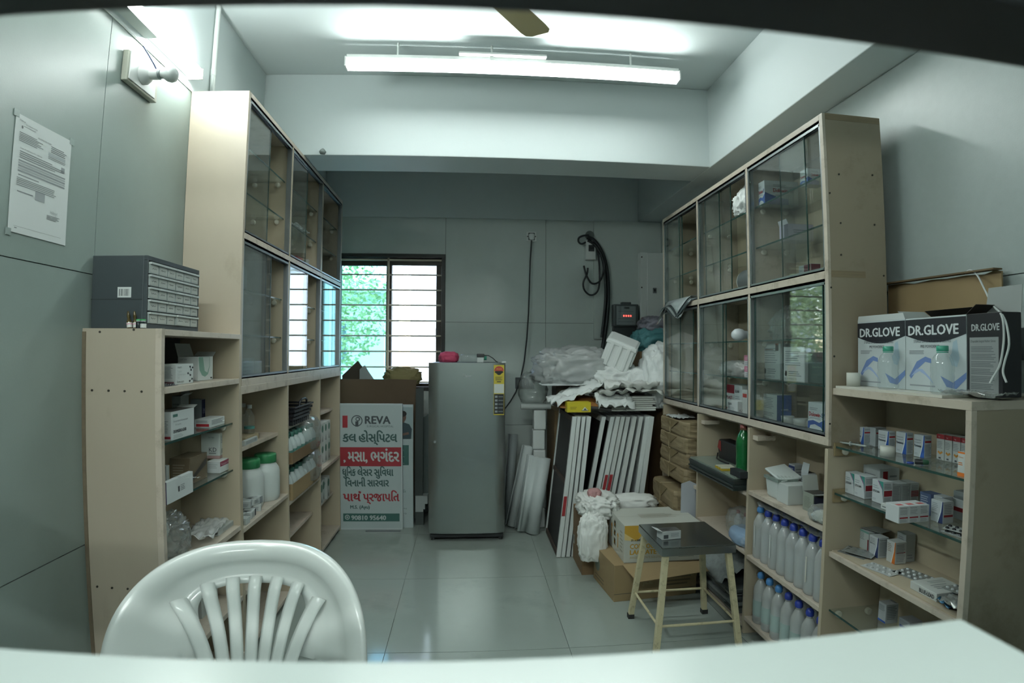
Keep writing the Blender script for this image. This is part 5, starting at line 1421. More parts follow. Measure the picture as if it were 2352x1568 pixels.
# paper rolls beside the fridge
def scroll(label, prof, base, tilt, H_, m, rotz=0):
    """a sheet bent to the plan profile, standing on its edge and leaning"""
    vs = [(x, y, 0) for x, y in prof] + [(x, y, H_) for x, y in prof]
    n = len(prof); b = MB(); b.add(vs, [(i, i + 1, n + i + 1, n + i) for i in range(n - 1)], 0, True)
    o = b.build('paper_roll', m, None, base, (tilt[1], tilt[0], rotz), solid=.003)
    return tag(o, label, 'paper roll', 'paper rolls by the refrigerator')
m_roll = mat('roll_paper', lin('c6cecd'), .45, noise_=.03, scale=4)
spi = lambda c, r0, r1, a0, a1, n=26: [(c[0] + (r0 + (r1 - r0) * i / n) * math.cos(a0 + (a1 - a0) * i / n), c[1] + (r0 + (r1 - r0) * i / n) * math.sin(a0 + (a1 - a0) * i / n)) for i in range(n + 1)]
scroll('wide white paper scroll with two curled edges, foremost of the rolls', spi((-.055, .045), .018, .05, 3.0 * PI, 1.45 * PI) + [(-.03, .0), (.0, .012)] + spi((.055, .0), .05, .02, 1.0 * PI, 3.8 * PI), (.405, 3.905, .012), (math.radians(9), math.radians(-3)), .54, m_roll)
scroll('white paper roll leaning behind the wide scroll', spi((0, 0), .012, .045, 0, 5 * PI), (.315, 4.06, .012), (math.radians(12), math.radians(-2)), .60, m_roll)
scroll('grey paper roll leaning nearest the refrigerator side', spi((0, 0), .010, .04, 0, 5 * PI), (.292, 4.16, .012), (math.radians(4), math.radians(-4)), .66, mat('roll_grey', lin('8d9595'), .6))
# ------------------------------------------------------------------ stool, cartons on the floor
sx, sy, sz = .975, 2.40, .475
sl = thing('stool', 'metal stool with square steel top and cream painted legs', 'stool', (sx, sy, 0))
m_cream = mat('cream_paint', lin('c6bd9a'), .45, noise_=.06, scale=12, dirt=lin('8d8468'), dscale=30)
m_ss = mat('stainless', lin('8f9694'), .22, metal=.9, noise_=.05, scale=14)
b = MB(); b.box(-.165, .165, -.165, .165, sz - .004, sz); b.build('seat', m_ss, sl, bevel=.002)
for x0, x1, y0, y1 in ((-.166, .166, -.166, -.163), (-.166, .166, .163, .166), (-.166, -.163, -.163, .163), (.163, .166, -.163, .163)):
    b = MB(); b.box(x0, x1, y0, y1, sz - .038, sz - .0045); b.build('seat_rim', m_ss, sl)
def leg_at(z, s, t): f = 1 - z / (sz - .005); k = .138 + .052 * f; return Vector((s * k, t * k, z))
for s in (-1, 1):
    for t in (-1, 1):
        a, c = leg_at(.012, s, t), leg_at(sz - .005, s, t); w = .0125
        b = MB(); b.add([(p.x + dx * w, p.y + dy * w, p.z) for p in (a, c) for dx, dy in ((-1, -1), (1, -1), (1, 1), (-1, 1))], [(3, 2, 1, 0), (4, 5, 6, 7), (0, 1, 5, 4), (1, 2, 6, 5), (2, 3, 7, 6), (3, 0, 4, 7)])
        lg = b.build('leg', m_cream, sl, bevel=.002)
        b = MB(); b.cbox(a.x, a.y, 0, .029, .029, .022); b.build('rubber_foot', M('2b2c2b', .7), lg)
for p, q in (((-1, -1), (1, -1)), ((1, -1), (1, 1)), ((1, 1), (-1, 1)), ((-1, 1), (-1, -1))):
    b = MB(); b.tube([leg_at(.135, *p), leg_at(.135, *q)], .006, 8); b.build('brace', m_cream, sl)
p = at(1540, 1238, 'Z', sz)
carton('small opened white carton lying on the steel stool', p.x - .045, p.x + .045, p.y - .005, p.y + .05, sz + .0005, sz + .038, 'bcc3c1', [('c', 'l', .45, .3, .9, .8, 4, GREYT), ('c', 'q', .07, .15, .32, .6, '4a5053'), ('t', 'l', .1, .3, .6, .7, 3, GREYT)], side=0, rotz=.12, flaps=(('l', .03, 70, 'c6ccca'),))

# brown carton with cloth
carton('brown carton standing on the floor under the white cloth bag', .655, .93, 3.135, 3.42, 0, .345, '7c6547', [('a', 'q', .05, .30, .16, .46, 'b9bdb6'), ('a', 'q', .07, .33, .14, .43, '7f8582'), ('c', 'q', .45, 0, .55, 1, '75603f')], side=-1, cm=m_kraft_d)
blob('cloth_bag', 'crumpled white cotton bag piled on the brown floor carton', 'cloth', (.755, 3.20, .346), (.20, .24, .12), m_cloth, 15.5, .22, 5, fold=10)
blob('cloth_bag', 'white cotton bag end hanging down the front of the brown carton', 'cloth', (.70, 3.06, .12), (.15, .10, .27), m_cloth, 16.3, .14, 5, fold=7)
blob('cloth', 'pink printed corner of cloth on the white cotton bag', 'cloth', (.73, 3.17, .455), (.07, .07, .045), mat('cloth_pinkprint', lin('b58a8a'), .8, noise_=.2, scale=60), 17.1, .15, 4)
blob('cloth', 'white twisted cloth lying behind the lactate carton', 'cloth', (.98, 3.26, .345), (.26, .12, .09), m_cloth, 18.2, .2, 4)
# low brown carton with open flap
rz = math.radians(6)
lc = thing('open_carton', 'low brown carton with front flap folded out under the white carton', 'box', (.965, 2.955, 0), rz)
b = MB(); b.box(-.235, .235, -.165, .165, 0, .195); b.build('body', m_kraft, lc, bevel=.002)
b = MB(); b.slab([(-.19, -.166, .195), (.235, -.166, .195), (.25, -.27, .165), (-.16, -.285, .15)], (0, .2, -1), .004); b.build('flap', m_kraft, lc)
P = Print(); fr = (Vector((-.235, -.1652, 0)), Vector((1, 0, 0)), Vector((0, 0, 1)), Vector((0, -1, 0)), .47, .195)
P.text(fr, .33, .42, .17, 'JEE', 'a3936f', bold=True); P.poly(fr, [(0, .2), (1, .2), (1, .215), (0, .215)], '4c4a3d'); P.lines(fr, .62, .95, .3, .6, 3, '6d5d43'); P.mb.build('print', P.mats, lc)
P = Print(); fr = (Vector((-.2352, .165, 0)), Vector((0, -1, 0)), Vector((0, 0, 1)), Vector((-1, 0, 0)), .33, .195)
P.poly(fr, [(.2 + .12 * math.cos(k * PI / 8), .55 + .2 * math.sin(k * PI / 8)) for k in range(16)], '6b7468'); P.lines(fr, .1, .6, .1, .3, 2, '6b5c40'); P.mb.build('print', P.mats, lc)
# lactate carton
G = 'c2952c'
la = carton('white and gold carton of lactate injection on the low brown carton', .806, 1.228, 2.792, 3.115, .1955, .395, 'bfc2b9',
    [('c', 'p', [(.0, 1), (.32, 1), (.16, .58), (.0, .80)], 'c99f3e'), ('c', 'p', [(.0, .80), (.16, .58), (.0, .62)], 'dcc488'), ('c', 'p', [(.72, .93), (1, .97), (1, 1), (.72, 1)], 'c78f30'),
     ('c', 't', .08, .585, .055, '25 x 500 ml', '4a4a44', .26, 1), ('c', 't', .07, .385, .13, 'COMPOUND', G, .42, 1), ('c', 't', .07, .225, .13, 'LACTATE INJ', G, .46, 1), ('c', 't', .07, .115, .06, '(RINGER LACTATE SOLUTION)', 'a8955c', .44),
     ('c', 't', .70, .335, .10, 'ONE EYE', '2f302c', .22, 1), ('c', 'l', .70, .10, .95, .30, 5, '8b8d84'), ('c', 'q', .0, .0, 1, .02, '8d8c80'),
     ('a', 'p', [(.18, .3), (.22, .3), (.22, .62), (.26, .62), (.20, .72), (.14, .62), (.18, .62)], 'c78f30'), ('a', 'p', [(.58, .2), (.62, .2), (.62, .52), (.66, .52), (.60, .62), (.54, .52), (.58, .52)], 'c78f30'),
     ('a', 'q', .34, .66, .46, .86, '9a9a8d'), ('a', 'q', .355, .68, .445, .84, 'bfc2b9'), ('a', 'q', .34, .42, .46, .60, '9a9a8d'), ('a', 'q', .355, .44, .445, .58, 'bfc2b9'), ('a', 'q', .34, .18, .46, .36, '9a9a8d'), ('a', 'q', .355, .20, .445, .34, 'bfc2b9'),
     ('a', 'p', [(.37, .72), (.43, .72), (.40, .80)], 'c78f30', .0008), ('a', 'p', [(.37, .48), (.43, .48), (.40, .55)], 'c78f30', .0008), ('a', 'p', [(.37, .24), (.43, .24), (.40, .31)], 'c78f30', .0008), ('a', 'l', .74, .2, .9, .8, 6, '9a9a8d'),
     ('t', 'l', .3, .38, .78, .62, 6, '9c9a8c'), ('t', 'q', 0, .495, 1, .505, 'a5a396')], side=-1)

# ------------------------------------------------------------------ plastic chair in front
m_chair = mat('chair_white_plastic', lin('dde3df'), .22, noise_=.015, scale=3, coat=.2)
ch = thing('plastic_chair', 'white moulded plastic armchair with fan-slatted back at the counter', 'chair', (-.51, 1.10, 0), .078)
CW, HT, HB = .269, .794, .563
def back_y(a, h): return .175 + .335 * (h - .42) - 1.95 * a * a
def BP(a, h, off=0.0): return Vector((a, back_y(a, h) - off, h))
def arch(t, s=1.0, hb=.563, ht=HT, e=.60):
    c, q = math.cos(t), math.sin(t)
    return -CW * s * math.copysign(abs(c) ** e, c), hb + (ht - hb) * abs(q) ** e
def sweep(path, ro, rn, m, name, par, closed=False):
    """flattened bead: path of (point, outward, normal)"""
    n = 12; vs = []
    for p, o, nn in path:
        for j in range(n):
            a = 2 * PI * j / n; vs.append(p + o * math.cos(a) * ro + nn * math.sin(a) * rn)
    k = len(path); b = MB()
    b.add(vs, [(i * n + j, i * n + (j + 1) % n, (i + 1) * n + (j + 1) % n, (i + 1) * n + j) for i in range(k - 1) for j in range(n)], 0, True)
    b.add(vs[:n], [tuple(reversed(range(n)))]); b.add(vs[-n:], [tuple(range(n))])
    return b.build(name, m, par)
NT = 48
# moulded back: broad rolled lip, recessed band, ring that carries the slats
vs, fs = [], []
rows = [(1.06, -.024), (1.075, -.012), (1.07, .002), (1.04, .011), (.99, .0135), (.94, .010), (.905, .002), (.87, -.008), (.82, -.0135), (.75, -.015), (.715, -.0145), (.71, -.010), (.66, -.010)]
for s_, off in rows:
    for i in range(NT + 1):
        a, h = arch(PI * i / NT, s_, HB, HB + (HT - HB) * s_)
        if s_ < .76: a *= 1 - .40 * (1 - math.sin(PI * i / NT)) * min(1, (.76 - s_) / .10)
        vs.append(BP(a, h, off))
for r in range(len(rows) - 1):
    for i in range(NT):
        k = r * (NT + 1) + i; fs.append((k, k + 1, k + NT + 2, k + NT + 1))
b = MB(); b.add(vs, fs, 0, True); b.build('back_shell', m_chair, ch, solid=.006)
# lower side panels
for sgn in (-1, 1):
    vs, fs = [], []
    for r, h in enumerate((HB, .53, .50, .46, .425)):
        k = (h - .425) / (HB - .425)
        ao, ai = CW * (.86 + .13 * k), CW * (.42 + .24 * k)
        for j in range(6):
            vs.append(BP(sgn * (ai + (ao - ai) * j / 5), h, .0 if j in (0, 5) else -.004))
    for r in range(4):
        for j in range(5):
            q = r * 6 + j; f = (q, q + 1, q + 7, q + 6); fs.append(f if sgn < 0 else tuple(reversed(f)))
    b = MB(); b.add(vs, fs, 0, True); b.build('side_panel', m_chair, ch, solid=.007)
# the fan of slats
for i in range(7):
    k = i - 3
    a1 = k * .056
    h1 = HB + (HT - HB) * .72 * (1 - (abs(a1) / (CW * .78)) ** 3.2) ** (1 / 3.2) + .008
    ab = k * .026
    vs, fs = [], []
    for r in range(11):
        u = r / 10; h = h1 + (.43 - h1) * u
        a = ab + (a1 - ab) * (1 - u) ** 1.8
        w = (.0140 - .002 * u) * (1.15 if abs(k) == 3 else 1)
        for j in range(5):
            v = (j - 2) / 2; vs.append(BP(a + v * w, h - .0 * abs(v) - (.004 * v * v if r == 0 else 0), .014 - .006 * v * v - (.008 if r == 0 else 0)))
    for r in range(10):
        for j in range(4):
            q = r * 5 + j; fs.append((q, q + 5, q + 6, q + 1))
    b = MB(); b.add(vs, fs, 0, True); b.build('slat', m_chair, ch, solid=.009)
# seat, arms, legs
b = MB(); N = 12; vs = []
for i in range(N + 1):
    for j in range(N + 1):
        u, v = i / N * 2 - 1, j / N * 2 - 1
        vs.append((u * .215 * (1 - .08 * (v + 1) / 2), -.24 + (v + 1) / 2 * .42, .425 - .016 * (1 - u * u) * (1 - v * v) - (.02 * max(0, -v - .8) / .2)))
b.add(vs, [(i * (N + 1) + j, (i + 1) * (N + 1) + j, (i + 1) * (N + 1) + j + 1, i * (N + 1) + j + 1) for i in range(N) for j in range(N)], 0, True); b.build('seat', m_chair, ch, solid=.008)
for sgn in (-1, 1):
    pts = [BP(sgn * CW, HB), Vector((sgn * .285, .02, .590)), Vector((sgn * .29, -.10, .600)), Vector((sgn * .288, -.20, .590)), Vector((sgn * .275, -.245, .55)), Vector((sgn * .262, -.255, .50)), Vector((sgn * .25, -.25, .42))]
    sweep([(p, Vector((1, 0, 0)), Vector((0, .3, 1)).normalized() if i < 4 else Vector((0, -1, .2)).normalized()) for i, p in enumerate(pts)], .028, .012, m_chair, 'armrest', ch)
    for y0, y1, x0, x1 in ((-.245, -.27, .245, .27), (.16, .235, .225, .26)):
        b = MB(); b.tube([(sgn * x0, y0, .43), (sgn * (x0 + x1) / 2, (y0 + y1) / 2, .22), (sgn * x1, y1, .0)], .024, 10, rs=[.030, .025, .018]); b.build('leg', m_chair, ch)

# ------------------------------------------------------------------ ceiling fan, one blade tip in view
fn = thing('ceiling_fan', 'beige ceiling fan with one blade tip showing below the hatch frame', 'fan', (-.10, 1.65, 2.58))
m_fan = mat('fan_beige', lin('a89c70'), .4)
b = MB(); b.lathe([(.0, -.03), (.06, -.028), (.10, -.01), (.105, .02), (.08, .045), (.03, .055)], 24); b.build('motor', m_fan, fn)
b = MB(); b.lathe([(.012, .05), (.012, .24)], 10); b.build('down_rod', m_fan, fn)
b = MB(); b.lathe([(.05, .27), (.045, .235), (.02, .21)], 16); b.build('canopy', m_fan, fn)
for k in range(3):
    a = math.atan2(2.13 - 1.65, .26 + .10) + k * 2 * PI / 3
    dx, dy = Vector((math.cos(a), math.sin(a), 0)), Vector((-math.sin(a), math.cos(a), 0))
    pts = [(.12, -.04), (.2, -.058), (.55, -.068), (.585, -.066), (.605, -.05), (.612, .03), (.60, .052), (.57, .058), (.2, .05), (.12, .04)]
    b = MB(); b.slab([dx * r + dy * w + Vector((0, 0, w * .12)) for r, w in pts], (0, 0, 1), .003); b.build('blade', m_fan, fn)
# ------------------------------------------------------------------ goods on the right units
# --- top of the near unit
ZN = Z1N = 1.1825
YG = [at(px, 880, 'X', 1.36).y for px in (1970, 2080, 2221, 2303)]
def glove(label, y0, y1, full=True):
    w = y1 - y0
    o = carton(label, 1.36, 1.47, y0 + .001, y1 - .001, ZN, ZN + .222 if full else ZN + .222, 'bcc6c8',
        [('a', 'p', [(0, .98), (0, .76)] + [(u / 12, .76 - .10 * math.sin(u / 12 * PI)) for u in range(13)] + [(1, .98)], '1d2028', .0004), ('a', 't', .05, .765, .135, 'DR.GLOVE', 'd2d8da', .86, 1),
         ('a', 't', .15, .66, .04, 'STERILE LATEX SURGICAL GLOVES', '3a3f46', .62), ('a', 't', .27, .59, .04, 'PRE POWDERED', '3a3f46', .32), ('a', 'l', .07, .50, .33, .56, 3, '7f868c'),
         ('a', 'p', [(.07, .20), (.2, .40), (.35, .47), (.45, .44), (.45, .38), (.35, .40), (.22, .30), (.10, .16)], '6d86b8'), ('a', 'p', [(.10, .20), (.25, .27), (.35, .22), (.5, .10), (.42, .20), (.3, .30), (.2, .30)], '9db1d2', .0006),
         ('a', 'p', [(.60, .22), (.8, .14), (1, .28), (1, .20), (.85, .06), (.7, .08)], '6d86b8'), ('a', 'p', [(.80, .66), (.86, .69), (.88, .55), (.90, .45), (.86, .34), (.78, .36), (.74, .46), (.78, .52)], 'a3bac6'), ('a', 'l', .08, .055, .6, .10, 1, '8f969c')],
        side=-1, flaps=(('l', .02, 5, 'c3c9c8'),) if label.startswith('white') else (('r', .05, -60, '2b2722'), ('f', .04, 50, '2b2722'), ('b', .045, 55, 'a9b0ae')))
    return o
glove('white surgical glove carton with black header, the farther of the two', YG[1], YG[0])
glove('open surgical glove carton with black header and dark inner flap, the nearer of the two', YG[2], YG[1])
carton('black-sided glove carton with grey text panel and raised lid', 1.36, 1.425, YG[3], YG[2] - .001, ZN, ZN + .222, '17191e',
       [('a', 't', .14, .79, .085, 'DR.GLOVE', 'aeb4b4', .78, 1), ('a', 'q', .08, .04, .90, .71, '8b9191'), ('a', 't', .12, .65, .03, 'Disposable Surgical Rubber Gloves', '3a3f42', .7)] + [('a', 'l', .12, .08 + k * .09, .84, .155 + k * .09, 4, '5c6265') for k in range(6)],
       side=-1, flaps=(('r', .075, 8, '8f9593'),))
m_water = m_pet
for k, (px, lab) in enumerate(((2040, 'clear water bottle with green cap before the farther glove carton'), (2165, 'clear water bottle with green cap before the nearer glove carton'))):
    X = 1.325; q = at(px, 850, 'X', X)
    bottle(lab, (X, q.y, ZN), [(.026, 0), (.031, .004), (.032, .012), (.030, .022), (.032, .03), (.030, .040), (.032, .048), (.030, .058), (.032, .066), (.031, .085), (.024, .105), (.013, .118), (.0125, .126)], m_pet,
           ([(.0155, .120), (.0160, .121), (.0160, .1345), (.0145, .136), (0, .136)], m_cap_g), 'bottle', None, [('neck_ring', [(.0155, .116), (.0155, .1185)], m_cap_g)], 20)
q = at(1960, 876, 'X', 1.318)
b = MB(); b.lathe([(.010, 0), (.0225, 0), (.0225, .046), (.010, .046)], 22)
tag(b.build('tape_roll', M('c3c6bd', .7), None, (1.318, q.y, ZN)), 'white medical tape roll on top of the right unit', 'tape')
film('packet', 'clear plastic packet with pink print lying at the near end of the right unit top', 'packet', (1.345, 1.265, ZN + .001), (.10, .16), m_poly, 4.8, .012, 14, 16)
b = MB(); b.box(-.025, .0, -.05, .03, 0, .0015); tag(b.build('paper_slip', M('b4545c', .6), None, (1.315, 1.30, Z1N - .0075)), 'red printed slip under the clear packet', 'paper') if False else None
# big cardboard sheet behind the glove cartons
b = MB()
P_ = [at(x, y, 'X', XR - .03) for x, y in ((2040, 880), (2040, 655), (2078, 650), (2100, 652), (2140, 642), (2175, 640), (2220, 632), (2262, 630), (2285, 620), (2300, 622), (2302, 880))]
b.slab([(0, p.y, max(p.z, ZN + .001)) for p in P_], (1, 0, 0), .006)
cs = tag(b.build('cardboard_sheet', m_kraft, None, (XR - .03, 0, 0)), 'torn brown cardboard sheet behind the glove cartons on the right unit', 'cardboard')
b = MB(); b.slab([(-.030, P_[1].y, P_[1].z + .002), (-.030, P_[9].y, P_[9].z + .004), (.004, P_[9].y, P_[9].z + .004), (.004, P_[1].y, P_[1].z + .002)], (0, 0, 1), .005); b.build('folded_edge', mat('kraft_edge', lin('6d5c42'), .7), cs)
cp = [(2218, 628), (2228, 620), (2245, 632), (2262, 665), (2280, 700), (2300, 722), (2306, 760), (2304, 800), (2296, 840), (2280, 868), (2274, 880)]
def rcable(label, pts, r, X):
    Q = [at(x, y, 'X', X[i] if isinstance(X, list) else X) for i, (x, y) in enumerate(pts)]
    R = []
    for i in range(len(Q) - 1):
        for t in range(4):
            u = t / 4; p0 = Q[max(i - 1, 0)]; p1 = Q[i]; p2 = Q[i + 1]; p3 = Q[min(i + 2, len(Q) - 1)]
            R.append(.5 * ((2 * p1) + (p2 - p0) * u + (2 * p0 - 5 * p1 + 4 * p2 - p3) * u * u + (3 * p1 - p0 - 3 * p2 + p3) * u ** 3))
    R.append(Q[-1]); R = [Vector((p.x, p.y, max(p.z, ZN + .004))) for p in R]
    b = MB(); b.tube(R, r, 7); return tag(b.build('usb_cable', M('c9cfcd', .4), None), label, 'cable')
rcable('white charging cable hanging over the cardboard sheet to the right unit top', cp, .0028, [1.545, 1.54, 1.53, 1.50, 1.44, 1.356, 1.354, 1.353, 1.352, 1.35, 1.345])
rcable('second white cable looping down beside the black glove carton', [(2302, 722), (2312, 745), (2318, 790), (2308, 830), (2304, 855), (2312, 878)], .0028, [1.356, 1.355, 1.354, 1.353, 1.352, 1.350])
# wall socket at the edge
q0, q1 = at(2312, 752, 'X', XR), at(2352, 828, 'X', XR)
ws = thing('wall_socket', 'dark grey power socket plate on the right wall', 'socket', (XR - .001, q0.y - .09, (q0.z + q1.z) / 2))
b = MB(); b.box(-.010, 0, -.09, .09, -.048, .048); b.build('plate', M('3f4849', .4), ws, bevel=.003)
for dy, dz in ((.055, .02), (.068, -.012), (.042, -.012)):
    b = MB(); b.lathe([(.006, 0), (.006, .002)], 10, (-.0125, dy, dz), axis='x'); b.build('pin_hole', M('15191a', .6), ws)
b = MB(); b.box(-.015, -.0102, -.07, -.01, -.03, .03); b.build('switch', M('4b5455', .4), ws, bevel=.002)

# --- first glass shelf: injection cartons
G1, G2, G3, G4 = .9685, .8035, .5955, .3765
swoosh = lambda c: [('a', 'p', [(.62, 0), (1, 0), (1, 1), (.92, 1), (.86, .55)], c), ('a', 'p', [(.55, 0), (.62, 0), (.86, .55), (.92, 1), (.88, 1), (.80, .55)], 'dfe6ea', .0006)]
pant = lambda: swoosh('2f5aa8') + [('a', 't', .08, .74, .075, 'Pantoprazole', '5c6470', .6), ('a', 't', .08, .62, .075, 'for Injection IP', '5c6470', .6), ('a', 't', .08, .46, .11, 'Pantanop', '2c3442', .62, 1), ('a', 'l', .1, .1, .45, .2, 2, '9aa3a8'),
                ('c', 't', .12, .86, .08, 'Pantanop', '4a5157', .7), ('c', 'q', .08, .68, .92, .76, 'a3282e'), ('c', 'l', .1, .08, .9, .62, 9, '80878b')]
for k, (xa, xc, xk, yb, yt, w) in enumerate(((1963, 1984, 2000, 1023, 981, 'farthest'), (2017, 2041, 2057, 1029, 984, 'second'), (2058, 2082, 2098, 1036, 986, 'third'), (2099, 2123, 2140, 1042, 990, 'nearest'))):
    sbox('white and blue injection carton on the top glass shelf, %s of the row of four' % w, -1, xa, xc, xk, yb, yt, 1.385 + .008 * k, G1, 'bcc5c9', pant(), group='white and blue injection cartons')
q = at(2008, 1020, 'X', 1.41)
carton('white and blue injection carton set back between the first two in the row', 1.41, 1.455, q.y - .005, q.y + .03, G1, G1 + .066, 'a5adb0', [('c', 'q', .08, .68, .92, .76, 'a3282e'), ('c', 'l', .1, .08, .9, .62, 9, '80878b')], -1)
for k, (xa, xb) in enumerate(((2151, 2169), (2169.5, 2187), (2188, 2206), (2207, 2224))):
    X = 1.435; y1, y0 = at(xa, 1020, 'X', X).y, at(xb, 1020, 'X', X).y
    carton('white carton with red lid band on the top glass shelf, %s' % ('farthest', 'second', 'third', 'nearest the post')[k], X, X + .045, y0, y1 - .001, G1, G1 + .080, 'b9bfbd',
           [('a', 'q', 0, .82, 1, 1, '94252c'), ('a', 't', .25, .87, .06, 'Inj', 'd9c7c6', .4), ('a', 'l', .1, .45, .8, .74, 5, '8a9194'), ('a', 'p', [(.15, .30), (.5, .22), (.85, .30), (.7, .36), (.5, .30), (.3, .36)], 'c48a3c'), ('a', 'q', .3, .06, .6, .12, '4a5157'), ('c', 'q', 0, .82, 1, 1, '7d1f26'), ('c', 'l', .1, .1, .9, .7, 7, '8a9194')], -1, group='cartons with red lid bands')
y1, y0 = at(2200, 1060, 'X', 1.30).y, at(2219, 1060, 'X', 1.30).y
carton('white and orange carton standing at the near post of the top glass shelf', 1.30, 1.345, y0, y1, G1, G1 + .066, 'c3c9c6', [('a', 'q', 0, 0, 1, .16, 'd8762c'), ('a', 'q', 0, .93, 1, 1, 'd8762c'), ('a', 'l', .1, .45, .7, .6, 2, 'd8762c'), ('a', 't', .15, .75, .08, 'Dexa', 'c58a5c'), ('c', 'q', 0, 0, 1, .16, 'd8762c')], -1)
q = at(2036, 1044, 'X', 1.325)
b = MB(); b.lathe([(.010, 0), (.0235, 0), (.0235, .030), (.010, .030)], 22)
tag(b.build('tape_roll', M('c3c6bd', .7), None, (1.330, q.y, G1)), 'white tape roll on the top glass shelf before the injection cartons', 'tape')
def syringe(label, c, rotz, L=.085):
    o = thing('syringe', label, 'syringe', c, rotz)
    b = MB(); b.lathe([(.003, 0), (.0075, .002), (.0075, L * .7), (.011, L * .7), (.011, L * .72)], 10, (0, 0, .0115), axis='y'); b.build('barrel', m_pet, o)
    b = MB(); b.lathe([(.003, L * .3), (.003, L), (.008, L), (.008, L + .003)], 8, (0, 0, .0115), axis='y'); b.build('plunger', M('bfc6c3', .4), o)
    return o
q = at(1955, 1020, 'X', 1.325); syringe('clear syringe lying at the far end of the top glass shelf', (1.335, q.y - .02, G1), .5)
q = at(1990, 1028, 'X', 1.33); syringe('second clear syringe lying beside the tape roll', (1.345, q.y - .01, G1), .25)
q = at(2088, 1058, 'X', 1.30)
b = MB(); b.lathe([(.007, 0), (.010, 0), (.010, .004), (.007, .004)], 16); tag(b.build('plastic_ring', M('2d4aa0', .35), None, (1.305, q.y, G1)), 'small blue plastic ring on the top glass shelf', 'ring')
q = at(2110, 1054, 'X', 1.31)
b = MB(); b.lathe([(.002, -.022), (.007, -.020), (.008, -.005)], 10, (0, 0, .0085), axis='y'); o = b.build('marker_cap', M('2f6b4a', .35), None, (1.318, q.y, G1), (0, 0, .9)); tag(o, 'short green and black vial lying on the top glass shelf', 'vial')
b = MB(); b.lathe([(.008, -.005), (.0085, .012), (.007, .016)], 10, (0, 0, .0085), axis='y'); b.build('black_end', M('1d2022', .35), o)
for k, (px, py) in enumerate(((2130, 1053), (2146, 1055), (2163, 1056), (2180, 1056))):
    q = at(px, py, 'X', 1.335)
    b = MB(); b.lathe([(.002, -.03), (.009, -.024), (.011, 0), (.009, .022), (.004, .03)], 10, (0, 0, .0112), axis='x')
    tag(b.build('plastic_ampoule', m_pet, None, (1.345, q.y, G1), (0, 0, .4 * (k % 2))), 'clear plastic ampoule lying on the top glass shelf, %s' % ('first from the green vial', 'second from the green vial', 'third from the green vial', 'fourth, nearest the post')[k], 'ampoule', 'ampoules on the top right shelf')

# --- second glass shelf
teal = lambda: [('a', 'p', [(.60, 1), (1, 1), (1, .25), (.93, .7)], '3d8a80'), ('a', 'p', [(.5, 1), (.6, 1), (.93, .7), (1, .25), (1, .2), (.9, .65)], '8a5a86', .0006), ('a', 't', .08, .46, .10, 'CITOCAIN', '2f3338', .6, 1), ('a', 'l', .08, .1, .4, .2, 2, '9aa3a8'), ('a', 'l', .08, .62, .6, .8, 2, '9aa3a8'),
                ('c', 'q', .08, .35, .92, .60, '8f2a33'), ('c', 'l', .1, .66, .9, .92, 4, '80878b'), ('c', 'l', .1, .08, .9, .32, 4, '80878b')]
sbox('white and teal carton on the second glass shelf, the farther front one', -1, 1941, 1961, 1965, 1139, 1090, 1.325, G2, 'bfc6c8', teal(), depth=.045, group='white and teal cartons')
sbox('white and teal carton on the second glass shelf, the middle front one', -1, 1962, 1985, 2001, 1146, 1095, 1.325, G2, 'bfc6c8', teal(), depth=.05, group='white and teal cartons')
sbox('white and teal carton on the second glass shelf, the nearer front one', -1, 2003, 2028, 2047, 1155, 1102, 1.335, G2, 'bfc6c8', teal(), depth=.036, group='white and teal cartons')
yk = at(2047, 1140, 'X', 1.375).y
for k in range(3):
    carton('grey-sided carton in the row behind the teal cartons, %s' % ('first', 'second', 'third')[k], 1.374 + k * .036, 1.408 + k * .036, yk - .005, yk + .05, G2, G2 + .064, 'a3aaac', [('c', 'l', .1, .1, .9, .9, 10, '7d8488')] + ([('c', 'q', .08, .3, .92, .6, '8f2a33')] if k == 2 else []), -1, group='grey-sided cartons')
carton('long flat carton with red block lying on the teal carton row', 1.40, 1.48, 1.70, 1.785, G2 + .0, G2 + .095, 'b3babb', [('c', 'q', .16, .1, .40, .9, '94252c'), ('c', 'l', .5, .2, .95, .8, 4, '80878b'), ('a', 'l', .1, .2, .9, .8, 4, '80878b')], -1)
for k in range(3):
    xa, xc = (2057, 2080, 2104)[k], (2080, 2104, 2127)[k]
    Yq = 1.412; a, c = at(xa, 1175, 'Y', Yq), at(xc, 1175, 'Y', Yq)
    carton('slim red-lined carton at the front of the second glass shelf, %s' % ('leftmost of three', 'middle of three', 'rightmost of three')[k], a.x + .012, c.x + .0115, Yq, Yq + .055, G2, G2 + .050, 'c3c9ca',
           [('c', 't', .12, .86, .08, 'Hydronop', '3a4046', .7), ('c', 'l', .12, .50, .85, .8, 5, '8f969a'), ('c', 'q', .08, .28, .92, .36, '94252c'), ('c', 'l', .12, .05, .85, .24, 3, '8f969a'), ('t', 'q', .2, .2, .8, .5, 'c46a6c')], -1, group='slim cartons with red line')
carton('flat white label carton lying beside the slim red-lined cartons', 1.30, 1.35, 1.50, 1.57, G2, G2 + .018, 'c3c9c6', [('a', 'l', .1, .3, .9, .7, 1, '5d6468')], -1)
navyb = lambda: swoosh('2c3a66') + [('a', 'l', .08, .5, .6, .9, 5, '8f969a'), ('a', 't', .08, .36, .09, 'Hydronop', '3a4046', .5), ('c', 'l', .1, .45, .9, .9, 6, '80878b'), ('c', 'q', .08, .30, .92, .40, '8f2a33')]
sbox('white carton with navy swoosh on the second glass shelf, front one', -1, 2138, 2165, 2184, 1203, 1152, 1.355, G2, 'b9c0c3', navyb(), depth=.038, group='cartons with navy swoosh')
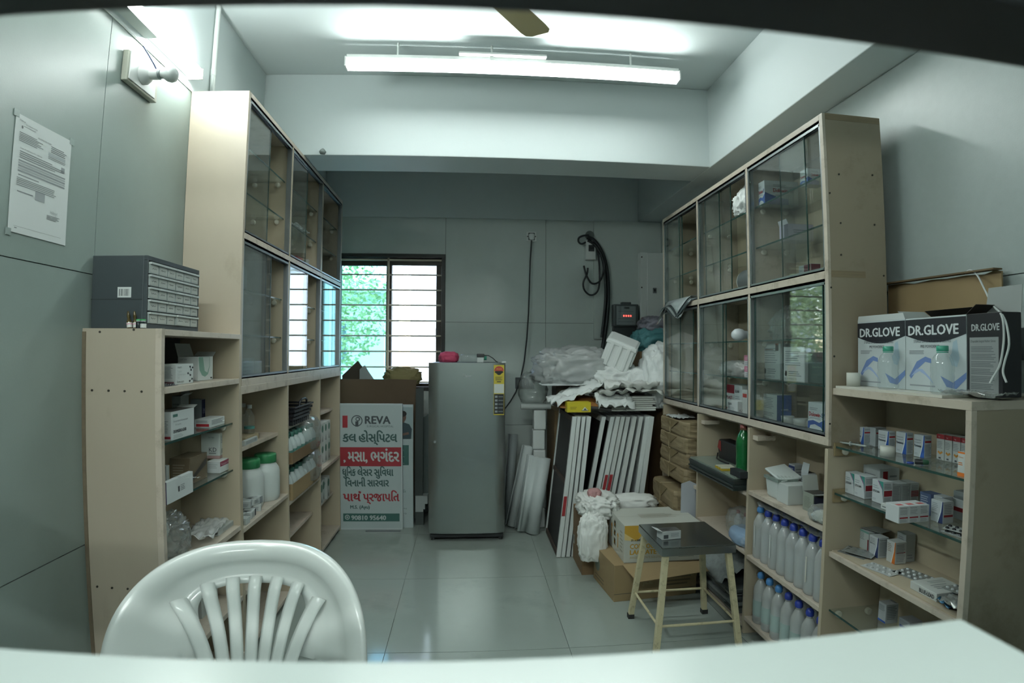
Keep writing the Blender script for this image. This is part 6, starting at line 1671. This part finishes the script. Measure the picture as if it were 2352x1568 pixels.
sbox('white carton with navy swoosh on the second glass shelf, back one', -1, 2138, 2165, 2203, 1200, 1150, 1.396, G2, 'b0b7ba', navyb(), depth=.036, length=.05, group='cartons with navy swoosh')
sbox('dark blue sided carton behind the navy swoosh cartons', -1, 2112, 2136, 2150, 1190, 1140, 1.385, G2, '4a5a7c', [('a', 'l', .1, .5, .8, .9, 4, '9aa3b0')], depth=.04)
carton('flat white carton at the back near end of the second glass shelf', 1.44, 1.488, 1.30, 1.44, G2, G2 + .060, 'a9b0b1', [('c', 'l', .1, .2, .9, .8, 4, '80878b'), ('a', 'q', .1, .4, .9, .6, '8f2a33')], -1)
carton('small grey carton on the flat one at the back of the second glass shelf', 1.442, 1.486, 1.37, 1.43, G2 + .0605, G2 + .083, '8f9698', [('c', 'l', .1, .2, .9, .8, 3, '6f767a')], -1)
blister('black capsule blister pack at the near end of the second glass shelf', (1.325, 1.285, G2 + .0002), (.05, .085), .1, M('9aa1a0', .25), 2, 4, M('22262a', .2))
blister('second black capsule pack half over the first on the glass shelf', (1.335, 1.30, G2 + .0075), (.05, .07), .5, M('a9b0af', .25), 2, 4, M('22262a', .2), .06)

# --- wooden shelf
sbox('white carton with green edge on the wooden shelf, farthest', -1, 1969, 1995, 2010, 1250, 1206, 1.40, G3, 'b9c2c0', [('a', 'l', .1, .5, .7, .9, 5, '7f8a88'), ('a', 'q', .9, 0, 1, .6, '7a2a33'), ('a', 'q', 0, .9, 1, 1, '6d9a90'), ('c', 'l', .1, .2, .9, .9, 8, '858c90')], depth=.05)
sbox('white carton with navy swoosh on the wooden shelf', -1, 1997, 2017, 2037, 1268, 1221, 1.385, G3, 'bcc3c6', swoosh('2c3a66') + [('a', 't', .08, .6, .10, 'Hydronop', '4a5157', .55), ('a', 'l', .1, .7, .7, .92, 3, '8f969a'), ('c', 't', .15, .85, .08, 'Hydronop', '4a5157', .6), ('c', 'l', .1, .1, .9, .8, 10, '858c90')], depth=.042)
sbox('white carton with orange swoosh on the wooden shelf', -1, 2037, 2056, 2078, 1279, 1228, 1.40, G3, 'c0c5c4', swoosh('c9702c') + [('a', 'l', .1, .5, .6, .9, 5, '9a8f86'), ('c', 'l', .1, .1, .9, .92, 12, '8a9094'), ('c', 'q', .1, .5, .9, .54, '8f2a33')], depth=.044)
sbox('plain grey carton behind the orange swoosh carton on the wooden shelf', -1, 2060, 2079, 2104, 1278, 1213, 1.448, G3, '9fa6a7', [('c', 'l', .2, .1, .8, .3, 2, '7f8689'), ('a', 'l', .2, .7, .8, .9, 3, '7f8689')], depth=.04)
m_silver = mat('blister_silver', lin('a9b0b0'), .25, metal=.5)
blister('clear ampoule blister at the far end of the wooden shelf', (1.345, 1.735, G3 + .0005), (.075, .10), .35, m_silver, 3, 4, m_pet)
blister('second clear ampoule blister stacked on the first at the far end', (1.35, 1.725, G3 + .0080), (.07, .10), .6, m_silver, 3, 4, m_pet, .05)
blister('clear blister pack lying on top of the green-edged carton', (1.44, 1.765, G3 + .072), (.06, .09), .3, m_silver, 2, 4, m_pet)
blister('white printed blister pack lying flat before the cartons', (1.325, 1.585, G3 + .0005), (.065, .11), .25, M('b3b9b8', .3), 2, 5, M('bcc2c0', .3))
blister('silver tablet strip lying between the cartons and the flat box', (1.395, 1.505, G3 + .0005), (.075, .13), .2, m_silver, 3, 6, M('b9c0c0', .2))
y0 = at(2150, 1345, 'X', 1.30).y; y1 = at(2089, 1318, 'X', 1.30).y
carton('flat white box marked BLUE-LEAD on the wooden shelf', 1.305, 1.42, y0, y1, G3, G3 + .024, 'bfc4c0', [('a', 't', .36, .22, .5, 'BLUE-LEAD', '30353a', .55, 1), ('t', 'l', .25, .25, .85, .6, 3, '8f9696'), ('t', 'l', .35, .65, .9, .85, 2, '9aa1a0')], -1)
film('foil_packet', 'blue and silver foil packet at the near end of the wooden shelf', 'packet', (1.345, 1.285, G3 + .001), (.09, .09), mat('foil_blue', lin('3f6f8c'), .25, metal=.5), 3.6, .014, 12, 12)
film('foil_packet', 'clear silver packet lying over the blue foil on the wooden shelf', 'packet', (1.325, 1.27, G3 + .016), (.075, .08), m_foil, 7.3, .014, 12, 12)
blister('silver strip resting on the flat BLUE-LEAD box', (1.385, 1.345, G3 + .0250), (.06, .05), .1, m_silver, 2, 3, M('b9c0c0', .2))
# --- lowest glass shelf
for k, (xa, xc, xk, yb, yt, col, lab) in enumerate(((2017, 2033, 2057, 1432, 1386, 'aab1b4', 'grey and blue carton on the lowest glass shelf, farther one'), (2066, 2090, 2112, 1430, 1390, '8d9396', 'dark-faced carton with blue bar on the lowest glass shelf, nearer one'))):
    sbox(lab, -1, xa, xc, xk, yb, yt, 1.40, G4, col, [('a', 'q', 0, .02, 1, .12, BLUE) if k == 0 else ('a', 'q', .1, .45, .9, .6, '2f3f7a'), ('a', 'l', .1, .6, .9, .9, 5, '757c80'), ('c', 'l', .1, .2, .9, .9, 8, '757c80')], depth=.05)
carton('low grey carton at the near end of the lowest glass shelf', 1.40, 1.47, 1.30, 1.42, G4, G4 + .04, '8f9697', [('c', 'l', .1, .2, .9, .8, 3, '757c80')], -1)

# --- base unit, first bay: tub, boxes, glove bag
R1, R2, R3 = .6745, .3765, .0855
tb = thing('plastic_tub', 'white plastic tub with tilted lid full of glass tubes', 'tub', (1.33, 2.215, R1))
b = MB(); b.lathe([(.045, 0), (.052, .004), (.060, .075), (.060, .088)], 4); b.xf(Matrix.Rotation(PI / 4, 4, 'Z')); b.xf(Matrix.Diagonal((1, 1.25, 1, 1)))
for i in range(len(b.sm)): b.sm[i] = False
b.build('body', M('c3ccc9', .35), tb, bevel=.006)
b = MB(); b.box(-.050, .050, -.062, .062, 0, .010); lid = b.build('lid', M('c6cfcc', .35), tb, loc=(.012, .004, .100), rot=(math.radians(16), math.radians(-8), .05), bevel=.004)
b = MB(); b.box(-.047, .047, -.058, .058, .078, .090); b.build('contents', mat('tub_glass_bits', lin('7d8c86'), .2, noise_=.5, scale=90), tb)
for k in range(5):
    b = MB(); b.tube([(-.03 + k * .015, -.05, .094), (-.02 + k * .014, .03, .098)], .005, 8); b.build('glass_tube', m_pet, tb)
sbox('plain white cube carton beside the white tub', -1, 1784, 1809, 1839, 1167, 1122, 1.29, R1, 'bdc4c1', [], depth=.10)
sbox('slim white and navy carton at the back of the tub shelf', -1, 1811, 1824, 1836, 1120, 1056, 1.43, R1, 'b4bbbf', [('a', 'q', 0, .5, 1, .95, '33457c'), ('a', 'l', .1, .55, .9, .9, 4, 'aab2c4'), ('c', 'l', .1, .1, .9, .9, 8, '858c90')], depth=.05, zt=R1 + .125)
sbox('white carton with raised flap and purple lettering behind the white cube', -1, 1836, 1855, 1874, 1116, 1050, 1.40, R1, 'b7bec0', [('a', 't', .1, .45, .14, 'Xceft-CV', '5a4a78', .8), ('a', 'l', .1, .7, .9, .9, 3, '858c90'), ('c', 't', .1, .45, .12, 'Xceft-CV', '5a4a78', .8)], flaps=(('l', .04, -12, 'b9c0c1'),), length=.05, zt=R1 + .12)
sbox('grey green open carton with standing lid at the near end of the tub shelf', -1, 1842, 1868, 1897, 1146, 1102, 1.32, R1, '8a9186', [('a', 'l', .15, .2, .8, .8, 8, '747b72'), ('c', 'q', .05, .1, .95, .9, '2a2f45')], flaps=(('b', .06, 10, 'b9c0bb'), ('f', .03, 80, 'aab1b0')), length=.07, depth=.07)
blob('glove_bag', 'clear bag of white rubber gloves at the front of the tub shelf', 'bag', (1.310, 1.865, R1 + .0005), (.10, .085, .06), m_poly, 19.4, .2, 4)
blob('gloves', 'bundle of white rubber gloves tied with a pink band inside the clear bag', 'gloves', (1.310, 1.865, R1 + .001), (.085, .075, .036), mat('rubber_white', lin('c3c6bf'), .5), 20.6, .16, 4)
# IV bottles
def iv(label, loc, cap, group, lab=None):
    h, r = .235, .030
    parts = [('neck', [(.011, h * .84), (.011, h * .90)], m_ldpe), ('liquid', [(0, .003), (r * .90, .003), (r * .92, h * .55), (0, h * .551)], mat('saline_fluid', lin('d0dadc'), .1, alpha=.35))]
    if lab: parts.append(('paper_label', [(r * 1.01, h * .16), (r * 1.01, h * .46)], lab))
    return bottle(label, loc, [(r * .82, 0), (r * .95, .004), (r, .016), (r, h * .62), (r * .93, h * .70), (r * .62, h * .79), (.012, h * .84)], m_ldpe,
                  ([(.0145, h * .88), (.016, h * .89), (.016, h * .95), (.012, h * .985), (.005, h), (0, h)], cap), 'bottle', group, parts, 14)
ordn = ('first', 'second', 'third', 'fourth', 'fifth', 'sixth', 'seventh', 'eighth', 'ninth')
srcs = {}
for j, X in enumerate((1.298, 1.372)):
    for i in range(8):
        y = 2.318 - i * .066 - j * .02
        if y < 1.84: continue
        lab = 'blue-capped saline bottle on the middle shelf, %s row, %s from the far end' % ('front' if j == 0 else 'back', ordn[i])
        cap = m_cap_lb if i == 0 else m_cap_b
        key = (cap.name, False)
        if key not in srcs: srcs[key] = iv(lab, (X, y, R2), cap, 'saline bottles on the middle shelf')
        else:
            c = copy_tree(srcs[key]); c.location = (X, y, R2); c['label'] = lab
        if j == 0 and i in (0, 2, 6):
            pass
for k, y in enumerate((2.318, 2.186, 1.922)):
    b = MB(); b.box(1.2655, 1.2665, y - .012, y - .006, R2 + .05, R2 + .15); tag(b.build('colour_strip', M(('c9ccc9', 'c9ccc9', 'd0cfc4')[k], .5), None), 'thin printed strip on the %s saline bottle in the front row' % ('first', 'third', 'seventh')[k], 'label strip')
spots = [(2.29, 1.295, 0), (2.29, 1.365, 0), (2.29, 1.43, 0), (2.215, 1.295, 0), (2.215, 1.365, 0), (2.215, 1.43, 0), (2.14, 1.295, 0), (2.14, 1.365, 1), (2.065, 1.295, 1), (2.065, 1.365, 1), (1.99, 1.295, 1), (1.99, 1.365, 1), (1.915, 1.295, 1), (1.915, 1.365, 1), (1.845, 1.295, 1)]
src2 = {}
for k, (y, X, dk) in enumerate(spots):
    lab = '%s-capped saline bottle on the bottom shelf, %s row, %s from the far divider' % ('dark-blue' if dk else 'light-blue', 'aisle' if X < 1.3 else 'middle' if X < 1.4 else 'wall', ordn[min(7, round((2.29 - y) / .075))])
    if dk not in src2: src2[dk] = iv(lab, (X, y, R3), m_cap_b if dk else m_cap_lb, 'saline bottles on the bottom shelf', M('9fb3b0', .5))
    else:
        c = copy_tree(src2[dk]); c.location = (X, y, R3); c['label'] = lab
film('plastic_wrap', 'clear plastic wrap over the middle shelf saline bottles', 'wrap', (1.345, 2.07, R2 + .236), (.15, .46), m_poly, 6.1, .02, 10, 30)

# --- second bay: laminate sheets, bottle, radio, pads
Q1, Q2, Q3 = .6605, .3855, .0455
m_sheet = mat('laminate_sheet_dark', lin('2f3a38'), .3); m_sheet_t = mat('laminate_sheet_top', lin('7d8a80'), .25, noise_=.05)
for k in range(7):
    b = MB(); dx = .006 * math.sin(k * 2.3); b.box(1.205 + dx, 1.46, 2.40, 2.925, 0, .0085)
    tag(b.build('laminate_sheet', [m_sheet if k < 6 else m_sheet_t], None, (0, .004 * math.cos(k * 1.9), Q1 + .0005 + k * .0092)), 'dark laminate sheet in the stack of the second right bay, %s' % ('bottom', 'second up', 'third up', 'fourth up', 'fifth up', 'sixth up', 'topmost with grey green face')[k], 'sheet', 'laminate sheets in the second right bay')
ZS = Q1 + .0645
bottle('green plastic soda bottle on the stack of laminate sheets', (1.285, at(1707, 1040, 'X', 1.285).y, ZS), [(.030, 0), (.034, .004), (.033, .02), (.034, .03), (.032, .05), (.034, .07), (.032, .09), (.034, .11), (.034, .15), (.026, .185), (.014, .205), (.0135, .22)],
       mat('green_pet', lin('1f6b3a'), .12, alpha=.85), ([(.016, .215), (.0165, .233), (0, .234)], M('8a4a42', .4)), 'bottle', None, [('neck_ring', [(.0165, .209), (.0165, .212)], M('8a4a42', .4))], 22)
rd = thing('radio', 'black sloping radio set with red corner behind the green bottle', 'radio', (1.345, at(1674, 1045, 'X', 1.345).y + .02, ZS))
b = MB(); b.slab([(0, -.10, 0), (0, .10, 0), (0, .115, .06), (0, .10, .105), (0, -.10, .10)], (1, 0, 0), .07); b.build('case', M('1f2022', .4), rd, bevel=.006)
b = MB(); b.slab([(-.0015, .07, .04), (-.0015, .112, .058), (-.0015, .098, .100), (-.0015, .075, .095)], (1, 0, 0), .001); b.build('red_panel', M('8a2b2b', .4), rd)
b = MB(); b.tube([(-.01, .09, .03), (-.03, .06, .008), (-.035, 0, .005), (-.03, -.08, .005)], .004, 6); b.build('cord', M('1c1d1e', .5), rd)
q = at(1682, 1090, 'Z', ZS)
for k in range(3):
    b = MB(); b.box(-.04, .04, -.045 + k * .032, -.045 + k * .032 + .028, 0, .010); pd = b.build('label_pad', M('b99f2c', .5), None, (1.255, 2.58, ZS + .0005), (0, 0, -.1))
    tag(pd, 'yellow and white pad on the laminate sheets, %s' % ('nearest', 'middle', 'farthest')[k], 'pad', 'yellow pads on the laminate sheets')
    b = MB(); b.box(-.038, .038, -.044 + k * .032, -.044 + k * .032 + .026, .0102, .013); b.build('paper_top', M('b9bba6', .6), pd)
b = MB(); b.box(-.02, .02, -.05, .05, 0, .03); o = b.build('clip', M('22262a', .5), None, (1.24, 2.418, Q1 + .0655), (0, 0, 0)); tag(o, 'black bulldog clip at the near corner of the laminate sheets', 'clip')
for k in range(4):
    y, X = 2.62 - k * .06, 1.345 + .01 * (k % 2)
    bottle('small clear bottle with red cap, %s of the bagged four in the second right bay' % ('farthest', 'second', 'third', 'nearest')[k], (X, y, Q2), [(.018, 0), (.021, .003), (.021, .075), (.012, .095), (.008, .102), (.008, .11)], m_ldpe, ([(.0095, .106), (.0095, .122), (0, .123)], M('8f4a44', .4)), 'bottle', 'small red-capped bottles', n=12)
blob('plastic_bag', 'clear bag around the small red-capped bottles', 'bag', (1.345, 2.54, Q2 + .0005), (.12, .26, .15), m_poly, 21.7, .1, 4)
blob('pouch', 'blue and white pouch lying at the front of the second right bay', 'pouch', (1.315, 2.475, Q2 + .0006), (.13, .17, .085), mat('pouch_blue', lin('8aa3bd'), .4, dirt=lin('d0d6da'), dscale=7), 22.8, .07, 4)
for k in range(6):
    w = ('bottom', 'second', 'third', 'fourth', 'fifth', 'top')[k]
    b = MB(); b.box(-.11, .11, -.2 + .012 * math.sin(k * 2), .2, 0, .020)
    o = b.build('newspaper', mat('newsprint_dark%d' % (k % 2), lin(('6d7474', '3f4646')[k % 2]), .8, noise_=.5, scale=35), None, (1.36 + .012 * math.cos(k * 1.9), 2.66, Q3 + .0005 + k * .0208), (0, 0, .02 * math.sin(k)), bevel=.005)
    tag(o, 'folded newspaper in the pile at the bottom of the second right bay, %s' % w, 'newspaper', 'newspapers in the second right bay')
    P = Print(); fr = frame_of('a', -1, .22, .4, .02); P.lines(fr, .05, .95, .15, .85, 2, 'a3aaa8'); P.mb.build('print', P.mats, o)
film('newspaper', 'loose newspaper sheet with headline hanging over the newspaper pile', 'newspaper', (1.30, 2.70, Q3 + .13), (.17, .38), mat('newsprint_loose', lin('8a9291'), .8, noise_=.45, scale=28), 2.6, .03, 14, 18, tilt=(.10, 0))

# --- third bay: brown paper parcels tied with string
W1, W2 = .5505, .0505
m_str = M('a89a7a', .7)
def parcel(label, c, size, rotz, seed):
    t = thing('paper_parcel', label, 'parcel', c, rotz, 'brown paper parcels')
    bm = bmesh.new(); bmesh.ops.create_cube(bm, size=1); bmesh.ops.subdivide_edges(bm, edges=bm.edges[:], cuts=9, use_grid_fill=True)
    for v in bm.verts:
        n = noise.noise(Vector((v.co.x * 5 + seed, v.co.y * 5, v.co.z * 5)))
        f = 1 - .05 * (abs(v.co.x * 2) ** 6 * abs(v.co.y * 2) ** 6 + abs(v.co.x * 2) ** 6 * abs(v.co.z * 2) ** 6)
        v.co = Vector((v.co.x * size[0] * f * (1 + .03 * n), v.co.y * size[1] * f * (1 + .03 * n), (v.co.z + .5) * size[2] * (1 - .04 * abs(n))))
    me = bpy.data.meshes.new('wrapping'); bm.to_mesh(me); bm.free(); me.materials.append(m_brownpaper)
    link_obj('wrapping', me, t)
    b = MB(); w, d, h = size[0] / 2 + .002, size[1] / 2 + .002, size[2]
    b.slab([(-w, -.25 * d * 2, h * .95), (-w, .25 * d * 2, h * .95), (-w, 0, h * .35)], (-1, 0, 0), .003); b.build('end_fold', mat('brown_wrapping_fold', lin('776847'), .6, noise_=.1), t)
    b = MB(); b.slab([(-.5 * w, -d, h * .95), (.5 * w, -d, h * .95), (0, -d, h * .35)], (0, -1, 0), .003); b.build('end_fold', MATS['brown_wrapping_fold'], t)
    b = MB(); b.tube([(-w - .002, .02, 0), (-w - .002, .02, h), (w, .02, h + .001)], .0025, 5); b.build('string', m_str, t)
    return t
pz = W1
for k in range(4):
    h = .088; parcel('brown paper parcel in the upper pile of the third right bay, %s' % ('bottom', 'second up', 'third up', 'top')[k], (1.31 + .006 * (k % 2), 3.20, pz), (.22, .42, h - .002), .02 * (k % 2), 3.3 + k); pz += h
pz = W2
for k in range(4):
    h = .115; parcel('brown paper parcel in the lower pile of the third right bay, %s' % ('bottom', 'second up', 'third up', 'top')[k], (1.275 + .006 * (k % 2), 3.22, pz), (.25, .40, h - .002), -.02 * (k % 2), 9.3 + k); pz += h
film('paper_sheet', 'white paper sheets tucked on top of the brown parcels', 'paper', (1.27, 3.22, W1 + .353), (.12, .20), mat('sheet_white', lin('b3b9b8'), .7), 5.2, .012, 10, 10)
en = thing('envelope_bundle', 'bundle of white envelopes leaning at the near side of the lower parcels', 'envelopes', (1.235, 2.985, .34))
for k in range(5):
    b = MB(); b.slab([(-.05 + .006 * k, 0, 0), (.03 + .006 * k, 0, -.02), (.07 + .004 * k, .0, .20 - .012 * k), (.0 + .006 * k, 0, .235 - .015 * k), (-.05 + .006 * k, 0, .22)], (0, 1, 0), .003)
    b.xf(Matrix.Translation((0, .0065 * k, 0))); b.build('envelope', mat('envelope_white', lin('b3b9c0'), .6), en)
b = MB(); b.box(1.20, 1.33, 2.952, 3.02, 0, .34 - .021); tag(b.build('carton', m_kraft_d, None), 'narrow brown carton under the envelope bundle', 'box') if False else None

# --- glazed cabinet, upper row
def dolo(label, xa, xc, xk, yb, yt, X, z, **kw):
    return sbox(label, -1, xa, xc, xk, yb, yt, X, z, 'bcc5c9',
        [('a', 'p', [(0, 0), (.0, .30), (.3, .36), (.65, .30), (1, .45), (1, 0)], '3a5ea8'), ('a', 'p', [(.08, 0), (.15, .16), (.4, .22), (.75, .14), (.9, 0)], 'cdd5da', .0007), ('a', 'p', [(0, .34), (.35, .42), (.7, .36), (1, .52), (1, .45), (.65, .30), (.3, .36), (0, .30)], 'd6dde0', .0006),
         ('a', 't', .06, .50, .16, 'Dolowin', 'a8282e', .62, 1), ('a', 't', .72, .50, .16, '-SP', '33457c', .22, 1), ('a', 'l', .08, .72, .6, .84, 2, '8f969a'), ('a', 'l', .12, .42, .7, .46, 1, '8f969a'),
         ('c', 'p', [(0, 0), (0, .5), (.4, .30), (.7, .24), (.7, 0)], '3a5ea8'), ('c', 't', .25, .52, .16, 'Dolowin', 'a8282e', .42, 1), ('c', 't', .70, .52, .16, '-SP', '44506a', .22, 1), ('c', 'l', .25, .74, .7, .86, 2, '80878b'), ('c', 'l', .3, .38, .8, .42, 1, '80878b')], **kw)
H1, H2, HM = 1.9585, 1.7725, 1.5895
dolo('white and blue tablet carton on the top glass shelf of the first right bay', 1726, 1757, 1833, 466, 410, 1.305, H1, length=.055)
dolo('second tablet carton at the near end of the top right glass shelf', 1840, 1855, 1892, 418, 380, 1.315, H1, length=.05)
sbox('lilac tablet carton with torn flap on the second right glass shelf', -1, 1782, 1811, 1857, 552, 514, 1.335, H2, 'a8a4b8', [('a', 'q', .55, 0, 1, 1, '4a4858'), ('c', 'l', .2, .3, .8, .7, 3, '6d6a7a')], length=.07, depth=.12, flaps=(('l', .022, 20, 'b9bcc4'),))
carton('flat pink and white carton low in the first upper right bay', 1.30, 1.40, 1.95, 2.27, HM, HM + .018, 'b9b4ba', [('a', 'q', 0, .35, 1, 1, 'b4588c'), ('a', 'l', .3, .5, .7, .8, 1, 'd9b8cc'), ('t', 'q', .05, .05, .95, .95, 'a9a4aa')], -1)
carton('small maroon and white carton standing on the flat pink carton', 1.315, 1.36, 1.98, 2.06, HM + .0185, HM + .055, 'b9bfbf', [('a', 'q', .45, .1, 1, .95, '6d2a3a'), ('c', 'q', .05, .1, .95, .95, '6d2a3a'), ('a', 'l', .05, .3, .4, .8, 3, '8f969a')], -1)
film('packet', 'clear packet half under the flat pink carton', 'packet', (1.335, 2.27, HM + .001), (.10, .15), m_milky, 9.9, .014, 12, 14)
blob('plastic_bag', 'knotted white plastic bag on the top glass shelf of the second right bay', 'bag', (1.355, 2.50, H1 + .0005), (.13, .15, .145), m_bagw, 23.4, .22, 5, fold=9, tie=.35)
b = MB(); b.lathe([(.008, -.085), (.055, -.085), (.058, -.078), (.058, .078), (.055, .085), (.008, .085)], 26, axis='y')
cr = b.build('cotton_roll', M('c0c5bf', .85), None, (1.385, 2.545, HM + .061)); tag(cr, 'rolled white cotton in dark paper in the second upper right bay', 'roll')
b = MB(); b.lathe([(.0595, -.06), (.0595, .07)], 26, axis='y'); b.build('paper_wrap', M('5d6364', .5), cr)
for r in (.02, .032, .044):
    b = MB(); b.lathe([(r, -.0862), (r + .003, -.0865), (r + .003, -.085)], 22, axis='y'); b.build('cotton_layer', M('a3a8a2', .9), cr)
b = MB(); b.box(1.33, 1.37, 2.44, 2.50, 0, .010); tag(b.build('tape_strip', M('2b3236', .5), None, (0, 0, H2 + .0005)), 'small dark strip on the second glass shelf of the middle right bay', 'strip')
mg = thing('magazine', 'dark glossy magazine pages sticking out between the rows of the far right bay', 'magazine', (1.20, 3.24, 1.592))
for k in range(4):
    vs, fs = [], []
    for i in range(9):
        for j in range(9):
            u, v = i / 8, j / 8
            x = .0 + u * .10; y = -.22 + v * .36 + .03 * k * (1 - u)
            zz = .004 + .008 * k - (.11 + .02 * k) * max(0, .6 - u) ** 1.2 * (1 + .6 * math.sin(v * 5 + k)) 
            vs.append((x, y, zz))
    for i in range(8):
        for j in range(8):
            q = i * 9 + j; fs.append((q, q + 1, q + 10, q + 9))
    b = MB(); b.add(vs, fs, 0, True); b.build('page', mat('page_dark%d' % (k % 2), lin(('3f4a4c', '9aa3a3')[k % 2]), .3, noise_=.5, scale=12), mg, solid=.0012)

# --- glazed cabinet, lower row
L1, L2, LB = 1.3525, 1.1785, .9985
for k, (y, X, lab) in enumerate(((2.585, 1.335, 'white LED bulb lying on the glass shelf of the middle right bay'), (2.475, 1.375, 'blue tinted LED bulb beside the white one'))):
    b = MB(); b.lathe([(0, -.052), (.016, -.050), (.028, -.036), (.031, -.018), (.028, 0), (.020, .012), (.018, .04)], 18, axis='x')
    o = b.build('light_bulb', M('c9d0d2' if k == 0 else '8fa0c4', .3), None, (X, y, L1 + .0315)); tag(o, lab, 'bulb')
    b = MB(); b.lathe([(.0135, .04), (.0135, .062), (.006, .068)], 14, axis='x'); b.build('screw_base', m_alu, o)
carton('blue tinted LED bulb carton behind the bulbs', 1.42, 1.485, 2.40, 2.47, L1, L1 + .085, '8a98b8', [('c', 'l', .1, .2, .9, .8, 4, '6d7a9a')], -1)
for k in range(2):
    carton('pink and white carton, %s of the two stacked in the middle right bay' % ('lower', 'upper')[k], 1.325, 1.42, 2.435 - .01 * k, 2.54 + .01 * k, L2 + k * .0525, L2 + k * .0525 + .052, 'b9b6b8',
           [('a', 'q', 0, .5, 1, 1, 'b06a80'), ('a', 'l', .1, .6, .8, .9, 3, 'd0b0bc'), ('c', 'q', 0, .5, 1, 1, 'b06a80'), ('a', 'l', .1, .1, .6, .4, 2, '8f969a')], -1, rotz=.04 - .12 * k, group='pink cartons')
blob('paper_packet', 'crumpled white gauze packet beside the pink cartons', 'packet', (1.385, 2.70, L2 + .0005), (.13, .22, .07), m_milky, 24.2, .25, 4, fold=9)
sbox('dark red and white plaster carton at the bottom of the middle right bay', -1, 1667, 1686, 1690, 946, 890, 1.36, LB, 'b9bfbf', [('a', 'q', 0, .66, 1, 1, '7d2430'), ('a', 'q', 0, 0, 1, .08, '7d2430'), ('a', 't', .08, .42, .14, 'PLAST', '7d2430', .8, 1)], depth=.09, zt=LB + .13)
sbox('white carton with bold letters standing behind the low white carton', -1, 1687, 1704, 1719, 940, 886, 1.36, LB, 'bdc4c4', [('a', 't', .1, .72, .10, 'ELAN', '3a4046', .6, 1), ('a', 'l', .1, .3, .8, .6, 4, '8f969a'), ('c', 't', .2, .7, .16, 'SC', '3a4046', .6, 1), ('c', 't', .2, .12, .12, 'K.A.', '3a4046', .6)], depth=.08, zt=LB + .13)
sbox('low white carton with bold letters at the front of the middle right bay', -1, 1670, 1694, 1709, 950, 922, 1.30, LB, 'c3c9c8', [('a', 't', .1, .62, .2, 'ELAN', '3a4046', .5, 1), ('a', 'l', .1, .15, .8, .5, 4, '8f969a'), ('c', 't', .15, .15, .2, 'K.A. LABS', '3a4046', .7)], depth=.07)
sbox('white and red edged carton at the near divider of the middle right bay', -1, 1709, 1716, 1719, 952, 898, 1.305, LB, 'aab0ac', [('a', 'q', .1, .7, .9, .85, '9c3a34')], depth=.06, length=.05, zt=LB + .12)
# first bay lower
blob('plastic_bag', 'crinkled clear plastic bag hanging over the upper shelf of the first right bay', 'bag', (1.385, 2.185, L1 + .0005), (.14, .22, .14), m_poly, 25.9, .26, 5, fold=9, tie=.3)
lf = lambda: [('a', 'q', .04, .03, .96, .97, 'c3c9ca'), ('a', 'l', .1, .45, .85, .9, 7, '8a9195'), ('a', 'q', .08, .15, .18, .3, '4a5157'), ('a', 'l', .25, .15, .85, .32, 3, '80878b'), ('a', 't', .08, .05, .06, 'KL.I.A WISKECUS', '4a5157', .6)]
sbox('tall white file carton with orange tag behind the right glass door', -1, 1753, 1792, 1797, 874, 790, 1.33, L2, 'b7bcbc', lf() + [('a', 'q', .72, .80, .9, 1, 'c4682c'), ('a', 'q', .05, .82, .6, .87, 'b07a5a')], depth=.08)
sbox('white ruled form carton beside the orange tagged one', -1, 1799, 1848, 1851, 881, 798, 1.315, L2, 'b0b8b8', lf(), depth=.05)
carton('dark green carton at the near end behind the right glass door', 1.33, 1.43, 1.86, 2.03, L2, L2 + .12, '41544f', [('a', 't', .2, .5, .06, 'Gujarat Pharma', '7d908a', .6), ('c', 'l', .1, .4, .8, .6, 2, '6d807a')], -1)
b = MB(); b.lathe([(0, 0), (.04, .0), (.042, .006), (.034, .028), (0, .034)], 18); tag(b.build('brown_lid', M('6d4f42', .5), None, (1.38, 1.92, L2 + .1205)), 'brown dome lid on the dark green carton', 'lid')
sbox('white ruled carton with blue side at the bottom of the first right bay', -1, 1745, 1784, 1803, 968, 908, 1.325, LB, 'bcc3c3', lf() + [('c', 'q', 0, 0, 1, 1, '2f5496'), ('c', 'l', .3, .4, .8, .5, 1, '9ab0d0')], depth=.07)
dolo('third tablet carton behind the right glass door at the bottom near end', 1856, 1896, 1899, 985, 920, 1.325, LB, depth=.10)
for k, (y, lab) in enumerate(((2.17, 'farther'), (2.08, 'nearer'))):
    b = MB(); b.lathe([(.020, 0), (.024, .001), (.028, .032), (.0265, .032), (.0225, .003), (0, .003)], 16); tag(b.build('plastic_cup', m_milky, None, (1.33, y, LB)), 'small clear cup at the bottom of the first right bay, %s one' % lab, 'cup', 'small clear cups')
b = MB(); b.box(-.05, .05, -.08, .08, 0, .004); ringrect(b, .11, .17, .004, .003, .022); tag(b.build('plastic_tray', m_milky, None, (1.40, 2.06, LB + .0005)), 'milky plastic tray behind the clear cups', 'tray')
